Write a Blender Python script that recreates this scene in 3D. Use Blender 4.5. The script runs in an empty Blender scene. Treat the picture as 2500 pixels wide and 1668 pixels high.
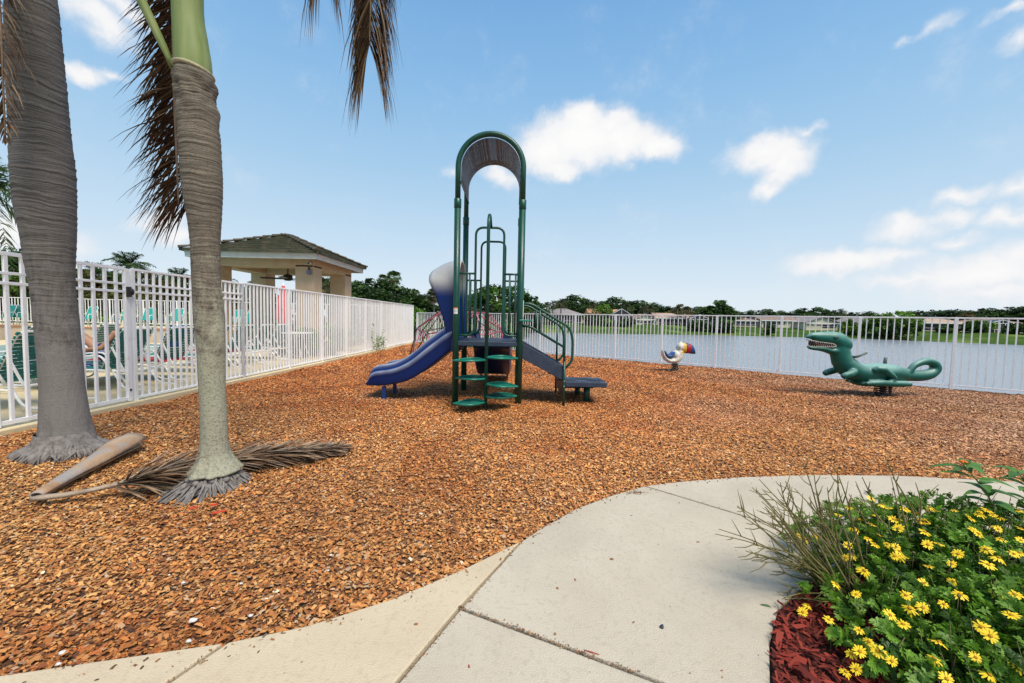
import bpy, bmesh, math, random
import numpy as np
from mathutils import Vector, Matrix, noise as mnoise

random.seed(7)
RNG = np.random.default_rng(11)
SC = bpy.context.scene
COL = SC.collection
PI = math.pi

# ------------------------------------------------------------------ camera
CAM_H = 1.35
FPX = 972.0                       # focal length in pixels of the 2500 px wide photograph
PITCH = math.atan(54 / FPX)
ROLL = 0.0215
cp, sp, cr, sr = math.cos(PITCH), math.sin(PITCH), math.cos(ROLL), math.sin(ROLL)
FW = Vector((0, cp, -sp)); _u = Vector((0, sp, cp)); _r = Vector((1, 0, 0))
RT = cr * _r + sr * _u
UP = -sr * _r + cr * _u

def ray(x, y):
    return FW + RT * ((x - 1250) / FPX) + UP * ((834 - y) / FPX)

def g(x, y, z=0.0):               # point of the place at height z
    d = ray(x, y); t = (z - CAM_H) / d.z
    return Vector((d.x * t, d.y * t, z))

def at(x, y, Y):                  # point of the place at distance Y
    d = ray(x, y); t = Y / d.y
    return Vector((d.x * t, Y, CAM_H + d.z * t))

cam = bpy.data.cameras.new('camera')
cam.sensor_width = 36; cam.lens = 36 * FPX / 2500
cam.clip_start = 0.05; cam.clip_end = 3000
camo = bpy.data.objects.new('camera', cam)
camo.matrix_world = Matrix((
    (RT.x, UP.x, -FW.x, 0), (RT.y, UP.y, -FW.y, 0), (RT.z, UP.z, -FW.z, CAM_H), (0, 0, 0, 1)))
COL.objects.link(camo); SC.camera = camo

# ------------------------------------------------------------------ object helpers
def tag(o, label=None, cat=None, group=None, kind=None):
    if label: o['label'] = label
    if cat: o['category'] = cat
    if group: o['group'] = group
    if kind: o['kind'] = kind
    return o

def thing(name, label, cat, loc=(0, 0, 0), group=None):
    o = bpy.data.objects.new(name, None); COL.objects.link(o)
    o.location = loc; o.empty_display_size = 0.2
    o['_o'] = list(loc)
    return tag(o, label, cat, group)

def origin_of(p):
    v = Vector((0, 0, 0))
    while p is not None:
        v += Vector(p.location); p = p.parent
    return v

def copy_tree(o, parent=None):
    c = o.copy(); COL.objects.link(c); c.parent = parent
    for ch in list(o.children): copy_tree(ch, c)
    return c

class MB:
    def __init__(s): s.v = []; s.f = []; s.sm = []; s.c = []; s.col = None
    def _add(s, vs, fs, smooth=True):
        b = len(s.v); s.v += [tuple(p) for p in vs]
        s.f += [tuple(b + i for i in f) for f in fs]; s.sm += [smooth] * len(fs)
        if s.col is not None: s.c += [s.col] * len(vs)
        return s
    def box(s, x0, y0, z0, x1, y1, z1):
        vs = [(x0,y0,z0),(x1,y0,z0),(x1,y1,z0),(x0,y1,z0),(x0,y0,z1),(x1,y0,z1),(x1,y1,z1),(x0,y1,z1)]
        return s._add(vs, [(0,3,2,1),(4,5,6,7),(0,1,5,4),(1,2,6,5),(2,3,7,6),(3,0,4,7)], False)
    def obox(s, c, ax, ay, az, hx, hy, hz):      # oriented box: centre, three axes, half sizes
        c = Vector(c); ax, ay, az = Vector(ax).normalized(), Vector(ay).normalized(), Vector(az).normalized()
        vs = [c + ax*hx*i + ay*hy*j + az*hz*k for k in (-1,1) for j in (-1,1) for i in (-1,1)]
        return s._add(vs, [(0,2,3,1),(4,5,7,6),(0,1,5,4),(1,3,7,5),(3,2,6,7),(2,0,4,6)], False)
    def bar(s, a, b, w, h, up=(0,0,1)):          # square bar between two points
        a, b = Vector(a), Vector(b); d = (b - a); L = d.length; d.normalize()
        side = d.cross(Vector(up))
        if side.length < 1e-4: side = d.cross(Vector((1,0,0)))
        side.normalize(); u2 = side.cross(d)
        return s.obox((a+b)/2, d, side, u2, L/2, w/2, h/2)
    def prism(s, poly, a, b):                    # poly: list of 3D points, extruded by b-a
        n = len(poly); d = Vector(b) - Vector(a)
        vs = [Vector(p) for p in poly] + [Vector(p) + d for p in poly]
        fs = [tuple(range(n))[::-1], tuple(range(n, 2*n))]
        fs += [(i, (i+1) % n, n + (i+1) % n, n + i) for i in range(n)]
        return s._add(vs, fs, False)
    def tube(s, path, r, n=10, caps=True, smooth=True):
        P = [Vector(p) for p in path]; m = len(P)
        R = [r] * m if isinstance(r, (int, float)) else list(r)
        T = [(P[min(i+1, m-1)] - P[max(i-1, 0)]).normalized() for i in range(m)]
        nn = T[0].orthogonal().normalized()
        vs = []
        for i in range(m):
            nn = (nn - T[i] * nn.dot(T[i]))
            if nn.length < 1e-6: nn = T[i].orthogonal()
            nn.normalize(); bb = T[i].cross(nn)
            for k in range(n):
                a = 2*PI*k/n
                vs.append(P[i] + (nn*math.cos(a) + bb*math.sin(a)) * R[i])
        fs = [(i*n+k, i*n+(k+1) % n, (i+1)*n+(k+1) % n, (i+1)*n+k) for i in range(m-1) for k in range(n)]
        s._add(vs, fs, smooth)
        if caps:
            b = len(s.v) - len(vs)
            s.f += [tuple(b+k for k in range(n))[::-1], tuple(b+(m-1)*n+k for k in range(n))]
            s.sm += [False, False]
        return s
    def grid(s, rows, smooth=True, close=False, caps=False):   # rows of points -> quads
        m, n = len(rows), len(rows[0]); vs = [p for r_ in rows for p in r_]
        fs = []
        for i in range(m-1):
            for k in range(n if close else n-1):
                fs.append((i*n+k, i*n+(k+1) % n, (i+1)*n+(k+1) % n, (i+1)*n+k))
        s._add(vs, fs, smooth)
        if caps and close:
            b = len(s.v) - len(vs)
            s.f += [tuple(b+k for k in range(n))[::-1], tuple(b+(m-1)*n+k for k in range(n))]
            s.sm += [False, False]
        return s
    def ell(s, c, rx, ry, rz, n=14, m=10, rot=None):
        rows = []
        for i in range(m+1):
            th = PI*i/m
            row = []
            for k in range(n):
                a = 2*PI*k/n
                p = Vector((rx*math.sin(th)*math.cos(a), ry*math.sin(th)*math.sin(a), -rz*math.cos(th)))
                if rot is not None: p = rot @ p
                row.append(Vector(c) + p)
            rows.append(row)
        return s.grid(rows, True, True)
    def eloft(s, st, n=20):                      # stations (centre, axis_u, axis_v) ellipses
        rows = [[Vector(c) + Vector(u)*math.cos(2*PI*k/n) + Vector(v)*math.sin(2*PI*k/n) for k in range(n)] for c, u, v in st]
        return s.grid(rows, True, True, True)
    def quad(s, a, b, c, d): return s._add([a, b, c, d], [(0,1,2,3)], False)
    def build(s, name, m, parent=None, loc=None, bevel=0, remesh=0, smooth_it=0, solid=0):
        off = origin_of(parent) if parent is not None else Vector(loc or (0,0,0))
        me = bpy.data.meshes.new(name)
        me.from_pydata([(p[0]-off.x, p[1]-off.y, p[2]-off.z) for p in s.v], [], s.f)
        me.polygons.foreach_set('use_smooth', s.sm)
        if s.c and len(s.c) == len(s.v):
            ca = me.color_attributes.new('Col', 'FLOAT_COLOR', 'POINT')
            ca.data.foreach_set('color', np.array([(c[0],c[1],c[2],1) for c in s.c], dtype=np.float32).ravel())
        me.update()
        o = bpy.data.objects.new(name, me); COL.objects.link(o)
        ms = m if isinstance(m, (list, tuple)) else [m]
        for mm in ms: me.materials.append(mm)
        if parent is not None: o.parent = parent
        else: o.location = off
        if solid:
            q = o.modifiers.new('s', 'SOLIDIFY'); q.thickness = solid; q.offset = 0
        if bevel:
            q = o.modifiers.new('b', 'BEVEL'); q.width = bevel; q.segments = 2; q.limit_method = 'ANGLE'
        if remesh:
            q = o.modifiers.new('r', 'REMESH'); q.mode = 'VOXEL'; q.voxel_size = remesh; q.use_smooth_shade = True
            if smooth_it:
                q = o.modifiers.new('sm', 'SMOOTH'); q.factor = 0.5; q.iterations = smooth_it
        return o

def bake(o):                                     # turn modifiers into mesh data
    dg = bpy.context.evaluated_depsgraph_get(); dg.update()
    me = bpy.data.meshes.new_from_object(o.evaluated_get(dg))
    o.modifiers.clear(); o.data = me
    return o

def paint(o, fn):                                # paint colours onto the thing itself
    me = o.data; n = len(me.vertices)
    ca = me.color_attributes.get('Col') or me.color_attributes.new('Col', 'FLOAT_COLOR', 'POINT')
    out = np.ones((n, 4), dtype=np.float32)
    for i, v in enumerate(me.vertices): out[i, :3] = fn(v.co, v.normal)
    ca.data.foreach_set('color', out.ravel())

def np_obj(name, V, Q, m, parent=None, cols=None, loc=None, smooth=False):
    V = np.asarray(V, dtype=np.float32); Q = np.asarray(Q, dtype=np.int32)
    off = origin_of(parent) if parent is not None else Vector(loc or (0,0,0))
    V = V - np.array([off.x, off.y, off.z], dtype=np.float32)
    me = bpy.data.meshes.new(name)
    k = Q.shape[1]
    me.vertices.add(len(V)); me.vertices.foreach_set('co', V.ravel())
    me.loops.add(Q.size); me.loops.foreach_set('vertex_index', Q.ravel())
    me.polygons.add(len(Q)); me.polygons.foreach_set('loop_start', np.arange(0, Q.size, k, dtype=np.int32))
    me.polygons.foreach_set('loop_total', np.full(len(Q), k, dtype=np.int32))
    me.update(calc_edges=True)
    if smooth: me.polygons.foreach_set('use_smooth', np.ones(len(Q), dtype=bool))
    if cols is not None:
        ca = me.color_attributes.new('Col', 'FLOAT_COLOR', 'POINT')
        c4 = np.ones((len(V), 4), dtype=np.float32); c4[:, :3] = cols
        ca.data.foreach_set('color', c4.ravel())
    me.materials.append(m)
    o = bpy.data.objects.new(name, me); COL.objects.link(o)
    if parent is not None: o.parent = parent
    else: o.location = off
    return o

def fillet(pts, r, n=6):                         # round the corners of a polyline
    P = [Vector(p) for p in pts]; out = [P[0]]
    for i in range(1, len(P)-1):
        a, b, c = P[i-1], P[i], P[i+1]
        d1, d2 = (a-b), (c-b); L = min(r, d1.length*.49, d2.length*.49)
        p0, p2 = b + d1.normalized()*L, b + d2.normalized()*L
        for k in range(n+1):
            t = k/n; out.append(p0*(1-t)**2 + b*2*t*(1-t) + p2*t*t)
    out.append(P[-1]); return out

def spline(pts, n):                              # Catmull-Rom through tuples of floats
    P = [np.array(p, dtype=float) for p in pts]; m = len(P); out = []
    for j in range(n):
        t = j/(n-1)*(m-1); i = min(int(t), m-2); u = t-i
        p0, p1, p2, p3 = P[max(i-1,0)], P[i], P[i+1], P[min(i+2,m-1)]
        out.append(0.5*((2*p1)+(-p0+p2)*u+(2*p0-5*p1+4*p2-p3)*u*u+(-p0+3*p1-3*p2+p3)*u**3))
    return out

# ------------------------------------------------------------------ materials
def newmat(name):
    m = bpy.data.materials.new(name); m.use_nodes = True
    nt = m.node_tree; b = nt.nodes['Principled BSDF']
    return m, nt, b

def N(nt, t, **kw):
    n = nt.nodes.new(t)
    for k, v in kw.items(): setattr(n, k, v)
    return n

def mat(name, c1, c2=None, scale=6, rough=0.6, bump=0.0, bscale=None, spec=0.4, stretch=None, metal=0.0,
        detail=6, attr=False, rvar=0.12, lo=.35, hi=.65, coat=0, c3=None, s3=30, t3=(.6,.7)):
    m, nt, b = newmat(name)
    tc = N(nt, 'ShaderNodeTexCoord'); mp = N(nt, 'ShaderNodeMapping')
    nt.links.new(tc.outputs['Object'], mp.inputs[0])
    if stretch: mp.inputs['Scale'].default_value = stretch
    nz = N(nt, 'ShaderNodeTexNoise'); nz.inputs['Scale'].default_value = scale; nz.inputs['Detail'].default_value = detail
    nt.links.new(mp.outputs[0], nz.inputs['Vector'])
    mr = N(nt, 'ShaderNodeMapRange'); mr.inputs[1].default_value = lo; mr.inputs[2].default_value = hi
    nt.links.new(nz.outputs['Fac'], mr.inputs[0])
    mx = N(nt, 'ShaderNodeMix', data_type='RGBA')
    c2 = c2 or tuple(min(1, k*1.25+.01) for k in c1)
    mx.inputs[6].default_value = (*c1, 1); mx.inputs[7].default_value = (*c2, 1)
    nt.links.new(mr.outputs[0], mx.inputs[0])
    out = mx.outputs[2]
    if c3:
        n3 = N(nt, 'ShaderNodeTexNoise'); n3.inputs['Scale'].default_value = s3; n3.inputs['Detail'].default_value = 4
        nt.links.new(mp.outputs[0], n3.inputs['Vector'])
        m3 = N(nt, 'ShaderNodeMapRange'); m3.inputs[1].default_value = t3[0]; m3.inputs[2].default_value = t3[1]
        nt.links.new(n3.outputs['Fac'], m3.inputs[0])
        x3 = N(nt, 'ShaderNodeMix', data_type='RGBA'); x3.inputs[7].default_value = (*c3, 1)
        nt.links.new(m3.outputs[0], x3.inputs[0]); nt.links.new(out, x3.inputs[6]); out = x3.outputs[2]
    if attr:
        at_ = N(nt, 'ShaderNodeAttribute', attribute_name='Col')
        mu = N(nt, 'ShaderNodeMix', data_type='RGBA', blend_type='MULTIPLY'); mu.inputs[0].default_value = 1
        nt.links.new(at_.outputs['Color'], mu.inputs[6]); nt.links.new(out, mu.inputs[7]); out = mu.outputs[2]
    nt.links.new(out, b.inputs['Base Color'])
    rr = N(nt, 'ShaderNodeMapRange'); rr.inputs[3].default_value = max(.02, rough-rvar); rr.inputs[4].default_value = min(1, rough+rvar)
    nt.links.new(nz.outputs['Fac'], rr.inputs[0]); nt.links.new(rr.outputs[0], b.inputs['Roughness'])
    b.inputs['Specular IOR Level'].default_value = spec; b.inputs['Metallic'].default_value = metal
    b.inputs['Coat Weight'].default_value = coat
    if bump:
        bn = N(nt, 'ShaderNodeTexNoise'); bn.inputs['Scale'].default_value = bscale or scale*6; bn.inputs['Detail'].default_value = 5
        nt.links.new(mp.outputs[0], bn.inputs['Vector'])
        bp = N(nt, 'ShaderNodeBump'); bp.inputs['Strength'].default_value = min(1, bump); bp.inputs['Distance'].default_value = 0.02
        nt.links.new(bn.outputs['Fac'], bp.inputs['Height']); nt.links.new(bp.outputs[0], b.inputs['Normal'])
    m['_b'] = 1
    return m

def leafmat(name, tint=(1,1,1), trans=0.35, rough=0.55, spec=.35):
    m, nt, b = newmat(name)
    a = N(nt, 'ShaderNodeAttribute', attribute_name='Col')
    mu = N(nt, 'ShaderNodeMix', data_type='RGBA', blend_type='MULTIPLY'); mu.inputs[0].default_value = 1
    mu.inputs[7].default_value = (*tint, 1); nt.links.new(a.outputs['Color'], mu.inputs[6])
    nt.links.new(mu.outputs[2], b.inputs['Base Color'])
    b.inputs['Roughness'].default_value = rough; b.inputs['Specular IOR Level'].default_value = spec
    if trans:
        tr = N(nt, 'ShaderNodeBsdfTranslucent'); ms = N(nt, 'ShaderNodeMixShader'); ms.inputs[0].default_value = trans
        nt.links.new(mu.outputs[2], tr.inputs['Color'])
        nt.links.new(b.outputs[0], ms.inputs[1]); nt.links.new(tr.outputs[0], ms.inputs[2])
        nt.links.new(ms.outputs[0], nt.nodes['Material Output'].inputs['Surface'])
    return m

M = {}
M['white'] = mat('white_paint', (.88,.87,.87), (.83,.82,.82), 3, .45, .05, 60, c3=(.62,.585,.53), s3=7, t3=(.60,.85))
M['white2'] = mat('white_far_paint', (.74,.74,.76), (.66,.66,.70), 3, .5)
M['green'] = mat('green_powder_coat', (.002,.052,.034), (.004,.066,.044), 5, .38, .12, 90, spec=.5)
M['pod'] = mat('green_step_coating', (.004,.15,.10), (.012,.19,.135), 9, .35, .2, 70, spec=.5)
M['deck'] = mat('slate_blue_vinyl', (.025,.037,.066), (.038,.053,.086), 6, .5, .3, 60)
M['blue'] = mat('blue_roto_plastic', (.003,.030,.150), (.006,.040,.185), 3, .36, .12, 70, spec=.5)
M['black'] = mat('black_steel', (.012,.012,.013), (.03,.028,.027), 20, .45, .2)
M['label'] = mat('sticker_paper', (.75,.73,.70), (.66,.63,.6), 30, .5)
M['orange'] = mat('sticker_orange', (.6,.18,.03), None, 30, .5)
M['bolt'] = mat('bolt_steel', (.5,.5,.52), (.36,.36,.38), 40, .35, metal=.9)
M['conc'] = None
# ------------------------------------------------------------------ sky, light
SUN_DIR = Vector((0.30, -0.40, 0.86)).normalized()
w = bpy.data.worlds.new('World'); SC.world = w; w.use_nodes = True
nt = w.node_tree; bg = nt.nodes['Background']
sky = N(nt, 'ShaderNodeTexSky'); sky.sky_type = 'NISHITA'; sky.sun_disc = False
sky.sun_elevation = math.asin(SUN_DIR.z); sky.sun_rotation = math.atan2(SUN_DIR.x, SUN_DIR.y)
sky.ozone_density = 2.0; sky.air_density = 1.0; sky.dust_density = 0.6
tc = N(nt, 'ShaderNodeTexCoord')
sep = N(nt, 'ShaderNodeSeparateXYZ'); nt.links.new(tc.outputs['Generated'], sep.inputs[0])
asn = N(nt, 'ShaderNodeMath', operation='ARCSINE'); nt.links.new(sep.outputs[2], asn.inputs[0])
el = N(nt, 'ShaderNodeMapRange'); el.inputs[1].default_value = 0; el.inputs[2].default_value = math.radians(60)
nt.links.new(asn.outputs[0], el.inputs[0])
rp = N(nt, 'ShaderNodeValToRGB'); nt.links.new(el.outputs[0], rp.inputs[0])
stops = [(0.0,(.80,.89,.965)),(.06,(.76,.87,.96)),(.17,(.60,.78,.94)),(.32,(.42,.66,.90)),(.48,(.285,.545,.86)),(.64,(.20,.44,.79)),(1,(.12,.33,.68))]
while len(rp.color_ramp.elements) < len(stops): rp.color_ramp.elements.new(.5)
for e, (p, c) in zip(rp.color_ramp.elements, stops): e.position = p; e.color = (*c, 1)
nk = N(nt, 'ShaderNodeVectorMath', operation='SCALE'); nk.inputs['Scale'].default_value = 0.085
nt.links.new(sky.outputs[0], nk.inputs[0])
skm = N(nt, 'ShaderNodeMix', data_type='RGBA'); skm.inputs[0].default_value = .9
nt.links.new(nk.outputs[0], skm.inputs[6]); nt.links.new(rp.outputs[0], skm.inputs[7])
clouds = [ # px, py, half width, half height, tilt, weight : clouds by direction in the sky
 (1330,318,150,78,0,1.25),(1255,348,90,62,0,1.2),(1420,322,125,56,-.12,1.2),(1505,338,75,34,-.2,1.1),(1335,275,75,46,0,1.15),(1400,283,70,40,0,1.05),(1150,405,70,34,-.3,.72),(1280,385,95,34,0,.95),
 (1760,350,112,50,0,.98),(1800,372,80,48,0,.95),(1785,405,55,38,.3,.75),(1765,432,48,26,.4,.72),(1852,300,45,22,-.2,.62),
 (2075,525,90,50,0,.84),(2200,452,80,32,.1,.74),(2185,500,95,36,.1,.68),(2310,500,85,38,.1,.74),(2340,430,80,42,.1,.66),(1940,600,150,38,0,.88),(2040,592,80,34,0,.78),
 (2270,625,190,72,.1,1.0),(2350,590,110,60,0,.86),(2200,552,65,24,.1,.7),(2290,675,190,50,0,.80),(2100,640,170,30,0,.62),(2150,55,70,26,.2,.50),(2070,85,40,18,0,.50),(2335,92,60,26,.2,.5),(2320,20,50,24,0,.5),
 (235,48,120,62,-.3,.9),(290,20,120,40,-.2,.78),(190,168,58,32,.1,.82),(248,176,34,20,0,.66),(372,508,75,44,.3,.82),(420,535,70,30,.3,.7),(20,530,70,75,0,1.0),(160,560,60,50,0,.7),(60,150,60,50,0,.7),
 (1040,395,40,22,0,.5),
]
nz = N(nt, 'ShaderNodeTexNoise'); nz.inputs['Scale'].default_value = 9; nz.inputs['Detail'].default_value = 9; nz.inputs['Roughness'].default_value = .68
nt.links.new(tc.outputs['Generated'], nz.inputs['Vector'])
nz2 = N(nt, 'ShaderNodeTexNoise'); nz2.inputs['Scale'].default_value = 26; nz2.inputs['Detail'].default_value = 5
nt.links.new(tc.outputs['Generated'], nz2.inputs['Vector'])
nwx = N(nt, 'ShaderNodeVectorMath', operation='SUBTRACT'); nwx.inputs[1].default_value = (.5,.5,.5)
nt.links.new(nz2.outputs['Color'], nwx.inputs[0])
nsc = N(nt, 'ShaderNodeVectorMath', operation='SCALE'); nsc.inputs['Scale'].default_value = .05; nt.links.new(nwx.outputs[0], nsc.inputs[0])
dv = N(nt, 'ShaderNodeVectorMath', operation='ADD'); nt.links.new(tc.outputs['Generated'], dv.inputs[0]); nt.links.new(nsc.outputs[0], dv.inputs[1])
acc = None
for (x, y, rx, ry, tilt, wt) in clouds:
    x, y, rx, ry = x/.94, y/.94, rx/.94*1.28, ry/.94*1.28
    d = ray(x, y); L = d.length; dn = d.normalized()
    az = Vector((dn.y, -dn.x, 0)).normalized(); eu = az.cross(dn).normalized()
    if eu.z < 0: eu = -eu
    cosang = 1 / (L)
    sx, sz = rx/FPX*cosang**1.4, ry/FPX*cosang**1.2
    a2 = az*math.cos(tilt) + eu*math.sin(tilt); e2 = eu*math.cos(tilt) - az*math.sin(tilt)
    Rm = Matrix((a2, dn, e2)).transposed().to_euler()
    mp = N(nt, 'ShaderNodeMapping', vector_type='TEXTURE')
    mp.inputs['Location'].default_value = dn; mp.inputs['Rotation'].default_value = Rm; mp.inputs['Scale'].default_value = (sx, 1.0, sz)
    nt.links.new(dv.outputs[0], mp.inputs[0])
    ln = N(nt, 'ShaderNodeVectorMath', operation='LENGTH'); nt.links.new(mp.outputs[0], ln.inputs[0])
    mr = N(nt, 'ShaderNodeMapRange'); mr.inputs[1].default_value = 1.0; mr.inputs[2].default_value = 0.0; mr.inputs[3].default_value = 0; mr.inputs[4].default_value = wt
    nt.links.new(ln.outputs['Value'], mr.inputs[0])
    if acc is None: acc = mr.outputs[0]
    else:
        mx = N(nt, 'ShaderNodeMath', operation='SMOOTH_MAX'); mx.inputs[2].default_value = .12
        nt.links.new(acc, mx.inputs[0]); nt.links.new(mr.outputs[0], mx.inputs[1]); acc = mx.outputs[0]
nm = N(nt, 'ShaderNodeMath', operation='MULTIPLY_ADD'); nm.inputs[1].default_value = .80; nm.inputs[2].default_value = -.45
nt.links.new(nz.outputs['Fac'], nm.inputs[0])
ad = N(nt, 'ShaderNodeMath', operation='ADD'); nt.links.new(acc, ad.inputs[0]); nt.links.new(nm.outputs[0], ad.inputs[1])
cm = N(nt, 'ShaderNodeMapRange', interpolation_type='SMOOTHSTEP'); cm.inputs[1].default_value = .04; cm.inputs[2].default_value = .66
nt.links.new(ad.outputs[0], cm.inputs[0])
cden = N(nt, 'ShaderNodeMapRange'); cden.inputs[1].default_value = .25; cden.inputs[2].default_value = 1.0
nt.links.new(ad.outputs[0], cden.inputs[0])
ccol = N(nt, 'ShaderNodeMix', data_type='RGBA'); ccol.inputs[6].default_value = (.86,.87,.90,1); ccol.inputs[7].default_value = (.985,.98,.975,1)
nt.links.new(cden.outputs[0], ccol.inputs[0])
fin = N(nt, 'ShaderNodeMix', data_type='RGBA')
nt.links.new(cm.outputs[0], fin.inputs[0]); nt.links.new(skm.outputs[2], fin.inputs[6]); nt.links.new(ccol.outputs[2], fin.inputs[7])
nt.links.new(fin.outputs[2], bg.inputs['Color']); bg.inputs['Strength'].default_value = 1.0

sl = bpy.data.lights.new('sun', 'SUN'); sl.energy = 4.8; sl.angle = math.radians(28); sl.color = (1.0, .90, .76)
slo = bpy.data.objects.new('sun', sl); slo.rotation_euler = SUN_DIR.to_track_quat('Z', 'Y').to_euler(); COL.objects.link(slo)
SC.view_settings.view_transform = 'Standard'; SC.view_settings.look = 'None'
SC.view_settings.exposure = 0.0; SC.view_settings.gamma = 1
SC.cycles.max_bounces = 8; SC.cycles.transparent_max_bounces = 24; SC.cycles.use_denoising = True

# ------------------------------------------------------------------ terrain with the lake basin
WATER_Z = -1.6
# near lake edge runs ten metres outside the lake fence; far edge from the measured shore
RD = Vector((.776, -.631, 0)).normalized(); RP = Vector((3.663, 14.137, 0)); RNRM = Vector((.631, .776, 0)).normalized()
lake = [(-2, 31), (2, 26.5), (6, 23.0), (14, 16.5), (30, 3.5), (60, -20), (170, -60), (240, 10), (150, 66), (103, 79), (87, 100), (53, 103), (24, 95), (5, 94), (-1, 80), (-3, 55)]
LK = np.array(lake, dtype=float)
def lake_sd(X, Y):                               # signed distance, negative inside
    d = np.full(X.shape, 1e9); ins = np.zeros(X.shape, bool); n = len(LK)
    for i in range(n):
        a, b = LK[i], LK[(i+1) % n]; e = b - a
        t = np.clip(((X-a[0])*e[0] + (Y-a[1])*e[1])/(e@e), 0, 1)
        d = np.minimum(d, np.hypot(X-a[0]-t*e[0], Y-a[1]-t*e[1]))
        c = ((a[1] > Y) != (b[1] > Y))
        with np.errstate(divide='ignore', invalid='ignore'):
            ins ^= c & (X < (b[0]-a[0])*(Y-a[1])/(b[1]-a[1]+1e-12)+a[0])
    return np.where(ins, -d, d)
def terrain_h(X, Y):
    s = lake_sd(X, Y)
    near = -0.06; far = .65
    k = np.clip((Y-40)/30, 0, 1); top = near*(1-k) + far*k
    h = np.where(s > 0, WATER_Z + np.minimum(s*.16, 0) + s*.13, WATER_Z + s*.25)
    step = np.where((s > 0), .12*np.clip(s/.6, 0, 1), 0)
    return np.clip(np.minimum(h + step, top), -3.5, 2)
xs = np.concatenate([np.linspace(-900,-120,14)[:-1], np.linspace(-120,220,150), np.linspace(220,900,14)[1:]])
ys = np.concatenate([np.linspace(-200,-10,8)[:-1], np.linspace(-10,170,130), np.linspace(170,1400,16)[1:]])
GX, GY = np.meshgrid(xs, ys); GZ = terrain_h(GX, GY)
ny, nx = GX.shape; idx = np.arange(nx*ny).reshape(ny, nx)
Q = np.stack([idx[:-1,:-1], idx[:-1,1:], idx[1:,1:], idx[1:,:-1]], -1).reshape(-1, 4)
M['grass'] = mat('lawn_grass', (.030,.066,.008), (.055,.108,.012), .35, .9, .5, 9, spec=.1, c3=(.16,.22,.05), s3=.12, t3=(.55,.75))
o = np_obj('ground', np.stack([GX, GY, GZ], -1).reshape(-1, 3), Q, M['grass'], smooth=True); tag(o, kind='structure')

# water
m, nt, b = newmat('lake_water')
b.inputs['Base Color'].default_value = (.245,.275,.305,1); b.inputs['Roughness'].default_value = .24; b.inputs['IOR'].default_value = 1.33; b.inputs['Specular IOR Level'].default_value = .5
tcn = N(nt, 'ShaderNodeTexCoord'); mp = N(nt, 'ShaderNodeMapping'); mp.inputs['Scale'].default_value = (1, 2.2, 1); mp.inputs['Rotation'].default_value = (0,0,.3)
nt.links.new(tcn.outputs['Object'], mp.inputs[0])
n1 = N(nt, 'ShaderNodeTexNoise'); n1.inputs['Scale'].default_value = 2.4; n1.inputs['Detail'].default_value = 3; nt.links.new(mp.outputs[0], n1.inputs['Vector'])
bp = N(nt, 'ShaderNodeBump'); bp.inputs['Strength'].default_value = .6; bp.inputs['Distance'].default_value = .08
nt.links.new(n1.outputs['Fac'], bp.inputs['Height']); nt.links.new(bp.outputs[0], b.inputs['Normal'])
M['water'] = m
wm = MB(); wm.quad((-60,-80,WATER_Z),(300,-80,WATER_Z),(300,125,WATER_Z),(-60,125,WATER_Z))
o = wm.build('water', m, loc=(0,0,WATER_Z)); tag(o, kind='structure')

# ------------------------------------------------------------------ pool deck, terrace
def lfx(y): return -5.52 + .0185*(y - 4.2)       # line of the pool fence
M['pooldeck'] = mat('pool_deck_coating', (.64,.52,.31), (.70,.58,.36), 1.2, .75, .25, 120, c3=(.42,.34,.22), s3=.7, t3=(.5,.8))
d = MB()
pts = [(lfx(-6)+.10,-6),(lfx(22)+.10,22),(lfx(22)-.6,40),(-45,40),(-45,-6)]
d.prism([(x,y,-.15) for x,y in pts],(0,0,0),(0,0,.20))
o = d.build('pool_deck', M['pooldeck'], loc=(-20,10,-.15), bevel=.012); tag(o, kind='structure')
M['poolwater'] = mat('pool_water', (.10,.42,.46), (.16,.52,.55), 2, .06, .3, 6)
d = MB(); d.quad((-18,5,.058),(-9.3,5,.058),(-9.3,15,.058),(-18,15,.058))
o = d.build('pool_water', M['poolwater'], loc=(-13,10,.058)); tag(o, kind='structure')

# ------------------------------------------------------------------ mulch sheet
def mulch_h(X, Y):
    h = .012*np.sin(X*1.3+.4)*np.cos(Y*1.1) + .010*np.sin(X*2.9+Y*2.3) - .018
    dx = X - .0; dm = np.exp(-(((X+.4)/1.6)**2 + ((Y-6.8)/1.3)**2))
    return h + .006*np.sin(5*X)*np.sin(4.3*Y) + .012*dm*0
def edge_poly():
    c = RP - RD*11.45; e = RP + RD*14
    return [(lfx(-4),-4),(lfx(21.3),21.3),(c.x,c.y),(e.x,e.y),(e.x+2,-4)]
m, nt, b = newmat('mulch_soil')
tcn = N(nt, 'ShaderNodeTexCoord')
v = N(nt, 'ShaderNodeTexVoronoi'); v.inputs['Scale'].default_value = 42; nt.links.new(tcn.outputs['Object'], v.inputs['Vector'])
cr_ = N(nt, 'ShaderNodeValToRGB'); sx = N(nt, 'ShaderNodeSeparateColor'); nt.links.new(v.outputs['Color'], sx.inputs[0]); nt.links.new(sx.outputs[0], cr_.inputs[0])
st = [(0,(.035,.016,.008)),(.35,(.12,.048,.018)),(.7,(.26,.11,.040)),(1,(.42,.22,.09))]
while len(cr_.color_ramp.elements) < 4: cr_.color_ramp.elements.new(.5)
for e, (p, c) in zip(cr_.color_ramp.elements, st): e.position = p; e.color = (*c, 1)
nt.links.new(cr_.outputs[0], b.inputs['Base Color']); b.inputs['Roughness'].default_value = .9
bp = N(nt, 'ShaderNodeBump'); bp.inputs['Strength'].default_value = .9; bp.inputs['Distance'].default_value = .02
nt.links.new(v.outputs['Distance'], bp.inputs['Height']); nt.links.new(bp.outputs[0], b.inputs['Normal'])
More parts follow.
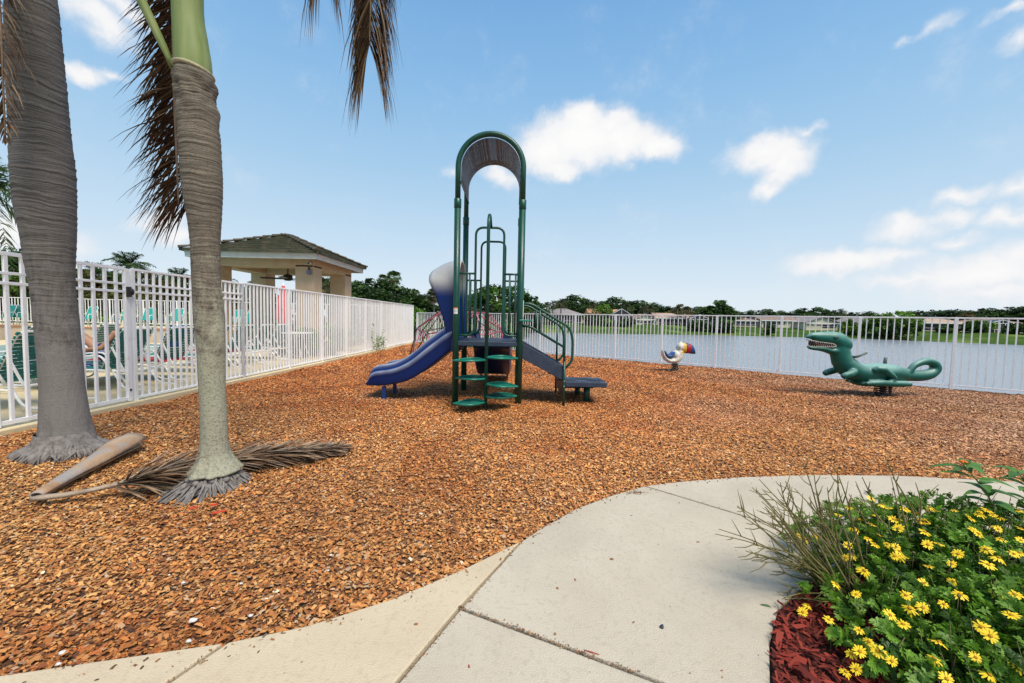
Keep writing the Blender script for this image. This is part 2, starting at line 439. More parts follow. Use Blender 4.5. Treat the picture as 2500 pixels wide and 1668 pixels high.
M['soil'] = m
xs = np.arange(-6.2, 16, .16); ys = np.arange(-4, 22.6, .16)
GX, GY = np.meshgrid(xs, ys)
GZ = mulch_h(GX, GY)
ny, nx = GX.shape; idx = np.arange(nx*ny).reshape(ny, nx)
Q = np.stack([idx[:-1,:-1], idx[:-1,1:], idx[1:,1:], idx[1:,:-1]], -1).reshape(-1, 4)
cx = GX.ravel()[Q].mean(1); cy = GY.ravel()[Q].mean(1)
side = (cx-RP.x)*RNRM.x + (cy-RP.y)*RNRM.y
keep = (cx > -5.52+.0185*(cy-4.2)+.0) & (side < .16)
o = np_obj('mulch_ground', np.stack([GX, GY, GZ], -1).reshape(-1, 3), Q[keep], M['soil'], smooth=True); tag(o, kind='structure')

# ------------------------------------------------------------------ concrete path (slabs split by joints)
PATH_OUT = [(-3.4,1.13),(-2.6,1.22),(-1.826,1.369),(-1.102,1.514),(-.856,1.626),(-.538,1.802),(-.238,2.033),(.065,2.286)]
PATH_OUT2 = [(.092,2.326),(.205,2.462),(.47,2.735),(.769,2.957),(1.093,3.136),(1.429,3.259),(2.011,3.385),(2.679,3.47),(3.442,3.499),(4.501,3.412),(5.6,3.15)]
BED = [(.93,1.05),(.99,1.40),(1.10,1.574),(1.27,1.777),(1.5,1.93),(1.80,2.06),(2.15,2.18),(2.6,2.2),(3.2,2.05),(3.7,1.7),(3.9,1.0),(3.5,.2),(2.4,-.3),(1.4,.1)]
def conc(name, c1, c2):
    m = mat(name, c1, c2, 2.2, .82, .35, 160, spec=.25, detail=9, c3=tuple(k*.90 for k in c1), s3=46, t3=(.52,.75))
    nt = m.node_tree; b = nt.nodes['Principled BSDF']; src = b.inputs['Base Color'].links[0].from_socket
    tc = N(nt,'ShaderNodeTexCoord')
    def layer(src, scale, c, lo, hi, amt, dist=0):          # hairlines / worn blotches in the slab itself
        n = N(nt,'ShaderNodeTexNoise'); n.inputs['Scale'].default_value = scale; n.inputs['Detail'].default_value = 4; n.inputs['Distortion'].default_value = dist
        nt.links.new(tc.outputs['Object'], n.inputs['Vector']); v = n.outputs['Fac']
        if dist:
            a = N(nt,'ShaderNodeMath',operation='SUBTRACT'); a.inputs[1].default_value = .5; nt.links.new(v, a.inputs[0]); q = N(nt,'ShaderNodeMath',operation='ABSOLUTE'); nt.links.new(a.outputs[0], q.inputs[0]); v = q.outputs[0]
        r = N(nt,'ShaderNodeMapRange'); r.inputs[1].default_value = lo; r.inputs[2].default_value = hi; r.inputs[4].default_value = amt; nt.links.new(v, r.inputs[0])
        x = N(nt,'ShaderNodeMix',data_type='RGBA'); x.inputs[7].default_value = (*c,1); nt.links.new(r.outputs[0], x.inputs[0]); nt.links.new(src, x.inputs[6]); return x.outputs[2]
    src = layer(src, 26, tuple(k*.62 for k in c1), .006, .001, .40, 1.6)
    src = layer(src, 1.3, tuple(k*.80 for k in c1), .50, .72, .65)
    src = layer(src, 150, tuple(k*.45 for k in c1), .68, .74, .55)
    nt.links.new(src, b.inputs['Base Color'])
    return m
M['conc_a'] = conc('concrete_cream', (.53,.435,.30), (.58,.485,.34))
M['conc_b'] = conc('concrete_grey', (.475,.415,.32), (.525,.465,.365))
M['joint'] = mat('joint_dirt', (.13,.095,.06), (.20,.15,.10), 30, .95, .4)
J1a, J1b = Vector((.08,2.31,0)), g(995,1668)      # joint between cream edge slab and the grey slabs
J2a, J2b = g(1122,1500), g(1564,1668)
J3a, J3b = g(1572,1195), g(1936,1372)
# extend along their lines below the frame
def ext(a, b, L): return b + (b-a).normalized()*L
base = MB()
pb = [(x,y,-.10) for x,y in PATH_OUT+PATH_OUT2[1:]] + [(6,-3,-.1),(-3.4,-3,-.1)]
# dark bed under the joints
base.prism(pb, (0,0,0), (0,0,.104))
o = base.build('path_joint', M['joint'], loc=(1,1,-.1)); tag(o, kind='structure')
def slab(name, poly, m):
    P = [Vector((p[0], p[1], .001)) for p in poly]
    # shrink by half the joint width
    n = len(P); c = sum(P, Vector())/n; area = sum(P[i].x*P[(i+1)%n].y - P[(i+1)%n].x*P[i].y for i in range(n))
    if area < 0: P = P[::-1]
    Q = []
    for i in range(n):
        a, b_, c_ = P[i-1], P[i], P[(i+1)%n]
        e1, e2 = (b_-a).normalized(), (c_-b_).normalized()
        n1, n2 = Vector((-e1.y,e1.x,0)), Vector((-e2.y,e2.x,0)); k = (n1+n2)
        k = k/(max(.35, 1+n1.dot(n2)))
        Q.append(b_ + k*.0085)
    mb = MB(); mb.prism(Q, (0,0,0), (0,0,.031))
    o = mb.build(name, m, loc=(c.x,c.y,0), bevel=.007); tag(o, kind='structure'); return o
J4a, J4b = g(558,1582), g(436,1668)
J1e = ext(J1a, J1b, 1.5); J4e = ext(J4a, J4b, .9); J2e = ext(J2a, J2b, .40); J3e = Vector((2.0,2.35,0))
slab('path_slab', [(-3.4,1.13),(-2.6,1.22),(-1.826,1.369),(J4a.x,J4a.y),(J4e.x,J4e.y),(-3.4,.3)], M['conc_a'])
slab('path_slab', [(J4a.x,J4a.y)]+PATH_OUT[4:7]+[(J1a.x,J1a.y),(J2a.x,J2a.y),(J1e.x,J1e.y),(J4e.x,J4e.y)], M['conc_a'])
i3 = min(range(len(PATH_OUT2)), key=lambda i: (Vector((*PATH_OUT2[i],0))-J3a).length)
outm = [p for p in PATH_OUT2 if p[0] < J3a.x-.02]
slab('path_slab', [(J1a.x,J1a.y)]+outm[1:]+[(J3a.x,J3a.y),(J3e.x,J3e.y),(2.15,2.18),(1.80,2.06),(1.5,1.93),(1.27,1.777),(1.10,1.574),(.99,1.40),(.93,1.05),(J2e.x,J2e.y),(J2a.x,J2a.y)], M['conc_b'])
slab('path_slab', [(J2a.x,J2a.y),(J2e.x,J2e.y),(.93,.6),(.6,-.4),(J1e.x,J1e.y)], M['conc_b'])
outr = [p for p in PATH_OUT2 if p[0] > J3a.x+.02]
slab('path_slab', [(J3a.x,J3a.y)]+outr+[(5.4,1.6),(3.9,1.5),(3.7,1.7),(3.2,2.05),(2.6,2.2),(2.15,2.18),(J3e.x,J3e.y)], M['conc_b'])
# red mulch bed
bd = MB(); bd.prism([(x,y,-.02) for x,y in BED], (0,0,0), (0,0,.052))
M['redsoil'] = mat('red_bed_soil', (.05,.008,.005), (.12,.018,.010), 60, .9, .8)
o = bd.build('red_mulch_bed', M['redsoil'], loc=(2,1.2,0)); tag(o, kind='structure')

# ------------------------------------------------------------------ wood chips: one loose mass, real little pieces
def inpoly(X, Y, poly):
    ins = np.zeros(X.shape, bool); n = len(poly)
    for i in range(n):
        a, b = poly[i], poly[(i+1) % n]
        c = ((a[1] > Y) != (b[1] > Y)); ins ^= c & (X < (b[0]-a[0])*(Y-a[1])/((b[1]-a[1]) or 1e-9)+a[0])
    return ins
def chips(P, z, L, W, cols, tilt, rng, asp=(1.0,1.0)):
    n = len(P); a = rng.uniform(0, 2*PI, n)
    t1, t2 = rng.normal(0, tilt, n), rng.normal(0, tilt, n)
    ux = np.stack([np.cos(a), np.sin(a), np.tan(t1).clip(-1.4,1.4)], -1)
    uy = np.stack([-np.sin(a), np.cos(a), np.tan(t2).clip(-1.4,1.4)], -1)
    ux /= np.linalg.norm(ux, axis=1)[:,None]; uy /= np.linalg.norm(uy, axis=1)[:,None]
    nn = np.cross(ux, uy)
    C = np.stack([P[:,0], P[:,1], z], -1)
    l, w_ = L[:,None]/2, W[:,None]/2
    j = lambda: rng.uniform(.55, 1.15, (n,1))
    bend = nn*(L[:,None]*rng.uniform(-.10,.18,(n,1)))
    v = [C - ux*l*j() - uy*w_*j(), C + bend - uy*w_*j(), C + ux*l*j() - uy*w_*j(), C + ux*l*j() + uy*w_*j(), C + bend + uy*w_*j(), C - ux*l*j() + uy*w_*j()]
    V = np.stack(v, 1).reshape(-1, 3); b = (np.arange(n)*6)[:,None]
    Q = np.concatenate([b + np.array([[0,1,4,5]]), b + np.array([[1,2,3,4]])], 0)
    return V, Q, np.repeat(cols, 6, 0)
path_poly = PATH_OUT+PATH_OUT2[1:]+[(6,-3),(-3.4,-3)]
def path_d(X, Y):
    pts = np.array(PATH_OUT+PATH_OUT2[1:]); d = np.full(X.shape, 9.)
    for a, b in zip(pts[:-1], pts[1:]):
        e = b-a; t = np.clip(((X-a[0])*e[0]+(Y-a[1])*e[1])/(e@e),0,1); d = np.minimum(d, np.hypot(X-a[0]-t*e[0], Y-a[1]-t*e[1]))
    return d
CHIP_PAL = np.array([(.56,.33,.15),(.52,.25,.09),(.34,.16,.065),(.46,.36,.29),(.15,.075,.04),(.56,.36,.19),(.42,.17,.07),(.75,.70,.66),(.28,.12,.06)])
def chip_cols(X, Y, rng):
    n = len(X)
    nx_ = np.array([mnoise.noise((x*.45, y*.45, 3.1)) for x, y in zip(X, Y)])
    n2_ = np.array([mnoise.noise((x*1.25+7, y*1.25, 8.7)) for x, y in zip(X, Y)])
    base = np.array([.22,.23,.20,.07,.08,.09,.11,.003,.10]); cs = np.cumsum(base/base.sum())
    u = rng.random(n); k = np.searchsorted(cs, u).clip(0, 8); c = CHIP_PAL[k]*rng.uniform(.78,1.18,(n,1))
    red = np.clip((Y-4.2)/4 + nx_*.9, 0, 1)[:,None]          # fresher, redder wood further in
    grey = np.clip((X-3)/5 + nx_*.8, 0, 1)[:,None]*.68
    tan = np.clip(-(X+1.2)/3 + nx_*.6, 0, 1)[:,None]*np.clip((5-Y)/2,0,1)[:,None]
    c = c*(1-red*np.array([[.04,.22,.34]]))
    c = c*(1+tan*np.array([[-.08,.06,.12]]))
    grey = np.maximum(grey, .75*np.exp(-(((X+2.0)/.5)**2+((Y-6.75)/.4)**2))[:,None])
    lum = c.mean(1, keepdims=True)
    c = c*(1-grey) + (lum*np.array([[1.28,.97,.84]]))*grey
    damp = np.clip((n2_-.12)/.30, 0, 1)[:,None]              # damp, redder, darker patches
    c = c*(1-damp*np.array([[.14,.24,.30]]))
    return np.clip(c*np.array([[1.02,.86,.645]])*(1.11+.22*np.clip((Y-2.4)/2,0,1)+.26*nx_)[:,None], 0, .8)
VV, QQ, CC, off = [], [], [], 0
for (y0, y1, dens, L0) in [(1.0,2.6,6600,.0195),(2.6,4.2,6000,.0185),(4.2,6.5,4200,.020),(6.5,9.5,2500,.024),(9.5,14,1150,.033),(14,21.5,420,.048)]:
    x0, x1 = -5.6, min(1.45*y1+1.5, 15)
    n = int((x1-x0)*(y1-y0)*dens)
    X = RNG.uniform(x0, x1, n); Y = RNG.uniform(y0, y1, n)
    sd = (X-RP.x)*RNRM.x + (Y-RP.y)*RNRM.y
    k = (X > lfx(Y)+.11) & (sd < .10) & (np.abs(X) < 1.45*Y+1.6) & ~inpoly(X, Y, path_poly)
    X, Y = X[k], Y[k]; n = len(X)
    z = mulch_h(X, Y) + RNG.uniform(.002,.020,n)
    pd = path_d(X, Y); z = np.where(pd < .3, np.minimum(z, .006+pd*.08), z)
    L = L0*RNG.lognormal(0,.35,n).clip(.4,2.2); W = L*RNG.uniform(.35,.8,n)
    V, Q, C = chips(np.stack([X,Y],-1), z, L, W, chip_cols(X, Y, RNG), .25, RNG)
    VV.append(V); QQ.append(Q+off); CC.append(C); off += len(V)
M['chip'] = leafmat('wood_chip', trans=0, rough=.8, spec=.25)
o = np_obj('wood_chips', np.concatenate(VV), np.concatenate(QQ), M['chip'], cols=np.concatenate(CC)); tag(o, kind='stuff')
# red bark shreds in the flower bed
n = 20000
X = RNG.uniform(.9,3.9,n); Y = RNG.uniform(.4,2.25,n); k = inpoly(X, Y, BED); X, Y = X[k], Y[k]; n = len(X)
c = np.array([[.19,.021,.013]])*RNG.uniform(.25,1.35,(n,1))*np.array([1,1,1]) + RNG.uniform(0,.03,(n,1))*np.array([[1,.5,.3]])
L = .034*RNG.lognormal(0,.5,n).clip(.3,2.4)
V, Q, C = chips(np.stack([X,Y],-1), .035+RNG.uniform(0,.03,n), L, L*RNG.uniform(.12,.35,n), c, .32, RNG)
o = np_obj('red_bark', V, Q, M['chip'], cols=C); tag(o, kind='stuff')
# ------------------------------------------------------------------ picket fences
def picket_run(root, posts, top, low, posth, pick=.1254, pw=.019, pd=.019, mids=(), postw=.05, lowrail=.10, cap=True, panels=None):
    """posts: list of (x,y); each panel gets its own rails and picket panel, each post is a part"""
    for i, (x, y) in enumerate(posts):
        d = Vector((posts[min(i+1,len(posts)-1)][0]-posts[max(i-1,0)][0], posts[min(i+1,len(posts)-1)][1]-posts[max(i-1,0)][1],0)).normalized()
        s_ = Vector((-d.y, d.x, 0))
        mb = MB(); mb.obox((x,y,posth/2-.03), d, s_, (0,0,1), postw/2, postw/2, posth/2+.03)
        mb.build('post', M['white'], root, bevel=.003)
    for i in range(len(posts)-1):
        a, b = Vector((*posts[i],0)), Vector((*posts[i+1],0)); L = (b-a).length; d = (b-a)/L; s_ = Vector((-d.y,d.x,0))
        r = MB(); r.obox((a+b)/2+Vector((0,0,top-.016)), d, s_, (0,0,1), L/2, .021, .016); r.build('top_rail', M['white'], root, bevel=.004)
        r = MB(); r.obox((a+b)/2+Vector((0,0,lowrail)), d, s_, (0,0,1), L/2-postw/2, .016, .016); r.build('bottom_rail', M['white'], root, bevel=.003)
        for z in mids:
            r = MB(); r.obox((a+b)/2+Vector((0,0,z)), d, s_, (0,0,1), L/2-postw/2, .0165, .016); r.build('middle_rail', M['white'], root, bevel=.003)
        n = max(2, int(round(L/pick))); p = MB()
        for k in range(1, n):
            c = a + d*(L*k/n)
            p.obox(c+Vector((random.uniform(-.002,.002),0,(low+top-.03)/2)), d, s_, (0,0,1), pw/2, pd/2, (top-.03-low)/2)
        p.build('picket_panel', M['white'], root)

# tall fence along the pool: two-rail sections by the gate, single-rail ones beyond
GATE_Y = 5.705
ps = [(lfx(y), y) for y in (GATE_Y+.06, 8.05)]
ps2 = [(lfx(y), y) for y in np.linspace(8.05, 20.9, 9)]
root = thing('picket_fence', 'tall white picket fence between the wood chips and the pool deck', 'fence', (lfx(8), 8.05, 0))
a, b = ps
picket_run(root, [a, (lfx(6.9), 6.9), b], 1.965, .085, 1.955, pick=.118, pw=.026, pd=.026, mids=(1.74, 1.63), lowrail=.09)
picket_run(root, ps2[0:], 1.975, .085, 1.965, pick=.118, pw=.026, pd=.026, lowrail=.09)
# gate in front of it
gy0, gy1 = 4.18, GATE_Y-.03
root = thing('pool_gate', 'white metal pool gate with a black latch beside the thick grey palm', 'gate', (lfx(5), 5, 0))
for y in (gy0+.03, gy1):
    fr = MB(); fr.box(lfx(y)-.025, y-.03, .06, lfx(y)+.025, y+.03, 1.95)
    fr.build('gate_stile', M['white'], root, bevel=.004)
A, B = Vector((lfx(gy0),gy0,0)), Vector((lfx(gy1),gy1,0))
for nm, z, h in (('top_rail',1.945,.042),('middle_rail',1.735,.030),('middle_rail',1.625,.034),('bottom_rail',.10,.045)):
    r = MB(); r.bar(A+Vector((0,.06,z)), B+Vector((0,-.03,z)), .034, h); r.build(nm, M['white'], root, bevel=.003)
p = MB(); n = 10
for k in range(1, n):
    c = A.lerp(B, (k+.15)/(n+.1)); p.box(c.x-.014, c.y-.016, .10, c.x+.014, c.y+.016, 1.93)
p.build('picket_panel', M['white'], root)
lt = MB(); lp = at(328,713,GATE_Y)
lt.box(lfx(gy1)+.025, gy1-.03, lp.z-.075, lfx(gy1)+.062, gy1+.028, lp.z+.07)
lt.ell((lfx(gy1)+.05, gy1+.03, lp.z+.0), .03, .035, .05)
lt.build('latch', M['black'], root, bevel=.008)
hb = MB(); hb.ell((lfx(gy1)+.027, gy1, .22), .008, .016, .02); hb.build('bolt', M['black'], root)
# gate post line, and the section left of the gate, out toward the frame edge
root = thing('picket_fence', 'near end of the white picket fence, left of the pool gate', 'fence', (lfx(3), 3.4, 0))
picket_run(root, [(lfx(4.10),4.10),(lfx(2.6),2.6),(lfx(1.0),1.0)], 1.965, .085, 1.955, pick=.118, pw=.026, pd=.026, mids=(1.74,1.63), lowrail=.09)

# lower fence along the lake
root = thing('picket_fence', 'lower white picket fence running along the lake edge', 'fence', (RP.x, RP.y, 0))
ps = [(RP.x+RD.x*1.632*k, RP.y+RD.y*1.632*k) for k in range(-7, 9)]
ps[0] = (lfx(21.2)+.12, RP.y-(RP.x-lfx(21.2)-.12)*RD.y/RD.x)
picket_run(root, ps, 1.61, .055, 1.60, pick=.1254, pw=.022, pd=.022, lowrail=.07, postw=.060)
# far pool fence behind the terrace
root = thing('picket_fence', 'white picket fence behind the raised terrace across the pool', 'fence', (-15, 20, .6))
xs_ = [-34+1.7*k for k in range(17)]
picket_run(root, [(x, 20.2) for x in xs_], 1.93, .70, 1.92, pick=.15, pw=.024, pd=.024, lowrail=.74)
# ------------------------------------------------------------------ palms
def trunk_mat(name, c1, c2, c3, lich=None, lz=(0,1), pits=.55):
    m, nt, b = newmat(name)
    tc = N(nt,'ShaderNodeTexCoord'); mp = N(nt,'ShaderNodeMapping'); mp.inputs['Scale'].default_value = (.9,.9,30)
    dn = N(nt,'ShaderNodeTexNoise'); dn.inputs['Scale'].default_value = 2.2; dn.inputs['Detail'].default_value = 3; nt.links.new(tc.outputs['Object'], dn.inputs['Vector'])
    dd = N(nt,'ShaderNodeVectorMath',operation='MULTIPLY_ADD'); dd.inputs[1].default_value = (0,0,.16); nt.links.new(dn.outputs['Color'], dd.inputs[0]); nt.links.new(tc.outputs['Object'], dd.inputs[2])
    nt.links.new(dd.outputs[0], mp.inputs[0])
    n1 = N(nt,'ShaderNodeTexNoise'); n1.inputs['Scale'].default_value = 1.5; n1.inputs['Detail'].default_value = 8; n1.inputs['Roughness'].default_value = .65
    nt.links.new(mp.outputs[0], n1.inputs['Vector'])
    # smooth fibrous bark low down, ringed bark higher up
    mpf = N(nt,'ShaderNodeMapping'); mpf.inputs['Scale'].default_value = (16,16,3.5); nt.links.new(tc.outputs['Object'], mpf.inputs[0])
    nf = N(nt,'ShaderNodeTexNoise'); nf.inputs['Scale'].default_value = 2; nf.inputs['Detail'].default_value = 8; nf.inputs['Roughness'].default_value = .7; nt.links.new(mpf.outputs[0], nf.inputs['Vector'])
    szz = N(nt,'ShaderNodeSeparateXYZ'); nt.links.new(tc.outputs['Object'], szz.inputs[0])
    zf = N(nt,'ShaderNodeMapRange'); zf.inputs[1].default_value = .9; zf.inputs[2].default_value = 2.3; zf.inputs[3].default_value = .22; nt.links.new(szz.outputs[2], zf.inputs[0])
    mf = N(nt,'ShaderNodeMix'); nt.links.new(zf.outputs[0], mf.inputs[0]); nt.links.new(nf.outputs['Fac'], mf.inputs[2]); nt.links.new(n1.outputs['Fac'], mf.inputs[3])
    rp = N(nt,'ShaderNodeValToRGB'); nt.links.new(mf.outputs[0], rp.inputs[0])
    while len(rp.color_ramp.elements) < 4: rp.color_ramp.elements.new(.5)
    for e,(p,c) in zip(rp.color_ramp.elements, [(.36,c3),(.455,c1),(.555,c2),(.68,tuple(k*1.3 for k in c2))]): e.position = p; e.color = (*c,1)
    out = rp.outputs[0]
    # small dark pits and pale lichen
    n2 = N(nt,'ShaderNodeTexNoise'); n2.inputs['Scale'].default_value = 95; n2.inputs['Detail'].default_value = 6; nt.links.new(tc.outputs['Object'], n2.inputs['Vector'])
    mr = N(nt,'ShaderNodeMapRange'); mr.inputs[1].default_value = .62; mr.inputs[2].default_value = .72; mr.inputs[4].default_value = .6; nt.links.new(n2.outputs['Fac'], mr.inputs[0])
    x = N(nt,'ShaderNodeMix',data_type='RGBA'); x.inputs[7].default_value = (*[k*.35 for k in c3],1); nt.links.new(mr.outputs[0], x.inputs[0]); nt.links.new(out, x.inputs[6]); out = x.outputs[2]
    if lich:
        n3 = N(nt,'ShaderNodeTexNoise'); n3.inputs['Scale'].default_value = 7; n3.inputs['Detail'].default_value = 9; n3.inputs['Roughness'].default_value = .7; nt.links.new(tc.outputs['Object'], n3.inputs['Vector'])
        sz = N(nt,'ShaderNodeSeparateXYZ'); nt.links.new(tc.outputs['Object'], sz.inputs[0])
        zr = N(nt,'ShaderNodeMapRange'); zr.inputs[1].default_value = lz[1]; zr.inputs[2].default_value = lz[0]; zr.inputs[3].default_value = -.35; zr.inputs[4].default_value = .42; nt.links.new(sz.outputs[2], zr.inputs[0])
        ad = N(nt,'ShaderNodeMath',operation='ADD'); nt.links.new(n3.outputs['Fac'], ad.inputs[0]); nt.links.new(zr.outputs[0], ad.inputs[1])
        m3 = N(nt,'ShaderNodeMapRange'); m3.inputs[1].default_value = .42; m3.inputs[2].default_value = .62; m3.inputs[4].default_value = .85; nt.links.new(ad.outputs[0], m3.inputs[0])
        x = N(nt,'ShaderNodeMix',data_type='RGBA'); x.inputs[7].default_value = (*lich,1); nt.links.new(m3.outputs[0], x.inputs[0]); nt.links.new(out, x.inputs[6]); out = x.outputs[2]
        # pits again over the lichen
        x2 = N(nt,'ShaderNodeMix',data_type='RGBA'); x2.inputs[7].default_value = (.07,.065,.05,1)
        n4 = N(nt,'ShaderNodeTexNoise'); n4.inputs['Scale'].default_value = 60; n4.inputs['Detail'].default_value = 10; n4.inputs['Roughness'].default_value = .75; nt.links.new(tc.outputs['Object'], n4.inputs['Vector'])
        m4 = N(nt,'ShaderNodeMapRange'); m4.inputs[1].default_value = .51; m4.inputs[2].default_value = .60; m4.inputs[4].default_value = pits; nt.links.new(n4.outputs['Fac'], m4.inputs[0])
        nt.links.new(m4.outputs[0], x2.inputs[0]); nt.links.new(out, x2.inputs[6]); out = x2.outputs[2]
    nt.links.new(out, b.inputs['Base Color']); b.inputs['Roughness'].default_value = .85; b.inputs['Specular IOR Level'].default_value = .2
    bp = N(nt,'ShaderNodeBump'); bp.inputs['Strength'].default_value = .85; bp.inputs['Distance'].default_value = .018
    sm = N(nt,'ShaderNodeMath',operation='MULTIPLY_ADD'); sm.inputs[1].default_value = .22; nt.links.new(n2.outputs['Fac'], sm.inputs[0]); nt.links.new(mf.outputs[0], sm.inputs[2])
    nt.links.new(sm.outputs[0], bp.inputs['Height']); nt.links.new(bp.outputs[0], b.inputs['Normal'])
    return m
M['trunk_a'] = trunk_mat('grey_palm_bark', (.122,.109,.10), (.18,.164,.152), (.044,.038,.033), lich=(.215,.202,.19), lz=(.3,1.8), pits=.22)
M['trunk_b'] = trunk_mat('brown_palm_bark', (.135,.112,.086), (.215,.18,.14), (.038,.030,.022), lich=(.385,.385,.285), lz=(.0,2.5))
M['root'] = mat('palm_root', (.15,.135,.125), (.27,.25,.235), 30, .9, .5)
M['shaft'] = mat('green_crownshaft', (.17,.225,.07), (.26,.305,.12), 2.2, .55, .10, 30, stretch=(7,7,.35), spec=.3)
M['dead'] = leafmat('dry_palm_leaf', trans=.12, rough=.8, spec=.2)
M['frond'] = leafmat('palm_leaf', trans=.30, rough=.45, spec=.4)
M['rachis_dead'] = mat('dry_palm_stem', (.14,.085,.05), (.22,.15,.095), 8, .75, .3)
M['rachis'] = mat('green_palm_stem', (.16,.25,.05), (.22,.31,.08), 6, .5)

def trunk_from_px(name, rows, Y, m, root, zring=.055, amp=.010, top=None, knob=None):
    st = []
    for (y, xl, xr) in rows:
        a, b = at(xl, y, Y), at(xr, y, Y); c = (a+b)/2; ct = c.y/math.hypot(c.x, c.y)
        st.append((c.x, Y, c.z, (b.x-a.x)/2*ct))
    st.sort(key=lambda s: s[2])
    if top: st += top
    zs = np.array([s[2] for s in st]); z0, z1 = zs[0], zs[-1]; n = int((z1-z0)/.011); seg = 44
    rows_ = []
    for i in range(n+1):
        z = z0+(z1-z0)*i/n
        cx, cy, r = (np.interp(z, zs, [s[k] for s in st]) for k in (0,1,3))
        row = []
        for k in range(seg):
            a = 2*PI*k/seg
            zz = z + .02*mnoise.noise((math.cos(a)*1.3, math.sin(a)*1.3, z*1.5))
            ph = (zz/zring + 1.3*mnoise.noise((0,0,zz*5)) + .6*mnoise.noise((0,3,zz*14))) % 1.0
            rg = amp*(ph**2.2)*(.45+.9*abs(mnoise.noise((math.cos(a)*2,math.sin(a)*2,zz*9))))
            lump = .010*mnoise.noise((math.cos(a)*2, math.sin(a)*2, z*3))
            fl = np.interp(z, [0,.12,.35],[1,.8,0])*.035*mnoise.noise((math.cos(a)*3.5, math.sin(a)*3.5, 5.1))
            rr = r*(1+lump)+rg*np.interp(z,[1.1,2.4],[.10,1.0])+fl
            if knob: rr += np.interp(z,[knob[0]-.1,knob[0],knob[1],knob[1]+.03],[0,1,1,0])*(.022*mnoise.noise((math.cos(a)*2.6,math.sin(a)*2.6,zz*13))+.006)
            row.append((cx+rr*math.cos(a), cy+rr*math.sin(a), z))
        rows_.append(row)
    mb = MB(); mb.grid(rows_, True, True)
    return mb.build(name, m, root), st

def leaflets(path, rng, L, n, w, cols, side_dir=None, droop=.5, fwd=.55, hang=0, spread=1.0, start=.12, two=True, plane=None, jit=.25, z_floor=None, seg=3, taper=True):
    """pinnate leaf blades along a stem; returns V, Q, C"""
    P = [Vector(p) for p in path]; cum = [0]
    for a, b in zip(P[:-1], P[1:]): cum.append(cum[-1]+(b-a).length)
    T = cum[-1]; V, Q, C = [], [], []
    for i in range(n):
        t = start+(1-start)*(i+rng.uniform(-.3,.3))/n; t = min(max(t,0),.999); s = t*T
        j = max(k for k in range(len(cum)) if cum[k] <= s); j = min(j, len(P)-2)
        u = (s-cum[j])/max(1e-6, cum[j+1]-cum[j]); p = P[j].lerp(P[j+1], u); d = (P[j+1]-P[j]).normalized()
        sd = Vector(side_dir).normalized() if side_dir is not None else d.cross(Vector((0,0,1)))
        if sd.length < .1: sd = Vector((1,0,0))
        sd = (sd - d*sd.dot(d)).normalized(); upv = sd.cross(d)
        for sg in ((1,-1) if two else (1,)):
            prof = (math.sin(PI*min(1, .18+.82*t))**.6 if taper else 1)
            ll = L*prof*rng.uniform(.75,1.15); ww = w*rng.uniform(.7,1.2)
            dr = (sd*sg*spread + d*(fwd+rng.normal(0,jit)) + upv*rng.normal(.12,jit)).normalized()
            q = p.copy(); c = np.array(cols[rng.integers(len(cols))])*rng.uniform(.7,1.2)
            b0 = len(V); pv = dr.copy()
            for k in range(seg+1):
                f = k/seg; wd = ww*(1-f**1.6)*(.6+.8*min(1,f*4)) if k < seg else ww*.06
                nrm = pv.cross(Vector((0,0,1)));
                if nrm.length < .05: nrm = pv.cross(sd)
                nrm.normalize(); nrm = (nrm + pv.cross(nrm)*rng.normal(0,.5)).normalized()
                if z_floor is not None: q.z = max(q.z, z_floor+rng.uniform(0,.02))
                V.append(q - nrm*wd/2); V.append(q + nrm*wd/2); C += [c, c]
                if k < seg:
                    pv = (pv + Vector((0,0,-1))*(droop/seg*(1+f)) + Vector((0,0,-1))*hang/seg).normalized(); q = q + pv*(ll/seg)
            for k in range(seg): Q.append((b0+2*k, b0+2*k+1, b0+2*k+3, b0+2*k+2))
    return np.array([tuple(v) for v in V]), np.array(Q), np.array(C)

DEADC = [(.16,.095,.055),(.11,.062,.036),(.22,.145,.085),(.075,.042,.028),(.27,.19,.12)]
LIVEC = [(.045,.105,.018),(.065,.14,.025),(.09,.17,.035),(.035,.085,.016)]
def frond(root, path, L, n, w, cols, stem_r, mstem, mleaf, rng, lname='leaflets', **kw):
    s = MB(); k = len(path); s.tube(path, [stem_r*(1-.8*i/(k-1)) for i in range(k)], 6)
    so = s.build('frond', mstem, root)
    V, Q, C = leaflets(path, rng, L, n, w, cols, **kw)
    return np_obj(lname, V, Q, mleaf, parent=so, cols=C), so

rng = np.random.default_rng(5)
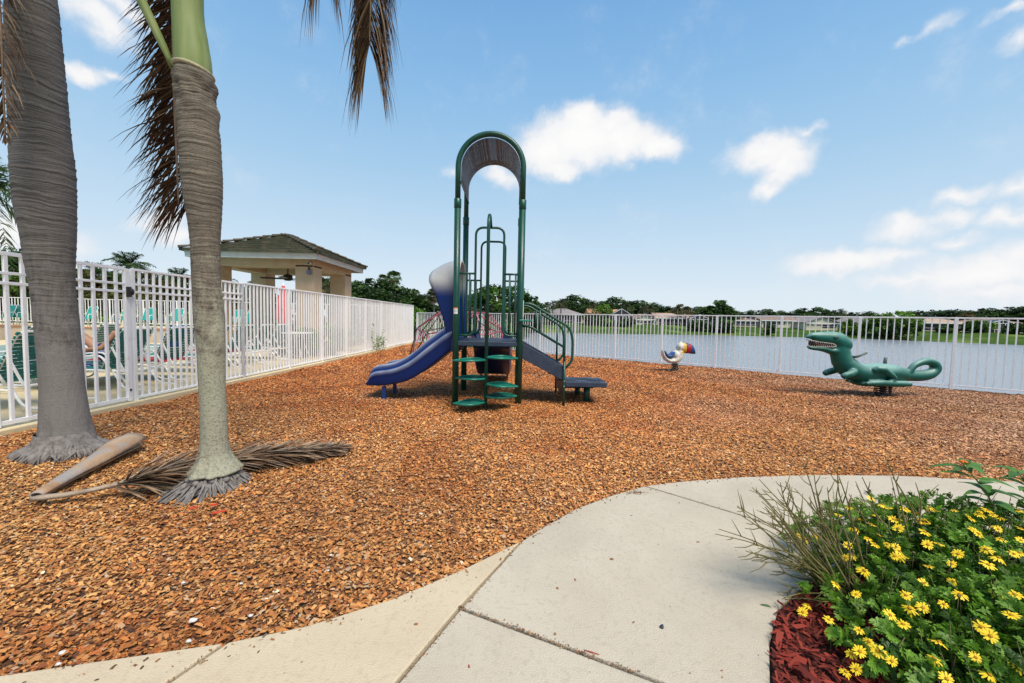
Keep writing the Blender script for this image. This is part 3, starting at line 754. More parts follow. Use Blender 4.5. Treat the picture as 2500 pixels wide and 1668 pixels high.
# ---- thick grey palm at the left edge
YA = 3.72
ba = g(160,1108)
rootA = thing('palm_tree', 'thick grey palm at the left edge with a bulging ringed trunk', 'palm tree', (ba.x, YA, 0), group='tall palms in the wood chips')
rows = [(0,11,145),(156,13,161),(312,22,176),(424,24.5,190),(500,31,191),(580,49,190),(638,58,187),(696,71,186),(773,80,196),(885,91,206),(952,95,212),(1041,93,227),(1077,87,237),(1100,72,246)]
tr, stA = trunk_from_px('trunk', rows, YA, M['trunk_a'], rootA, zring=.075, amp=.0085,
    top=[(q, YA, z, r) for q, z, r in ((-4.62,5.0,.24),(-4.62,5.8,.21),(-4.60,6.4,.19))])
bd = MB(); rws = []
for i, (q, zz_) in enumerate([(-.03,.20),(.012,.13),(.055,.085),(.11,.062),(.155,.045),(.17,.02),(.165,-.03)]):
    row = []
    for k in range(72):
        a = 2*PI*k/72; wv = mnoise.noise((math.cos(a)*2.2, math.sin(a)*2.2, 1.7)); w2 = mnoise.noise((math.cos(a)*9, math.sin(a)*9, 4.2))
        lob = max(0, math.cos(a-PI*1.08))**6*.05 + max(0, math.cos(a-.45))**8*.05
        r = .205 + max(q, -.03)*.42*(1+1.1*wv*(i > 1)+.6*w2*(i > 1)) + (lob if i > 1 else 0)*(q/.11 if q > 0 else 0)
        row.append((stA[0][0]+r*math.cos(a), YA+r*math.sin(a), zz_+.02*w2*(i in (2,3,4))))
    rws.append(row)
bd.grid(rws, True, True)
bd.build('root_flare', M['root'], rootA)
bd = MB()
for k in range(170):
    a = rng.uniform(0, 2*PI)
    if rng.random() < .55: a = (PI*1.12 if rng.random() < .5 else -.25)+rng.normal()*.45
    d = Vector((math.cos(a),math.sin(a),0)); s2 = Vector((-d.y,d.x,0)); c = Vector((stA[0][0],YA,0)); r1 = .235+rng.uniform(.01,.09)
    bd.tube([c+d*.21+Vector((0,0,rng.uniform(.05,.11))), c+d*(.21+r1)/2+Vector((0,0,.045))+s2*rng.normal()*.02, c+d*r1+s2*rng.normal()*.04+Vector((0,0,-.012))], [.014,.012,.005], 6)
bd.build('surface_roots', M['root'], rootA)
def crown(root, c, R, rng, n=9, zup=2.2):
    for k in range(n):
        a = 2*PI*k/n + rng.uniform(-.2,.2); d = Vector((math.cos(a), math.sin(a), 0)); rr = R*rng.uniform(.85,1.1)
        path = [c, c+d*rr*.25+Vector((0,0,zup*.6)), c+d*rr*.6+Vector((0,0,zup*.98)), c+d*rr*.9+Vector((0,0,zup*1.05)), c+d*rr*1.12+Vector((0,0,zup*.98))]
        path = [Vector(p) for p in spline(path, 10)]
        frond(root, path, .62, 46, .040, LIVEC, .030, M['rachis'], M['frond'], rng, droop=.35, fwd=.7)
cs = MB(); tA = Vector((-4.60,YA,6.38))
cs.tube([tA, tA+Vector((0,0,.3)), tA+Vector((0,0,.9)), tA+Vector((0,0,1.5))], [.17,.20,.16,.08], 18); cs.build('crownshaft', M['shaft'], rootA)
crown(rootA, tA+Vector((0,0,1.4)), 2.2, rng, 4)
# dry frond hanging at the left edge, beside the trunk
pth = [at(-330,-620,3.45), at(-150,-420,3.42), at(-35,-170,3.34), at(0,40,3.30), at(8,220,3.28), at(14,350,3.28)]
path = [Vector(p) for p in spline(pth, 16)]
frond(rootA, path, .50, 150, .012, DEADC, .020, M['rachis_dead'], M['dead'], rng, 'dry_leaflets', droop=1.1, fwd=.9, side_dir=(1,.1,0), start=.35)

# ---- slimmer palm with the green crownshaft
YB = 3.06
bb = g(525,1185)
rootB = thing('palm_tree', 'slim palm with a smooth green crownshaft and lichen on its foot', 'palm tree', (bb.x, YB, 0), group='tall palms in the wood chips')
rows = [(176,426,522),(200,421,527),(232,430,524),(268,431,531),(335,435,540),(424,440,545),(469,444,545.5),(536,457,542),(594,464,539),(696,468,541),(773,471,551),(862,480,552),(952,484.6,552),(1019,488,556),(1080,487.6,558),(1105,484,562),(1124,476,572),(1140,462,586),(1150,452,596),(1154,468,582),(1186,480,566)]
tr, stB = trunk_from_px('trunk', rows, YB, M['trunk_b'], rootB, zring=.048, amp=.0052, knob=(at(470,270,YB).z, at(470,190,YB).z))
# swollen scar collar under the shaft
ztop = stB[-1][2]; cx = stB[-1][0]
cs = MB(); rws = []
pr_ = [(-90,395,545,0),(0,418,497.5,0),(89,421.5,508.5,0),(140,424,517,0),(170,427,519,0),(180,430,516,0)]
zz = []
for (y,xl,xr,_) in pr_:
    a, b = at(xl,y,YB), at(xr,y,YB); ct = .77; zz.append(((a.x+b.x)/2, a.z, (b.x-a.x)/2*.80))
zz = [(zz[1][0]+.04, 4.6, .07),(zz[1][0]+.02, 4.3,.11)] + [zz[1]] + zz[2:]
rws = []
for (x,z,r) in [tuple(q) for q in spline(zz, 26)]:
    rws.append([(x+r*math.cos(2*PI*k/30), YB+r*math.sin(2*PI*k/30), z) for k in range(30)])
cs.grid(rws, True, True, True); cs.build('crownshaft', M['shaft'], rootB)
lip = MB(); p0 = at(427,172,YB); p1 = at(519,178,YB); c0 = (p0+p1)/2; rr = (p1.x-p0.x)/2*.82
lip.tube([(c0.x+rr*math.cos(2*PI*k/28), YB+rr*math.sin(2*PI*k/28), c0.z+.02*math.cos(2*PI*k/28+2.6)) for k in range(29)], .016, 8, False)
lip.build('leaf_scar', mat('pale_leaf_scar', (.30,.27,.16), (.40,.35,.22), 14, .6, .3), rootB)
# peeling leaf sheath on the left of the shaft
sh = MB(); rws = []
for (x, y, w_, dy) in [(300,-190,30,-.16),(318,-80,28,-.14),(345,0,26,-.11),(372,55,22,-.08),(396,105,17,-.05),(416,145,10,-.02),(426,172,5,0)]:
    a = at(x-w_/2, y-w_*.2, YB+dy); b = at(x+w_/2, y+w_*.2, YB+dy); mid = (a+b)/2+Vector((0,-.035,0))
    rws.append([a, (a+mid)/2+Vector((0,-.01,0)), mid, (b+mid)/2+Vector((0,-.01,0)), b])
sh.grid(rws); sh.build('leaf_sheath', M['shaft'], rootB, solid=.014)
# dry hanging fronds
def px_path(l, n=18): return [Vector(p) for p in spline([tuple(at(*q)) for q in l], n)]
path = px_path([(440,-330,3.35),(428,-150,3.36),(424,40,3.36),(426,220,3.34),(432,400,3.32),(436,500,3.32)], 22)
frond(rootB, path, .50, 330, .013, DEADC[:4], .022, M['rachis_dead'], M['dead'], rng, 'dry_leaflets', droop=.50, fwd=.75, side_dir=(-1,.1,0), start=.1, jit=.25, taper=False, seg=4, two=False)
frond(rootB, [p+Vector((0,.10,0)) for p in path], .46, 260, .013, DEADC[:4], .015, M['rachis_dead'], M['dead'], rng, 'dry_leaflets', droop=.6, fwd=1.1, side_dir=(-1,-.2,0), start=.1, jit=.35, taper=False, seg=4, two=False)
path = px_path([(505,-440,3.1),(640,-590,3.0),(790,-510,2.95),(880,-300,2.95),(905,-120,2.95),(905,10,2.95),(902,110,2.95)], 26)
frond(rootB, path, .58, 500, .0105, DEADC, .018, M['rachis_dead'], M['dead'], rng, 'dry_leaflets', droop=1.3, fwd=1.0, side_dir=(1,-.15,0), start=.42, jit=.16, spread=.60, taper=False)
path = px_path([(505,-420,3.1),(600,-560,3.1),(700,-520,3.1),(775,-360,3.1),(785,-230,3.1),(786,-120,3.1)], 20)
frond(rootB, path, .66, 170, .010, DEADC, .018, M['rachis_dead'], M['dead'], rng, 'dry_leaflets', droop=1.6, fwd=1.2, side_dir=(1,-.15,0), start=.5, jit=.16, spread=.6, taper=False)
crown(rootB, Vector((zz[0][0], YB, 4.55)), 2.2, rng, 6, 2.7)
# aerial roots
rt = MB(); cB = Vector((stB[0][0], YB, 0)); gapc = 0
for k in range(330):
    a = rng.uniform(0, 2*PI); d = Vector((math.cos(a), math.sin(a), 0)); s2 = Vector((-d.y,d.x,0))
    z0_ = rng.uniform(.02,.095); r0_ = .170-.25*(z0_-.03)+rng.uniform(-.02,.02); r1 = r0_+rng.uniform(.02,.12)+(.07 if math.sin(a) < -.3 and math.cos(a) < .3 else 0)
    tw = s2*rng.uniform(-.05,.05)
    rt.tube([cB+d*(r0_-.05)+Vector((0,0,z0_+.02)), cB+d*r0_+Vector((0,0,z0_)), cB+d*(r0_+(r1-r0_)*.5)+tw*.5+Vector((0,0,z0_*.5)), cB+d*r1+tw+Vector((0,0,-.01))], [.008,.009,.007,.004], 6)
for k in range(60):
    a = rng.uniform(0, 2*PI); d = Vector((math.cos(a), math.sin(a), 0))
    rt.ell(cB+d*rng.uniform(.13,.175)+Vector((0,0,rng.uniform(.05,.10))), .026,.026,.022, 8, 6)
rt.build('root_mass', M['root'], rootB)

# ---- fallen frond lying in the wood chips
rootF = thing('fallen_frond', 'dried palm frond with its woody sheath lying on the wood chips', 'palm frond', g(85,1212), )
A = g(88,1212,.03); E = g(322,1072,.09); d = (E-A); L = d.length; d.normalize(); s2 = d.cross(Vector((0,0,1))).normalized()
sh = MB(); rws = []
for i in range(15):
    t = i/14; c = A.lerp(E, t); r = np.interp(t,[0,.15,.5,.85,1],[.028,.036,.058,.092,.088]); zc = np.interp(t,[0,1],[.035,.085])
    op = np.interp(t,[0,.3,1],[.10,.16,.30]); row = []
    for k in range(17):
        a = -.25 + op + (2*PI-2*op)*k/16
        wob = 1+.16*mnoise.noise((k*.8,t*3,2))+.05*math.sin(k*2.6+t*2)
        row.append(Vector((c.x,c.y,zc)) + s2*r*1.25*math.cos(a)*wob + Vector((0,0,1))*r*.72*math.sin(a)*wob)
    rws.append(row)
sh.grid(rws)
M['sheath'] = mat('dry_leaf_sheath', (.30,.175,.095), (.43,.31,.20), 3, .6, .35, 30, stretch=(1,1,1), c3=(.30,.27,.25), s3=5, t3=(.48,.62))
sh.build('leaf_sheath', M['sheath'], rootF, solid=.010)
path = [Vector(p) for p in spline([tuple(g(*q)) for q in [(84,1216,.03),(170,1206,.05),(260,1188,.07),(400,1155,.12),(560,1122,.13),(700,1104,.11),(800,1095,.07),(850,1088,.03)]], 24)]
st = MB(); rws = []
for i, p in enumerate(path):
    t = i/23; w_ = .034*(1-.8*t); dd = (path[min(i+1,23)]-path[max(i-1,0)]).normalized(); sd = dd.cross(Vector((0,0,1))).normalized()
    rws.append([p-sd*w_+Vector((0,0,-.012)), p-sd*w_*.8+Vector((0,0,.010)), p+sd*w_*.8+Vector((0,0,.016)), p+sd*w_+Vector((0,0,-.012))])
st.grid(rws, True, True, True)
so = st.build('leaf_stem', mat('grey_dry_stem', (.27,.20,.14), (.40,.32,.24), 14, .75, .4, stretch=(1,1,1)), rootF)
GC = [(.30,.21,.14),(.20,.125,.075),(.38,.29,.21),(.13,.075,.045),(.25,.19,.14),(.34,.22,.12)]
for (n_, L_, f, up_, sp) in ((190,.50,1.5,.0,.62),(220,.46,1.8,.5,.50),(130,.40,1.2,.3,.85)):
    V, Q, C = leaflets(path, rng, L_, n_, .019, GC, droop=.22, fwd=f, spread=sp, start=.20, jit=.30, z_floor=.018)
    np_obj('dry_leaflets', V, Q, M['dead'], parent=so, cols=C)
# ------------------------------------------------------------------ play structure (one thing, many parts)
PL = thing('play_structure', 'green and blue playground tower with arched mesh roof, slides and transfer stairs', 'play structure', (-.385, 6.86, 0))
YF, YK = 6.30, 7.42
XL, XR = -.89, .12
G_ = M['green']
def part(mb, name, m, parent=PL, **k): return mb.build(name, m, parent, **k)
posts = [(XL,YF),(XR,YF),(XL,YK),(XR,YK)]
for (x, y) in posts:
    p = MB(); p.tube([(x,y,-.05),(x,y,3.14)], .051, 18); po = part(p, 'post', G_)
    c = MB(); c.tube([(x,y,3.06),(x,y,3.065),(x,y,3.20),(x,y,3.205)], [.051,.057,.057,.046], 18); part(c, 'collar', G_, po)
# arches over the front and the back pair
R_ = (XR-XL)/2; XC = (XL+XR)/2; ZC = 3.69
for y in (YF, YK):
    pth = [(XL,y,3.16),(XL,y,ZC)] + [(XC-R_*math.cos(a), y, ZC+R_*math.sin(a)) for a in np.linspace(0.05,PI-.05,30)] + [(XR,y,ZC),(XR,y,3.16)]
    t = MB(); t.tube(pth, .043, 16); part(t, 'arch', G_)
# perforated roof sheet bent between the arches
def perf_mat():
    m, nt, b = newmat('perforated_roof_mesh')
    tc = N(nt,'ShaderNodeTexCoord')
    v = N(nt,'ShaderNodeTexVoronoi'); v.inputs['Scale'].default_value = 75; v.inputs['Randomness'].default_value = .25; nt.links.new(tc.outputs['Object'], v.inputs['Vector'])
    mr = N(nt,'ShaderNodeMapRange'); mr.inputs[1].default_value = .34; mr.inputs[2].default_value = .46; mr.inputs[3].default_value = .62; mr.inputs[4].default_value = 0; nt.links.new(v.outputs['Distance'], mr.inputs[0])
    n1 = N(nt,'ShaderNodeTexNoise'); n1.inputs['Scale'].default_value = 3; nt.links.new(tc.outputs['Object'], n1.inputs['Vector'])
    rp = N(nt,'ShaderNodeValToRGB'); rp.color_ramp.elements[0].color = (.085,.088,.13,1); rp.color_ramp.elements[1].color = (.145,.145,.195,1); nt.links.new(n1.outputs['Fac'], rp.inputs[0])
    nt.links.new(rp.outputs[0], b.inputs['Base Color']); b.inputs['Roughness'].default_value = .55
    tr = N(nt,'ShaderNodeBsdfTransparent'); ms = N(nt,'ShaderNodeMixShader'); nt.links.new(mr.outputs[0], ms.inputs[0]); nt.links.new(b.outputs[0], ms.inputs[1]); nt.links.new(tr.outputs[0], ms.inputs[2])
    nt.links.new(ms.outputs[0], nt.nodes['Material Output'].inputs['Surface']); return m
M['perf'] = perf_mat()
rw = []
rr = R_-.045
prof = [(XL+.045,3.46)] + [(XC-rr*math.cos(a), ZC+rr*math.sin(a)) for a in np.linspace(0,PI,36)] + [(XR-.045,3.46)]
for (x,z) in prof: rw.append([(x, YF+.03+(YK-YF-.06)*k/8, z) for k in range(9)])
r = MB(); r.grid(rw); rf = part(r, 'roof_mesh', M['perf'], solid=.004)
for (x,z) in (prof[0], prof[-1]):
    e = MB(); e.bar((x,YF,z),(x,YK,z),.012,.03); part(e, 'edge_strip', M['black'], rf)
# deck
d = MB(); d.box(XL+.03, YF-.035, .915, XR-.03, YK+.035, .995); dk = part(d, 'deck', M['deck'], bevel=.012)
gr = MB()
for k in range(34):
    x = XL+.06+k*(XR-XL-.12)/33
    gr.obox((x, (YF+YK)/2, .998), (0,1,0), (1,0,0), (0,0,1), (YK-YF)/2-.04, .006, .004)
part(gr, 'tread_ribs', M['deck'], dk)
# barrier hoops, one at the front and one at the back
xl, xr = -.598, -.155
for y, zt in ((YF, 2.77), (YK, 2.77)):
    hp = fillet([(XL,y,1.085),(xl,y,1.085),(xl,y,zt),(xr,y,zt),(xr,y,1.085),(XR,y,1.085)], .13, 9)
    t = MB(); t.tube(hp, .0185, 12); bo = part(t, 'barrier_hoop', G_)
    for (a, b) in ((XL, xl), (xr, XR)):
        q = MB(); q.tube([(a,y,2.055),(b,y,2.055)], .0165, 10); part(q, 'top_rail', G_, bo)
        for f in (.36, .70):
            q = MB(); x = a+(b-a)*f; q.tube([(x,y,1.09),(x,y,2.055)], .0135, 8); part(q, 'bar', G_, bo)
# side barriers: upright edges beside the stairs
for y0, y1 in ((YF, YF+.28), (YK-.28, YK)):
    q = MB(); q.tube(fillet([(XR,y0,2.05),(XR,y1,2.05),(XR,y1,1.05),(XR,y0,1.05)],.05,5), .0165, 10); part(q, 'side_barrier', G_)
# climbing pole with leaf shaped steps
PX, PY = -.377, 5.90
t = MB(); t.tube(fillet([(PX,PY,-.05),(PX,PY,2.80),(PX+.005,PY+.17,2.93),(PX+.01,YF,2.78)], .12, 8), .0255, 14); pole = part(t, 'climber_pole', G_)
def perf_pod():
    m = mat('perforated_step', (.004,.15,.10), (.012,.19,.135), 9, .35, .2, 70, spec=.5); nt = m.node_tree; b = nt.nodes['Principled BSDF']
    tc = N(nt,'ShaderNodeTexCoord'); v = N(nt,'ShaderNodeTexVoronoi'); v.inputs['Scale'].default_value = 26; v.inputs['Randomness'].default_value = .2; nt.links.new(tc.outputs['Object'], v.inputs['Vector'])
    mr = N(nt,'ShaderNodeMapRange'); mr.inputs[1].default_value = .26; mr.inputs[2].default_value = .34; mr.inputs[3].default_value = 1; mr.inputs[4].default_value = 0; nt.links.new(v.outputs['Distance'], mr.inputs[0])
    x = N(nt,'ShaderNodeMix',data_type='RGBA'); x.inputs[7].default_value = (.02,.03,.02,1); l = b.inputs['Base Color'].links[0]; src = l.from_socket
    nt.links.new(src, x.inputs[6]); nt.links.new(mr.outputs[0], x.inputs[0]); nt.links.new(x.outputs[2], b.inputs['Base Color']); return m
M['podperf'] = perf_pod()
def leaf_outline(sx, L, Wd, n=40):
    pts = []
    for k in range(n):
        a = 2*PI*k/n; u = (1-math.cos(a))/2; wv = math.sin(a)*Wd*(math.sin(PI*min(1,u*.93+.07))**.75)
        pts.append((sx*(u*L), wv))
    return pts
for (sx, z, ya, L) in [(-1,.10,-.06,.47),(1,.19,.16,.46),(-1,.455,.16,.47),(1,.375,-.06,.47),(-1,.735,-.02,.49),(1,.775,.10,.46)]:
    ol = leaf_outline(sx, L, .215); P = []
    for (x, y) in ol:
        u = abs(x)/L; P.append(Vector((PX+x, PY+y+ya*u+.02*(1-u), z+.012*math.sin(u*PI)-.015*u)))
    q = MB(); q.tube(P+[P[0]], .0155, 10, False); st = part(q, 'leaf_step', M['pod'])
    c = sum(P, Vector())/len(P)
    q = MB(); q.grid([[c.lerp(p, f)+Vector((0,0,-.012*(1-f*f)-.004)) for p in P+[P[0]]] for f in (0.02,.35,.7,.98)], True); part(q, 'step_plate', M['podperf'], st, solid=.006)
# transfer stairs to the right
SX0 = XR+.035
def sp(x, y, Y): p = at(x, y, Y); return (p.x, p.z)
for Y in (YF+.045, YK-.045):
    tl, tr_, br, bl = (SX0, .985), (.832,.615), (.832,.385), (SX0,.735)
    q = MB(); q.prism([(p[0], Y-.014, p[1]) for p in (tl,tr_,br,bl)], (0,0,0), (0,.028,0)); part(q, 'stringer', M['deck'], bevel=.006)
for k, (x0, x1, z) in enumerate([(.17,.40,.80),(.38,.62,.655),(.60,.84,.51)]):
    q = MB(); q.box(x0, YF+.062, z-.03, x1, YK-.062, z); part(q, 'tread', M['deck'], bevel=.006)
    q = MB(); q.box(x0-.002, YF+.066, z, x0+.014, YK-.066, z+.13); part(q, 'riser', M['deck'])
q = MB(); q.box(.838, YF+.075, .12, .868, YK-.02, .60); part(q, 'end_panel', M['deck'], bevel=.006)
for y in (YF+.015, YK+.02):
    q = MB(); q.tube([(.832+.012,y,-.03),(.832+.012,y,.70)], .0215, 12); lg = part(q, 'support_leg', G_)
    for z in (.30,.38):
        b_ = MB(); b_.ell((.844,y-.02,z), .011,.01,.011, 8, 6); part(b_, 'bolt', M['bolt'], lg)
# handrails
for Y in (YF+.02, YK-.02):
    a = (XR+.03, Y, 1.605); b = (.30,Y,1.60); c = (.915,Y,1.235); e = (.965,Y,1.06); f = (.965,Y,.70); h = (.85,Y,.585)
    q = MB(); q.tube(fillet([a,b,c,e,f,h], .10, 7), .0205, 12); hr = part(q, 'handrail', G_)
    q = MB(); q.tube(fillet([(XR+.03,Y,1.245),(.285,Y,1.245),(.832,Y,.925)], .06, 5), .0185, 12); part(q, 'middle_rail', G_, hr)
    for (x, z0, z1) in ((.435,1.155,1.52),(.838,.58,1.28)):
        q = MB(); q.tube([(x,Y,z0),(x,Y,z1)], .0185, 12); part(q, 'baluster', G_, hr)
# low step platform
q = MB(); q.box(.875, YF+.10, .275, 1.555, YF+.68, .36); tp = part(q, 'transfer_platform', M['deck'], bevel=.012)
q = MB()
for k in range(15):
    x = .915+k*.036; q.obox((x, YF+.39, .3625), (1, .9 if k < 8 else -.9, 0), (.9,-1,0) if k < 8 else (.9,1,0), (0,0,1), .20, .006, .005)
for k in range(12): q.obox((.93+k*.045, YF+.14, .3625), (1,0,0), (0,1,0), (0,0,1), .016, .012, .004)
part(q, 'tread_ribs', M['deck'], tp)
for (y) in (.24,.44,.56):
    q = MB(); q.ell((1.50, YF+y, .361), .026,.018,.004, 12, 6); part(q, 'bolt', M['black'], tp)
q = MB(); q.box(.90, YF+.70, .155, 1.46, YK+.12, .225); part(q, 'lower_step', M['deck'], bevel=.012)
pp = g(1427,974)
q = MB(); q.tube([(pp.x,YF+.36,-.03),(pp.x,YF+.36,.28)], .056, 18); part(q, 'pedestal', G_)
q = MB(); q.tube([(pp.x-.05,YK-.12,-.03),(pp.x-.05,YK-.12,.16)], .05, 16); part(q, 'pedestal', G_)
# little triangular shelf and sticker strips on the posts
s0 = at(1271,783,YF-.03)
q = MB(); q.prism([(s0.x-.02,YF-.12,s0.z-.012),(s0.x+.19,YF-.03,s0.z-.012),(s0.x+.15,YF+.10,s0.z-.012),(s0.x-.02,YF+.12,s0.z-.012)], (0,0,0), (0,0,.03)); sh = part(q, 'grip_plate', M['pod'], bevel=.008)
for dx in (.03,.08):
    b_ = MB(); b_.ell((s0.x+dx,YF-.05,s0.z+.02), .012,.012,.008, 8, 6); part(b_, 'bolt', M['bolt'], sh)
q = MB(); a = at(1276,734,YF-.02); b = at(1276,775,YF-.02); q.box(XR+.040, YF-.030, b.z, XR+.052, YF+.020, a.z); part(q, 'height_strip', M['label'], bevel=.002)
q = MB(); a = at(1109,758,YF-.05)
rws = []
for z in (a.z-.055, a.z+.028): rws.append([(XL+.0525*math.sin(t), YF-.0525*math.cos(t), z) for t in np.linspace(-.75,.55,9)])
q.grid(rws); sk = part(q, 'sticker', M['label'])
q = MB(); q.grid([[(XL+.0527*math.sin(t), YF-.0527*math.cos(t), z) for t in np.linspace(-.75,.55,9)] for z in (a.z+.0285, a.z+.045)]); part(q, 'sticker_band', M['orange'], sk)
q = MB(); q.grid([[(XL+.0531*math.sin(t), YF-.0531*math.cos(t), z) for t in np.linspace(-.55,.35,7)] for z in (a.z-.012, a.z-.004)]); part(q, 'sticker_lines', M['black'], sk)

# ---- slides: a profile swept down, walls with a double ridge
def slide_mat():
    m, nt, b = newmat('bleached_highlit_blue_plastic')  # real bleaching on the hood, painted ridge highlights on the slides
    a = N(nt,'ShaderNodeAttribute',attribute_name='Col'); tc = N(nt,'ShaderNodeTexCoord')
    n1 = N(nt,'ShaderNodeTexNoise'); n1.inputs['Scale'].default_value = 5; n1.inputs['Detail'].default_value = 7; nt.links.new(tc.outputs['Object'], n1.inputs['Vector'])
    mr = N(nt,'ShaderNodeMapRange'); mr.inputs[3].default_value = .85; mr.inputs[4].default_value = 1.15; nt.links.new(n1.outputs['Fac'], mr.inputs[0])
    v = N(nt,'ShaderNodeVectorMath',operation='SCALE'); nt.links.new(a.outputs['Color'], v.inputs[0]); nt.links.new(mr.outputs[0], v.inputs['Scale'])
    nt.links.new(v.outputs[0], b.inputs['Base Color']); b.inputs['Specular IOR Level'].default_value = .32
    r2 = N(nt,'ShaderNodeMapRange'); r2.inputs[3].default_value = .30; r2.inputs[4].default_value = .5; nt.links.new(n1.outputs['Fac'], r2.inputs[0]); nt.links.new(r2.outputs[0], b.inputs['Roughness'])
    n2 = N(nt,'ShaderNodeTexNoise'); n2.inputs['Scale'].default_value = 80; nt.links.new(tc.outputs['Object'], n2.inputs['Vector'])
    bp = N(nt,'ShaderNodeBump'); bp.inputs['Strength'].default_value = .10; bp.inputs['Distance'].default_value = .01; nt.links.new(n2.outputs['Fac'], bp.inputs['Height']); nt.links.new(bp.outputs[0], b.inputs['Normal'])
    return m
M['slide'] = slide_mat()
BL, RIDGE_HILITE = np.array((.0015,.020,.125)), np.array((.42,.46,.54))  # slide blue, and the pale tone of its painted highlights
def sect(W, H, bedh):                            # (across, up 0..1) from outer bottom near side round to far side
    e = .030
    half = [(0.02,0),(0,.10),(-.004,.34),(-.016,.50),(-.030,.62),(-.022,.70),(.006,.745),(.022,.80),(.022,.90),(.045,.985),(.075,1.0),(.105,.97),(.125,.86),(.135,.60),(.150,.42),(.20,.335)]
    far = [(W-x, z) for (x, z) in half[::-1]]
    return half + [(W/2,.30)] + far
def slide(name, stations, W, mapf, parent=PL):
    rows = []
    S = spline(stations, 46); nb = None
    for k, (s, zt, zb) in enumerate(S):
        H = zt-zb; sc = sect(W, H, 0); row = [mapf(s, x, zb+z*H) for (x, z) in sc]
        row += [mapf(s, W*.75, zb+.02*H), mapf(s, W*.5, zb+.015*H), mapf(s, W*.25, zb+.02*H)]
        rows.append(row)
    mb = MB(); mb.grid(rows, True, True, True); o = mb.build(name, M['slide'], parent)
    n = len(sect(W,1,0))
    nrow = len(rows[0])
    ca = o.data.color_attributes.new('Col','FLOAT_COLOR','POINT'); out = np.ones((len(o.data.vertices),4), dtype=np.float32)
    for i in range(len(o.data.vertices)):
        k = i % nrow; j = i//nrow
        f = {8:.15,9:.75,10:.9,11:.35,5:.62,4:.40}.get(k if k < 17 else (32-k if k < 33 else -1), 0)  # highlight along the wall ridges, put into the vertex colour
        f *= .85+.4*mnoise.noise((j*.35, k*.2, 1.3))
        out[i,:3] = BL*(1-f)+RIDGE_HILITE*f if f > 0 else BL
    ca.data.foreach_set('color', out.ravel()); return o
YS = 6.46
prof_t = [(1125,785),(1050,820),(960,880),(840,970),(720,1075),(620,1150),(520,1205),(420,1237),(320,1252),(250,1270),(205,1315),(178,1400),(150,1452)]
prof_b = [(1125,1080),(1050,1135),(930,1210),(800,1300),(680,1380),(580,1430),(500,1458),(410,1478),(320,1487),(260,1487),(215,1486),(175,1482),(146,1476)]
stn = []
for (a, b) in zip(prof_t, prof_b):
    p, q = at(860+a[0]*.2168, 620+a[1]*.2168, YS), at(860+b[0]*.2168, 620+b[1]*.2168, YS); stn.append((p.x, p.z, q.z))
S_ = spline(stn, 30)
o = slide('slide', stn, .84, lambda s, x, z: (s, YS+x, z))
q = MB(); q.box(XL-.10, YS-.012, .80, XL+.015, YS+.85, 1.06); part(q, 'slide_flange', M['blue'], bevel=.01)
for (x, y) in ((g(932,976).x, YS+.08),(g(957,962).x, YS+.62)):
    q = MB(); q.box(x-.03, y-.03, -.03, x+.03, y+.03, .20); part(q, 'slide_leg', M['blue'], bevel=.006)
st2 = [(7.44,1.16,.80),(7.6,1.10,.72),(7.85,.93,.52),(8.15,.70,.33),(8.5,.50,.18),(8.85,.41,.12),(9.2,.38,.10),(9.4,.34,.11)]
slide('slide', st2, .70, lambda s, x, z: (-.735+x, s, z))
for x in (-.68,-.09):
    q = MB(); q.tube([(x,8.87,-.03),(x,8.87,.16)], .017, 8); part(q, 'slide_leg', M['black'])
# hood over the slide entrance
def hood_rows():
    rows = []
    y0, y1 = YS+.0, YS+.86; ym = (y0+y1)/2; hw = (y1-y0)/2
    arch = []
    for z in np.linspace(.98, 1.86, 12): arch.append((y0, z))
    for a in np.linspace(.12, PI-.12, 19): arch.append((ym-hw*math.cos(a)**1 if True else 0, 1.88+.44*math.sin(a)**.9))
    for z in np.linspace(1.86, .98, 12): arch.append((y1, z))
    for (y, z) in arch:
        xl_ = np.interp(z, [.98,1.15,1.35,1.6,1.85,2.05,2.20,2.34], [-1.03,-1.075,-1.13,-1.215,-1.30,-1.365,-1.375,-1.33])
        row = []
        for k in range(9):
            f = k/8; x = (XL+.02)*(1-f) + xl_*f
            drop = (.17*f**1.6)*np.clip((z-1.7)/.5, 0, 1)
            yy = ym + (y-ym)*(1-.06*f*f)
            row.append((x, yy, z-drop+.02*math.sin(f*PI)*np.clip((z-1.9)/.3,0,1)))
        rows.append(row)
    return rows
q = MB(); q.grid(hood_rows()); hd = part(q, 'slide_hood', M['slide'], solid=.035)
hz = PL.location.z
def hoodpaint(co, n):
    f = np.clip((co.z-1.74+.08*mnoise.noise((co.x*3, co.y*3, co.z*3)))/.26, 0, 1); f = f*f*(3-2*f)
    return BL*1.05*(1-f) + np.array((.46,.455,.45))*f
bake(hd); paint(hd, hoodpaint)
for p in hd.data.polygons: p.use_smooth = True
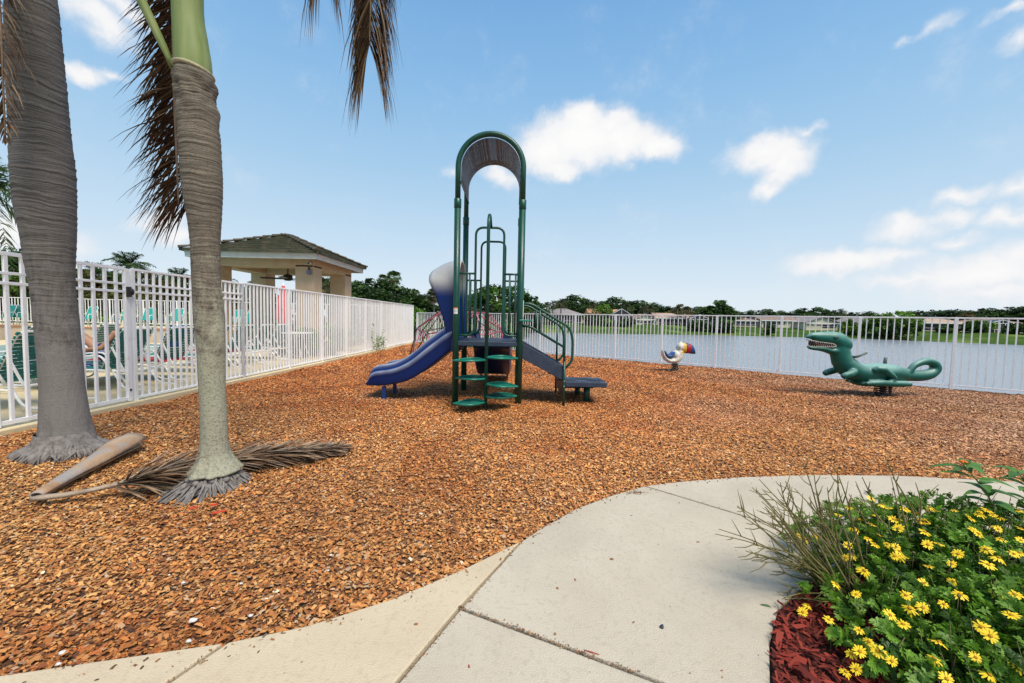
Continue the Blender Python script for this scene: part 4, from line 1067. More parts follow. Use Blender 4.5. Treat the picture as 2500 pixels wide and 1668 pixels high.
# ------------------------------------------------------------------ climbing dome
dc = g(1126,868); DR = 1.86
dome = thing('climbing_dome', 'faded pink and dark steel geodesic climbing dome behind the tower', 'climbing dome', (dc.x, dc.y, 0))
M['pinkbar'] = mat('faded_red_bar', (.27,.02,.05), (.46,.09,.17), 7, .5, .2)
M['palebar'] = mat('bleached_pink_bar', (.56,.16,.27), (.52,.25,.30), 7, .5, .2)
M['darkbar'] = mat('dark_bar', (.045,.035,.035), (.12,.06,.06), 9, .5, .2)
M['joint_blue'] = mat('blue_grey_joint', (.06,.13,.19), (.12,.20,.25), 20, .5)
bm = bmesh.new(); bmesh.ops.create_icosphere(bm, subdivisions=2, radius=DR); bm.verts.ensure_lookup_table()
rz = Matrix.Rotation(.31, 3, 'Z'); rng = np.random.default_rng(3)
for e in bm.edges:
    a, b = (rz @ v.co for v in e.verts)
    if min(a.z, b.z) < -.05: continue
    a.z *= 1.0; b.z *= 1.0
    A, B = Vector((dc.x,dc.y,-.02))+a, Vector((dc.x,dc.y,-.02))+b
    t = MB(); t.tube([A,B], .020, 8)
    t.build('strut', [M['pinkbar'],M['palebar'],M['darkbar'],M['darkbar'],M['pinkbar']][rng.integers(5)], dome)
for v in bm.verts:
    p = rz @ v.co
    if p.z < .1: continue
    t = MB(); t.ell(Vector((dc.x,dc.y,-.02))+p, .045,.045,.04, 10, 8); t.build('joint', M['joint_blue'], dome)
bm.free()

def coil(c, r, h, turns, wire, n=16):
    m = int(turns*n); return [(c[0]+r*math.cos(2*PI*k/n), c[1]+r*math.sin(2*PI*k/n), c[2]+h*k/m) for k in range(m+1)]
# ------------------------------------------------------------------ dinosaur spring rider
DY = 7.88
db = g(2150,963)
dino = thing('spring_rider', 'big green dinosaur spring rider with open toothy jaws and curled tail', 'spring rider', (db.x, DY, 0))
k_ = .1489
def dp(x, y, dy=0): p = at(1960+x*k_, 800+y*k_, DY); return Vector((p.x, DY+dy, p.z))
SZ = k_*DY/FPX
def dl(mb, st, n=22):                            # stations: x, y, half height px, half width px, (dx,dy) normal
    mb.eloft([(dp(x, y), Vector((0, wd*SZ, 0)), Vector((nx_*h*SZ, 0, nz_*h*SZ))) for (x, y, h, wd, nx_, nz_) in st], n)
b = MB()
# body and neck
dl(b, [(600,250,150,105,-1,.1),(600,330,150,115,-1,0),(616,440,150,125,-.98,-.15),(655,545,165,140,-.93,-.37),(730,640,172,165,-.80,-.60),(830,715,165,180,-.5,-.87),(950,748,155,185,-.1,-1),(1100,745,160,190,.0,-1),(1250,735,155,185,0,-1),(1400,735,140,175,0,-1),(1520,745,128,155,0,-1),(1640,765,112,130,0,-1)])
tail = [(1600,770,108),(1700,782,98),(1800,790,92),(1900,790,92),(2000,780,90),(2090,755,84),(2160,705,76),(2180,655,76),(2155,602,70),(2095,566,66),(2020,552,62),(1940,560,58),(1860,585,54),(1790,620,50),(1730,678,48),(1680,735,44),(1650,790,34)]
sp_ = spline(tail, 44)
b.tube([dp(x,y,(.0 if i < 20 else -.06*min(1,(i-20)/20))) for i,(x,y,r) in enumerate(sp_)], [r*SZ for x,y,r in sp_], 16)
# head: upper skull, lower jaw
dl(b, [(48,168,8,25,0,1),(75,150,28,42,0,1),(130,135,50,55,0,1),(200,154,78,68,0,1),(300,164,96,84,0,1),(400,176,112,102,0,1),(490,185,122,118,0,1),(590,235,150,125,.25,.97),(680,285,130,118,.5,.86),(740,320,80,80,.6,.8),(770,340,40,40,.6,.8)])
dl(b, [(76,316,10,28,0,1),(110,328,30,48,0,1),(180,336,36,60,0,1),(260,340,42,70,0,1),(340,352,48,80,0,1),(420,378,50,92,0,1),(500,385,75,105,0,1),(600,370,90,110,0,1)])
# arms, thighs, feet
for s in (-1, 1):
    b.tube([dp(740,700,s*.16),(dp(690,710,s*.21)),(dp(600,745,s*.235)),(dp(530,765,s*.23)),(dp(495,790,s*.225))], [.05,.068,.070,.062,.050], 12)
    b.tube([dp(1010,690,s*.20),dp(1060,655,s*.225),dp(1140,660,s*.24),dp(1240,740,s*.245),dp(1320,800,s*.24),dp(1260,850,s*.24)], [.055,.065,.066,.060,.050,.045], 12)
    b.tube([dp(870,895,s*.22),dp(960,885,s*.235),dp(1120,880,s*.24),dp(1300,890,s*.24),dp(1450,895,s*.235),dp(1590,900,s*.22)], [.035,.058,.066,.062,.062,.045], 12)
pl = MB()
b.eloft([(dp(x,905), Vector((0,.25*w_,0)), Vector((0,0,.058*h))) for (x,w_,h) in ((860,.7,.55),(930,.95,.95),(1200,1,1),(1500,1,1),(1600,.96,.95),(1622,.85,.7))], 26)
body = b.build('body', None, dino, remesh=.016, smooth_it=4) if False else None
M['dino'] = leafmat('weathered_green_plastic', trans=0, rough=.40, spec=.35)
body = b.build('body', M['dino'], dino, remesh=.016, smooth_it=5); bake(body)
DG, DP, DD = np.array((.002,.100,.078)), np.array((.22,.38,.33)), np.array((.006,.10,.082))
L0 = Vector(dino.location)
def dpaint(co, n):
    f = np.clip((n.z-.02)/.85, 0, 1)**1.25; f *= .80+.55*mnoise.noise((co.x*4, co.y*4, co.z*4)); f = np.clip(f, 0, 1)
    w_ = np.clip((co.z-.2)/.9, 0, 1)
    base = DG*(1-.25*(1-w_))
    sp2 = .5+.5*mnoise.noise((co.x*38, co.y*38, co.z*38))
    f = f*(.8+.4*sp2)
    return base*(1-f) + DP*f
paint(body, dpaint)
# mouth lining, teeth, eyes
mb = MB(); dl(mb, [(110,256,46,30,0,1),(200,275,36,55,0,1),(300,284,30,72,0,1),(400,290,24,88,0,1),(470,294,10,98,0,1)], 16); mb.build('mouth', mat('mouth_red', (.05,.012,.012), (.02,.008,.008), 12, .5), dino)
M['tooth'] = mat('painted_teeth', (.62,.60,.54), (.45,.43,.38), 20, .5)
tm, t2 = MB(), MB()
for s in (-1,1):
    for i in range(13):
        t = i/12; x = 85+t*375; yu = np.interp(x,[85,230,300,420,480],[200,236,244,262,290]); yl = np.interp(x,[85,200,300,420,480],[305,306,306,308,298]); hw = np.interp(x,[85,200,300,400,480],[.032,.068,.086,.105,.118])
        a = dp(x, yu, s*hw); tm.tube([a, a+Vector((0,0,-.028))], [.009,.0015], 6)
        a = dp(x+8, yl, s*hw); t2.tube([a, a+Vector((0,0,.024))], [.009,.0015], 6)
    for (yy, tt) in ((0, tm),(1, t2)):
        P_ = [dp(x, (np.interp(x,[70,230,300,420,475],[192,232,240,256,286]) if yy == 0 else np.interp(x,[75,200,300,420,475],[313,312,312,314,302])), s*np.interp(x,[70,200,300,400,475],[.028,.07,.088,.108,.12])) for x in range(75,480,25)]
        tt.tube(P_, .0045, 6)
tm.build('upper_teeth', M['tooth'], dino); t2.build('lower_teeth', M['tooth'], dino)
M['eye'] = mat('glossy_black', (.01,.01,.01), (.02,.015,.012), 9, .12)
for s in (-1,1):
    e = MB(); e.ell(dp(455,172,s*.132), .028,.016,.022, 12, 8); eo = e.build('eye', M['eye'], dino)
    e = MB(); e.tube([dp(415,158,s*.13),dp(450,148,s*.137),dp(495,160,s*.135)], .009, 6); e.build('brow', mat('dark_green_paint', (.006,.075,.055), None, 8, .5), eo)
M['peg'] = mat('grey_grip', (.07,.10,.09), (.13,.16,.145), 18, .5, .2)
for s in (-1,1):
    e = MB(); e.tube([dp(735,478,s*.10),dp(780,462,s*.17),dp(905,400,s*.20)], [.028,.022,.020], 10); e.build('handle', M['peg'], dino)
e = MB(); e.tube([dp(1345,590,.0),dp(1350,545,.0),dp(1362,490,.0)], [.03,.030,.028], 10); e.build('seat_peg', M['peg'], dino)
M['spring'] = mat('black_coil', (.010,.010,.011), (.035,.03,.026), 20, .4)
for (x, s) in ((1210,-.06),(1402,.06)):
    c = dp(x, 1110, s); t = MB(); t.tube(coil((c.x,c.y,.01), .088, .235, 6.2, 0), .0135, 8); t.build('spring', M['spring'], dino)
    t = MB(); t.tube([(c.x,c.y,-.02),(c.x,c.y,.018)], .105, 18); t.build('base_plate', M['black'], dino)
    t = MB(); t.tube([(c.x,c.y,.225),(c.x,c.y,.262)], .10, 18); t.build('top_plate', M['black'], dino)

# ------------------------------------------------------------------ toucan spring rider
TY = 11.2; tb = g(1641,906)
tou = thing('spring_rider', 'white toucan spring rider with a big blue and red bill', 'spring rider', (tb.x, TY, 0))
kt = .07016; SZ2 = kt*TY/FPX
def tp_(x, y, dy=0): p = at(1590+x*kt, 820+y*kt, TY); return Vector((p.x, TY+dy, p.z))
def tl(mb, st, n=20): mb.eloft([(tp_(x,y), Vector((0,wd*SZ2,0)), Vector((nx_*h*SZ2,0,nz_*h*SZ2))) for (x,y,h,wd,nx_,nz_) in st], n)
b = MB()
tl(b, [(398,490,22,90,-1,.1),(400,580,34,130,-1,.1),(425,690,52,160,-.9,-.4),(500,800,70,180,-.6,-.8),(620,860,84,190,-.2,-1),(760,860,110,195,.1,-1),(870,800,165,195,.5,-.85),(940,700,165,180,.8,-.6),(980,600,140,160,.9,-.4),(1000,520,120,145,1,-.2)])
b.ell(tp_(880,700), 185*SZ2, 185*SZ2, 215*SZ2, 18, 14)
b.ell(tp_(1010,410), 138*SZ2, 150*SZ2, 175*SZ2, 18, 14)
b.ell(tp_(1015,235), 50*SZ2, 45*SZ2, 50*SZ2)
tl(b, [(1040,420,175,140,0,1),(1110,420,180,140,0,1),(1185,425,185,138,0,1)])
M['toucan'] = leafmat('weathered_painted_plastic', trans=0, rough=.45, spec=.4)
body = b.build('body', M['toucan'], tou, remesh=.012, smooth_it=4); bake(body)
T0 = Vector(tou.location)
Y1 = tp_(1080,300).x - T0.x; Y2 = tp_(1020,300).x - T0.x; ZF = tp_(0,560).z; ZT = tp_(0,240).z
def tpaint(co, n):
    wht = np.array((.66,.63,.55))*(.9+.2*mnoise.noise((co.x*9, co.y*9, co.z*9)))
    gr = mnoise.noise((co.x*22, co.y*22, co.z*22))
    if gr > .42: wht = wht*.55
    thr = Y1 - .06*np.clip((.40+ZF*0-(co.z-ZF))/.12-2.2, 0, 1)
    if co.x > thr+.012*math.sin(co.z*60) and co.z > ZF-.02: return np.array((.62,.36,.025))
    return wht
paint(body, tpaint)
bl = MB(); tl(bl, [(1175,425,190,120,0,1),(1230,430,185,125,0,1),(1290,440,175,122,0,1),(1350,455,170,116,0,1),(1410,475,155,105,0,1),(1460,505,130,90,0,1),(1500,545,92,72,0,1),(1522,590,48,45,0,1),(1530,620,20,20,0,1)], 24)
bill = bl.build('bill', M['toucan'], tou, remesh=.010, smooth_it=2); bake(bill)
xr0, xr1, xr2, xr3 = (tp_(x,0).x-T0.x for x in (1165,1290,1330,1385)); zb, zt_ = tp_(0,620).z, tp_(0,270).z; zc_ = tp_(0,548).z
def bpaint(co, n):
    f = np.clip((co.z-zb)/(zt_-zb), 0, 1); a = xr0+(xr1-xr0)*f**1.1; b_ = xr2+(xr3-xr2)*f
    if abs(co.z-zc_) < .006: return np.array((.02,.03,.05))
    c = np.array((.42,.012,.02)) if a < co.x < b_ else np.array((.022,.062,.19))
    return c*(.9+.25*mnoise.noise((co.x*14, co.y*14, co.z*14)))
paint(bill, bpaint)
st = MB(); tl(st, [(445,520,30,150,-1,.1),(470,610,55,185,-1,-.2),(520,680,70,198,-.7,-.7),(600,705,80,202,0,-1),(680,680,75,202,.5,-.8),(730,620,55,196,.8,-.5),(765,555,20,175,.9,-.3)])
st.build('seat', mat('toucan_blue', (.022,.062,.19), (.035,.09,.25), 9, .45, .1), tou)
for s in (-1,1):
    e = MB(); e.ell(tp_(940,388,s*.112), .014,.012,.014, 10, 8); e.build('eye', M['eye'], tou)
c = tp_(740, 1300)
t = MB(); P_ = coil((0,0,0), .075, .30, 6, 0); t.tube([(c.x-.0+p[0]-.02*(1-p[2]/.3)+.02, TY+p[1]-.05, .012+p[2]) for p in P_], .0125, 8); t.build('spring', M['spring'], tou)
t = MB(); t.tube([(c.x+.13+p[0]-.38*(p[2])*.3, TY+.10+p[1], .012+p[2]) for p in P_], .0125, 8); t.build('spring', M['spring'], tou)
t = MB(); t.box(c.x-.12, TY-.13, -.02, c.x+.16, TY+.18, .018); t.build('base_plate', M['black'], tou, bevel=.01)
q = tp_(780,985); t = MB(); t.box(q.x-.11, TY-.12, .30, q.x+.13, TY+.16, tp_(0,930).z); t.build('top_plate', mat('white_plate', (.55,.52,.46), (.4,.38,.33), 20, .5), tou, bevel=.01)
# ------------------------------------------------------------------ pavilion
M['stucco'] = mat('tan_stucco', (.50,.35,.215), (.56,.405,.26), 4, .85, .35, 110)
M['fascia'] = mat('white_fascia', (.62,.585,.53), (.54,.51,.46), 5, .6, .05)
M['soffit'] = mat('soffit_paint', (.42,.34,.25), (.46,.37,.27), 3, .8)
M['tile'] = mat('olive_roof_tile', (.032,.035,.018), (.058,.058,.031), 2.5, .85, .4, 40, c3=(.10,.08,.05), s3=3.5, t3=(.5,.7))
pav = thing('pavilion', 'tan stucco pool pavilion with a green tiled hip roof', 'pavilion', (-8.4, 14.6, 0))
ex0, ex1, ey0, ey1, ez = -10.36, -6.20, 12.65, 16.55, 3.12
for (cx, cy) in ((-6.86,13.45),(-6.86,15.95),(-9.95,13.45),(-9.95,15.95)):
    c = MB(); c.box(cx-.30, cy-.30, .05, cx+.30, cy+.30, 2.99); co = c.build('column', M['stucco'], pav, bevel=.015)
    c = MB(); c.box(cx-.33, cy-.33, .05, cx+.33, cy+.33, .25); c.build('column_base', M['stucco'], co, bevel=.015)
for a in ((-10.25,13.15,-6.56,13.45+.3),(-10.25,15.65,-6.56,16.25)):
    c = MB(); c.box(a[0], a[1], 2.92, a[2], a[3], 3.20); c.build('beam', M['stucco'], pav, bevel=.01)
for x in (-7.16,-10.25):
    c = MB(); c.box(x, 13.752, 2.922, x+.6, 15.648, 3.198); c.build('beam', M['stucco'], pav, bevel=.01)
c = MB(); c.box(-10.249,13.151,3.202,-6.561,16.249,3.222); c.build('ceiling', M['soffit'], pav)
c = MB(); c.box(ex0+.03,ey0+.03,3.225,ex1-.03,ey1-.03,3.245); c.build('soffit', M['soffit'], pav)
for (x0,y0,x1,y1) in ((ex0,ey0,ex1,ey0+.028),(ex0,ey1-.028,ex1,ey1),(ex0,ey0+.029,ex0+.028,ey1-.029),(ex1-.028,ey0+.029,ex1,ey1-.029)):
    c = MB(); c.box(x0,y0,3.11,x1,y1,3.25); fo = c.build('fascia', M['fascia'], pav, bevel=.004)
    ox = .025 if x1-x0 < .1 else 0; oy = .025 if y1-y0 < .1 else 0
    sx = 1 if x0 > -8 else -1; sy = 1 if y0 > 14.6 else -1
    c = MB(); c.box(x0+sx*ox+(.0 if ox else -.0), y0+sy*oy, 3.225, x1+sx*ox, y1+sy*oy, 3.30); c.build('gutter_edge', M['fascia'], fo, bevel=.006)
# hip roof in stepped tile courses
rz0, rz1 = 3.315, 4.20; n = 8
rx0, rx1, ry0, ry1 = ex0-.10, ex1+.10, ey0-.10, ey1+.10
ins = (ry1-ry0)/2
rf = MB()
def ringp(f, z, o=0): k = ins*f-o; return [Vector((rx0+k,ry0+k,z)),Vector((rx1-k,ry0+k,z)),Vector((rx1-k,ry1-k,z)),Vector((rx0+k,ry1-k,z))]
for i in range(n):
    f0, f1 = i/n, (i+1)/n; z0, z1 = rz0+(rz1-rz0)*f0, rz0+(rz1-rz0)*f1
    lo, lo2, hi = ringp(f0, z0-.03), ringp(f0, z0+.052), ringp(f1+.02 if i < n-1 else f1*.999, z1+.004)
    for k in range(4):
        rf.quad(lo[k], lo[(k+1)%4], lo2[(k+1)%4], lo2[k]); 
        A, B, C_, D = lo2[k], lo2[(k+1)%4], hi[(k+1)%4], hi[k]
        m_ = max(2, int((B-A).length/.34))
        for j in range(m_):
            t0, t1 = j/m_, (j+1)/m_; dz = Vector((0,0,random.uniform(-.007,.007)))
            rf.quad(A.lerp(B,t0)+dz, A.lerp(B,t1)+dz, D.lerp(C_,t1)+dz, D.lerp(C_,t0)+dz)
b_ = ringp(0, rz0-.011); rf.quad(b_[3], b_[2], b_[1], b_[0])
ro = rf.build('roof', M['tile'], pav)
M['cap'] = mat('olive_ridge_tile', (.060,.056,.030), (.11,.083,.055), 4, .85, .4, 40)
top = ringp(.999, rz1)
for k, (a, b) in enumerate([(ringp(0, rz0+.04)[i], top[i]) for i in range(4)] + [(top[0].lerp(top[3],.5), top[1].lerp(top[2],.5))]):
    L_ = (b-a).length; m_ = max(2, int(L_/.30)); cp_ = MB(); d = (b-a).normalized()
    for j in range(m_):
        p, q = a+d*(j*L_/m_), a+d*((j+1.12)*L_/m_)
        s_ = d.cross(Vector((0,0,1))).normalized(); u_ = s_.cross(d); rw = []
        for (pp, wd, up_) in ((p,.125,.075),(q,.10,.045)):
            rw.append([pp + s_*wd*math.cos(t) + u_*(up_*math.sin(t)+.015) for t in np.linspace(PI,0,9)])
        cp_.grid(rw, True); b0 = len(cp_.v)-18; cp_.f.append(tuple(range(b0, b0+9))); cp_.sm.append(False)
    cp_.build('ridge_cap', M['cap'], ro)
# fittings
fan = thing('ceiling_fan', 'black ceiling fan hanging inside the pavilion', 'ceiling fan', (-8.65,14.8,3.2))
fc = at(703,679,14.8)
t = MB(); t.tube([(fc.x,14.8,3.2),(fc.x,14.8,fc.z+.12)], .022, 8); t.build('rod', M['black'], fan)
t = MB(); t.tube([(fc.x,14.8,fc.z+.14),(fc.x,14.8,fc.z+.10),(fc.x,14.8,fc.z-.06),(fc.x,14.8,fc.z-.10)], [.07,.15,.16,.09], 16); t.build('motor', M['black'], fan)
for k in range(4):
    a = .25+k*PI/2; d = Vector((math.cos(a),math.sin(a),0)); s_ = Vector((-d.y,d.x,.25)).normalized(); c = Vector((fc.x,14.8,fc.z-.03))
    t = MB(); t.obox(c+d*.52, d, s_, d.cross(s_), .38, .075, .008); t.obox(c+d*.16, d, s_, d.cross(s_), .05, .025, .012); t.build('blade', M['black'], fan)
cq = at(757,643,13.1)
cam_ = thing('security_camera', 'small white security camera under the pavilion eave', 'security camera', (cq.x,13.1,cq.z))
t = MB(); t.tube([(cq.x,13.14,cq.z+.03),(cq.x+.02,12.94,cq.z-.03)], [.055,.05], 14); t.build('housing', M['fascia'], cam_)
t = MB(); t.ell((cq.x+.02,12.935,cq.z-.03), .035,.02,.035); t.build('lens', M['eye'], cam_)
cq = at(754,664,13.1)
wl = thing('flood_light', 'blue grey floodlight box mounted on the near pavilion column', 'flood light', (cq.x,13.1,cq.z))
t = MB(); t.box(cq.x-.06,13.05,cq.z-.08,cq.x+.06,13.148,cq.z+.05); t.build('box', mat('blue_grey_box', (.13,.13,.20), (.17,.17,.25), 9, .5), wl, bevel=.01)
t = MB(); t.tube([(cq.x+.03,13.08,cq.z+.05),(cq.x+.045,13.02,cq.z+.12)], [.02,.04], 10); t.build('lamp_head', M['black'], wl)

# ------------------------------------------------------------------ raised terrace across the pool
M['planter'] = mat('tan_wall_plaster', (.52,.42,.31), (.58,.48,.36), 2, .85, .3, 60)
M['brickcap'] = mat('terracotta_coping', (.40,.17,.08), (.48,.24,.13), 9, .8, .3)
pw = thing('terrace_wall', 'low tan wall with terracotta coping across the pool', 'wall', (-20,16.5,.05))
t = MB(); t.box(-36,16.5,.05,-11.2,16.75,.60); t.build('wall_face', M['planter'], pw)
t = MB(); t.box(-36,16.46,.602,-11.16,16.80,.66); t.build('coping', M['brickcap'], pw, bevel=.01)
t = MB(); t.prism([(-36,16.76,.05),(-11.2,16.76,.05),(-11.2,22,.05),(-36,22,.05)], (0,0,0), (0,0,.56)); o = t.build('terrace', M['pooldeck'], loc=(-20,18,.05)); tag(o, kind='structure')

# ------------------------------------------------------------------ pool loungers
M['frame'] = mat('white_tube_frame', (.80,.79,.75), (.72,.71,.67), 9, .4, .05)
M['strap'] = mat('dark_green_vinyl_strap', (.004,.125,.095), (.008,.165,.125), 5, .45, .1)
M['strap2'] = mat('teal_vinyl_strap', (.008,.30,.25), (.015,.38,.33), 5, .45, .1)
def make_lounger(label, strap, ang=62):
    root = thing('pool_lounger', label, 'sun lounger', (0,0,0), group='strap loungers on the pool deck')
    W = .31; a = math.radians(ang); bd = Vector((math.cos(a),0,math.sin(a))); hz = .36; BLn = .74
    fr = MB()
    for s in (-1,1): fr.tube(fillet([(-1.30,s*W,hz-.03),(-1.2,s*W,hz),(.0,s*W,hz),(.42,s*W,hz-.02)],.08,5), .0165, 8)
    for x in (-1.30,.42): fr.tube([(x,-W,hz-.025),(x,W,hz-.025)], .0165, 8)
    f0 = fr.build('frame', M['frame'], root)
    for x, lean in ((-1.0,-.16),(.22,.16)):
        for s in (-1,1):
            t = MB(); t.tube(fillet([(x,s*W,hz),(x+lean,s*(W+.01),.10),(x+lean*1.6,s*(W+.01),.06),(x+lean*2.8,s*(W+.01),.055)],.09,5), .0165, 8); t.build('leg', M['frame'], root)
    for s in (-1,1):
        t = MB(); t.tube(fillet([(-.42,s*(W+.03),hz),(-.36,s*(W+.05),hz+.20),(.10,s*(W+.05),hz+.24),(.22,s*(W+.03),hz)],.09,6), .0165, 8); t.build('armrest', M['frame'], root)
    bf = MB(); P0 = Vector((.0,0,hz))
    bf.tube(fillet([P0+Vector((0,-W+.02,0)), P0+bd*BLn+Vector((0,-W+.02,0)), P0+bd*BLn+Vector((0,W-.02,0)), P0+Vector((0,W-.02,0))],.09,6), .0165, 8)
    bo = bf.build('back_frame', M['frame'], root)
    t = MB(); t.bar(P0+bd*.42+Vector((.02,-W,0)), (.40,-W,hz-.02), .02,.02); t.build('back_prop', M['frame'], root)
    nrm = Vector((-bd.z,0,bd.x)); st = MB(); n = 13
    for k in range(n):
        c = P0+bd*(.045+k*(BLn-.07)/(n-1)); st.obox(c, bd, (0,1,0), nrm, .0205, W-.0, .012)
    st.build('back_straps', strap, root, bevel=.006)
    st = MB(); n = 22
    for k in range(n): st.obox((-1.24+k*1.2/(n-1),0,hz+.002), (1,0,0), (0,1,0), (0,0,1), .0235, W+.012, .011)
    st.build('seat_straps', strap, root, bevel=.006)
    return root
def place(o, x, y, rz, z=.05, label=None, sc=1):
    o.location = (x, y, z); o.rotation_euler = (0,0,rz); o.scale = (sc,sc,sc)
    if label: o['label'] = label
    return o
L0_ = make_lounger('dark green strap lounger at the left edge, behind the near fence end', M['strap'])
place(L0_, -6.50, 5.20, .08)
spots = [(-6.52,6.55,.02,'dark green strap lounger just left of the gate latch, seen from behind'),
 (-6.62,7.62,-.06,'dark green strap lounger with a red towel, right of the gate latch'),
 (-6.75,8.75,.05,'dark green lounger behind the lichen-footed palm'),
 (-6.85,9.75,-.03,'first dark green lounger right of the slim palm'),
 (-6.90,10.65,.06,'dark green lounger between the slim palm and the closed red umbrella'),
 (-6.95,11.55,-.05,'dark green lounger nearest the white round table'),
 (-8.2,5.6,.12,'dark green lounger nearer the pool behind the thick grey palm'),
 (-8.3,6.9,-.1,'dark green lounger nearer the pool, seen past the gate stile'),
 (-8.9,8.4,.3,'dark green lounger at the pool edge behind the row by the fence'),
 (-9.0,11.2,.2,'dark green lounger at the pool edge farther from the camera')]
for (x,y,r,lb) in spots: place(copy_tree(L0_), x, y, r, .05, lb)
# upright chairs on the terrace
def make_chair(label):
    root = thing('patio_chair', label, 'chair', (0,0,0), group='teal strap chairs on the terrace')
    W = .27; fr = MB()
    for s in (-1,1):
        t = MB(); t.tube(fillet([(s*W,-.30,0),(s*W,-.26,.62),(s*W,.10,.64),(s*W,.26,.0)],.08,5), .016, 8); t.build('side_frame', M['frame'], root)
    t = MB(); t.tube(fillet([(-W+.03,.0,.40),(-W+.03,.22,.98),(W-.03,.22,.98),(W-.03,.0,.40)],.08,6), .016, 8); t.build('back_frame', M['frame'], root)
    bd = Vector((0,.22,.58)).normalized(); st = MB()
    for k in range(11): st.obox(Vector((0,.01,.43))+bd*(k*.054), (1,0,0), bd, Vector((0,-bd.z,bd.y)), W-.02, .0225, .008)
    st.build('back_straps', M['strap2'], root)
    st = MB()
    for k in range(9): st.obox((0,-.26+k*.035,.40), (1,0,0), (0,1,0), (0,0,1), W-.02, .015, .008)
    st.build('seat_straps', M['strap2'], root)
    return root
names = ['at the far left, beside the thick palm','second from the left on the terrace','just right of the thick grey palm','left of the gate latch','right of the gate latch','left of the slim palm','right of the slim palm','fourth from the right, behind the tall fence','third from the right end of the terrace','second from the right end of the terrace','at the right end of the terrace by the pavilion']
ch0 = None
for i, px in enumerate([18,38,218,300,360,430,577,610,645,664,690]):
    p = at(px, 780, 17.6+.25*math.sin(i*2.3))
    lb = 'teal strap chair ' + names[i]
    if ch0 is None: ch0 = make_chair(lb); o = ch0
    else: o = copy_tree(ch0)
    place(o, p.x, p.y, .25*math.sin(i*1.7), .61, lb, .92)
# towels
M['redtowel'] = mat('red_towel', (.42,.02,.03), (.52,.06,.07), 12, .9, .5)
M['bluetowel'] = mat('navy_print_towel', (.015,.03,.14), (.25,.30,.45), 14, .9, .4, lo=.5, hi=.56)
def towel(name, label, pts, m, w):
    t = MB(); rows = []
    for (x, z, y0, y1) in pts: rows.append([(x, y0+(y1-y0)*k/6, z+.012*math.sin(k*1.7+x*9)) for k in range(7)])
    t.grid(rows); o = t.build(name, m, loc=(pts[0][0], pts[0][2], pts[0][1]), solid=.012); tag(o, label, 'towel', 'towels on the loungers'); return o
towel('towel', 'red towel spread over the lounger right of the gate latch', [(-6.40,.44,7.35,7.95),(-6.9,.44,7.33,7.97),(-7.4,.435,7.32,7.95),(-7.9,.44,7.34,7.93),(-7.93,.30,7.35,7.93)], M['redtowel'], .6)
towel('towel', 'navy printed towel draped on the lounger left of the gate latch', [(-7.0,.435,6.3,6.8),(-7.5,.44,6.28,6.82),(-7.9,.44,6.3,6.8),(-7.93,.22,6.3,6.8)], M['bluetowel'], .5)
bx = mat('bright_blue_towel', (.01,.10,.42), (.02,.15,.55), 9, .9, .4)
towel('towel', 'bright blue towel hung over a lounger back beside the slim palm', [(-6.47,.92,7.45,7.75),(-6.40,1.085,7.45,7.75),(-6.36,1.05,7.45,7.75),(-6.44,.70,7.46,7.74)], bx, .3)
towel('towel', 'crimson towel laid on the first lounger right of the slim palm', [(-6.7,.44,9.5,10.0),(-7.3,.44,9.5,10.0),(-7.9,.44,9.5,10.0)], M['redtowel'], .5)
# round white table, closed umbrella
tp = (-6.35, 11.75); tb_ = thing('side_table', 'round white table standing behind the tall fence by the pavilion', 'table', (tp[0],tp[1],.05))
t = MB(); t.tube([(tp[0],tp[1],.80),(tp[0],tp[1],.83)], .44, 30); t.build('table_top', M['frame'], tb_, bevel=.008)
for k in range(4):
    a = PI/4+k*PI/2; d = Vector((math.cos(a),math.sin(a),0)); t = MB()
    t.tube([Vector((tp[0],tp[1],.79))+d*.15, Vector((tp[0],tp[1],.4))+d*.22, Vector((tp[0],tp[1],.06))+d*.36], .016, 8); t.build('leg', M['frame'], tb_)
uq = at(692,750,12.1); um = thing('closed_umbrella', 'closed coral red pool umbrella on a white pole behind the tall fence', 'umbrella', (uq.x,12.1,.05))
t = MB(); t.tube([(uq.x,12.1,.05),(uq.x,12.1,2.30)], .02, 10); t.build('pole', M['frame'], um)
t = MB(); t.tube([(uq.x,12.1,.05),(uq.x,12.1,.13),(uq.x,12.1,.16)], [.24,.22,.06], 20); t.build('base', M['planter'], um)
t = MB(); rows = []
for i in range(14):
    f = i/13; z = 2.22-1.15*f; r = .03+.15*math.sin(min(1,f*1.15)*PI/2)*(1-.25*max(0,f-.75)*4)
    rows.append([(uq.x+r*(1+.28*math.cos(8*a+f))*math.cos(a), 12.1+r*(1+.28*math.cos(8*a+f))*math.sin(a), z) for a in np.linspace(0,2*PI,41)[:-1]])
t.grid(rows, True, True); t.build('cloth', mat('coral_umbrella_cloth', (.62,.06,.07), (.72,.12,.12), 4, .8, .2), um)

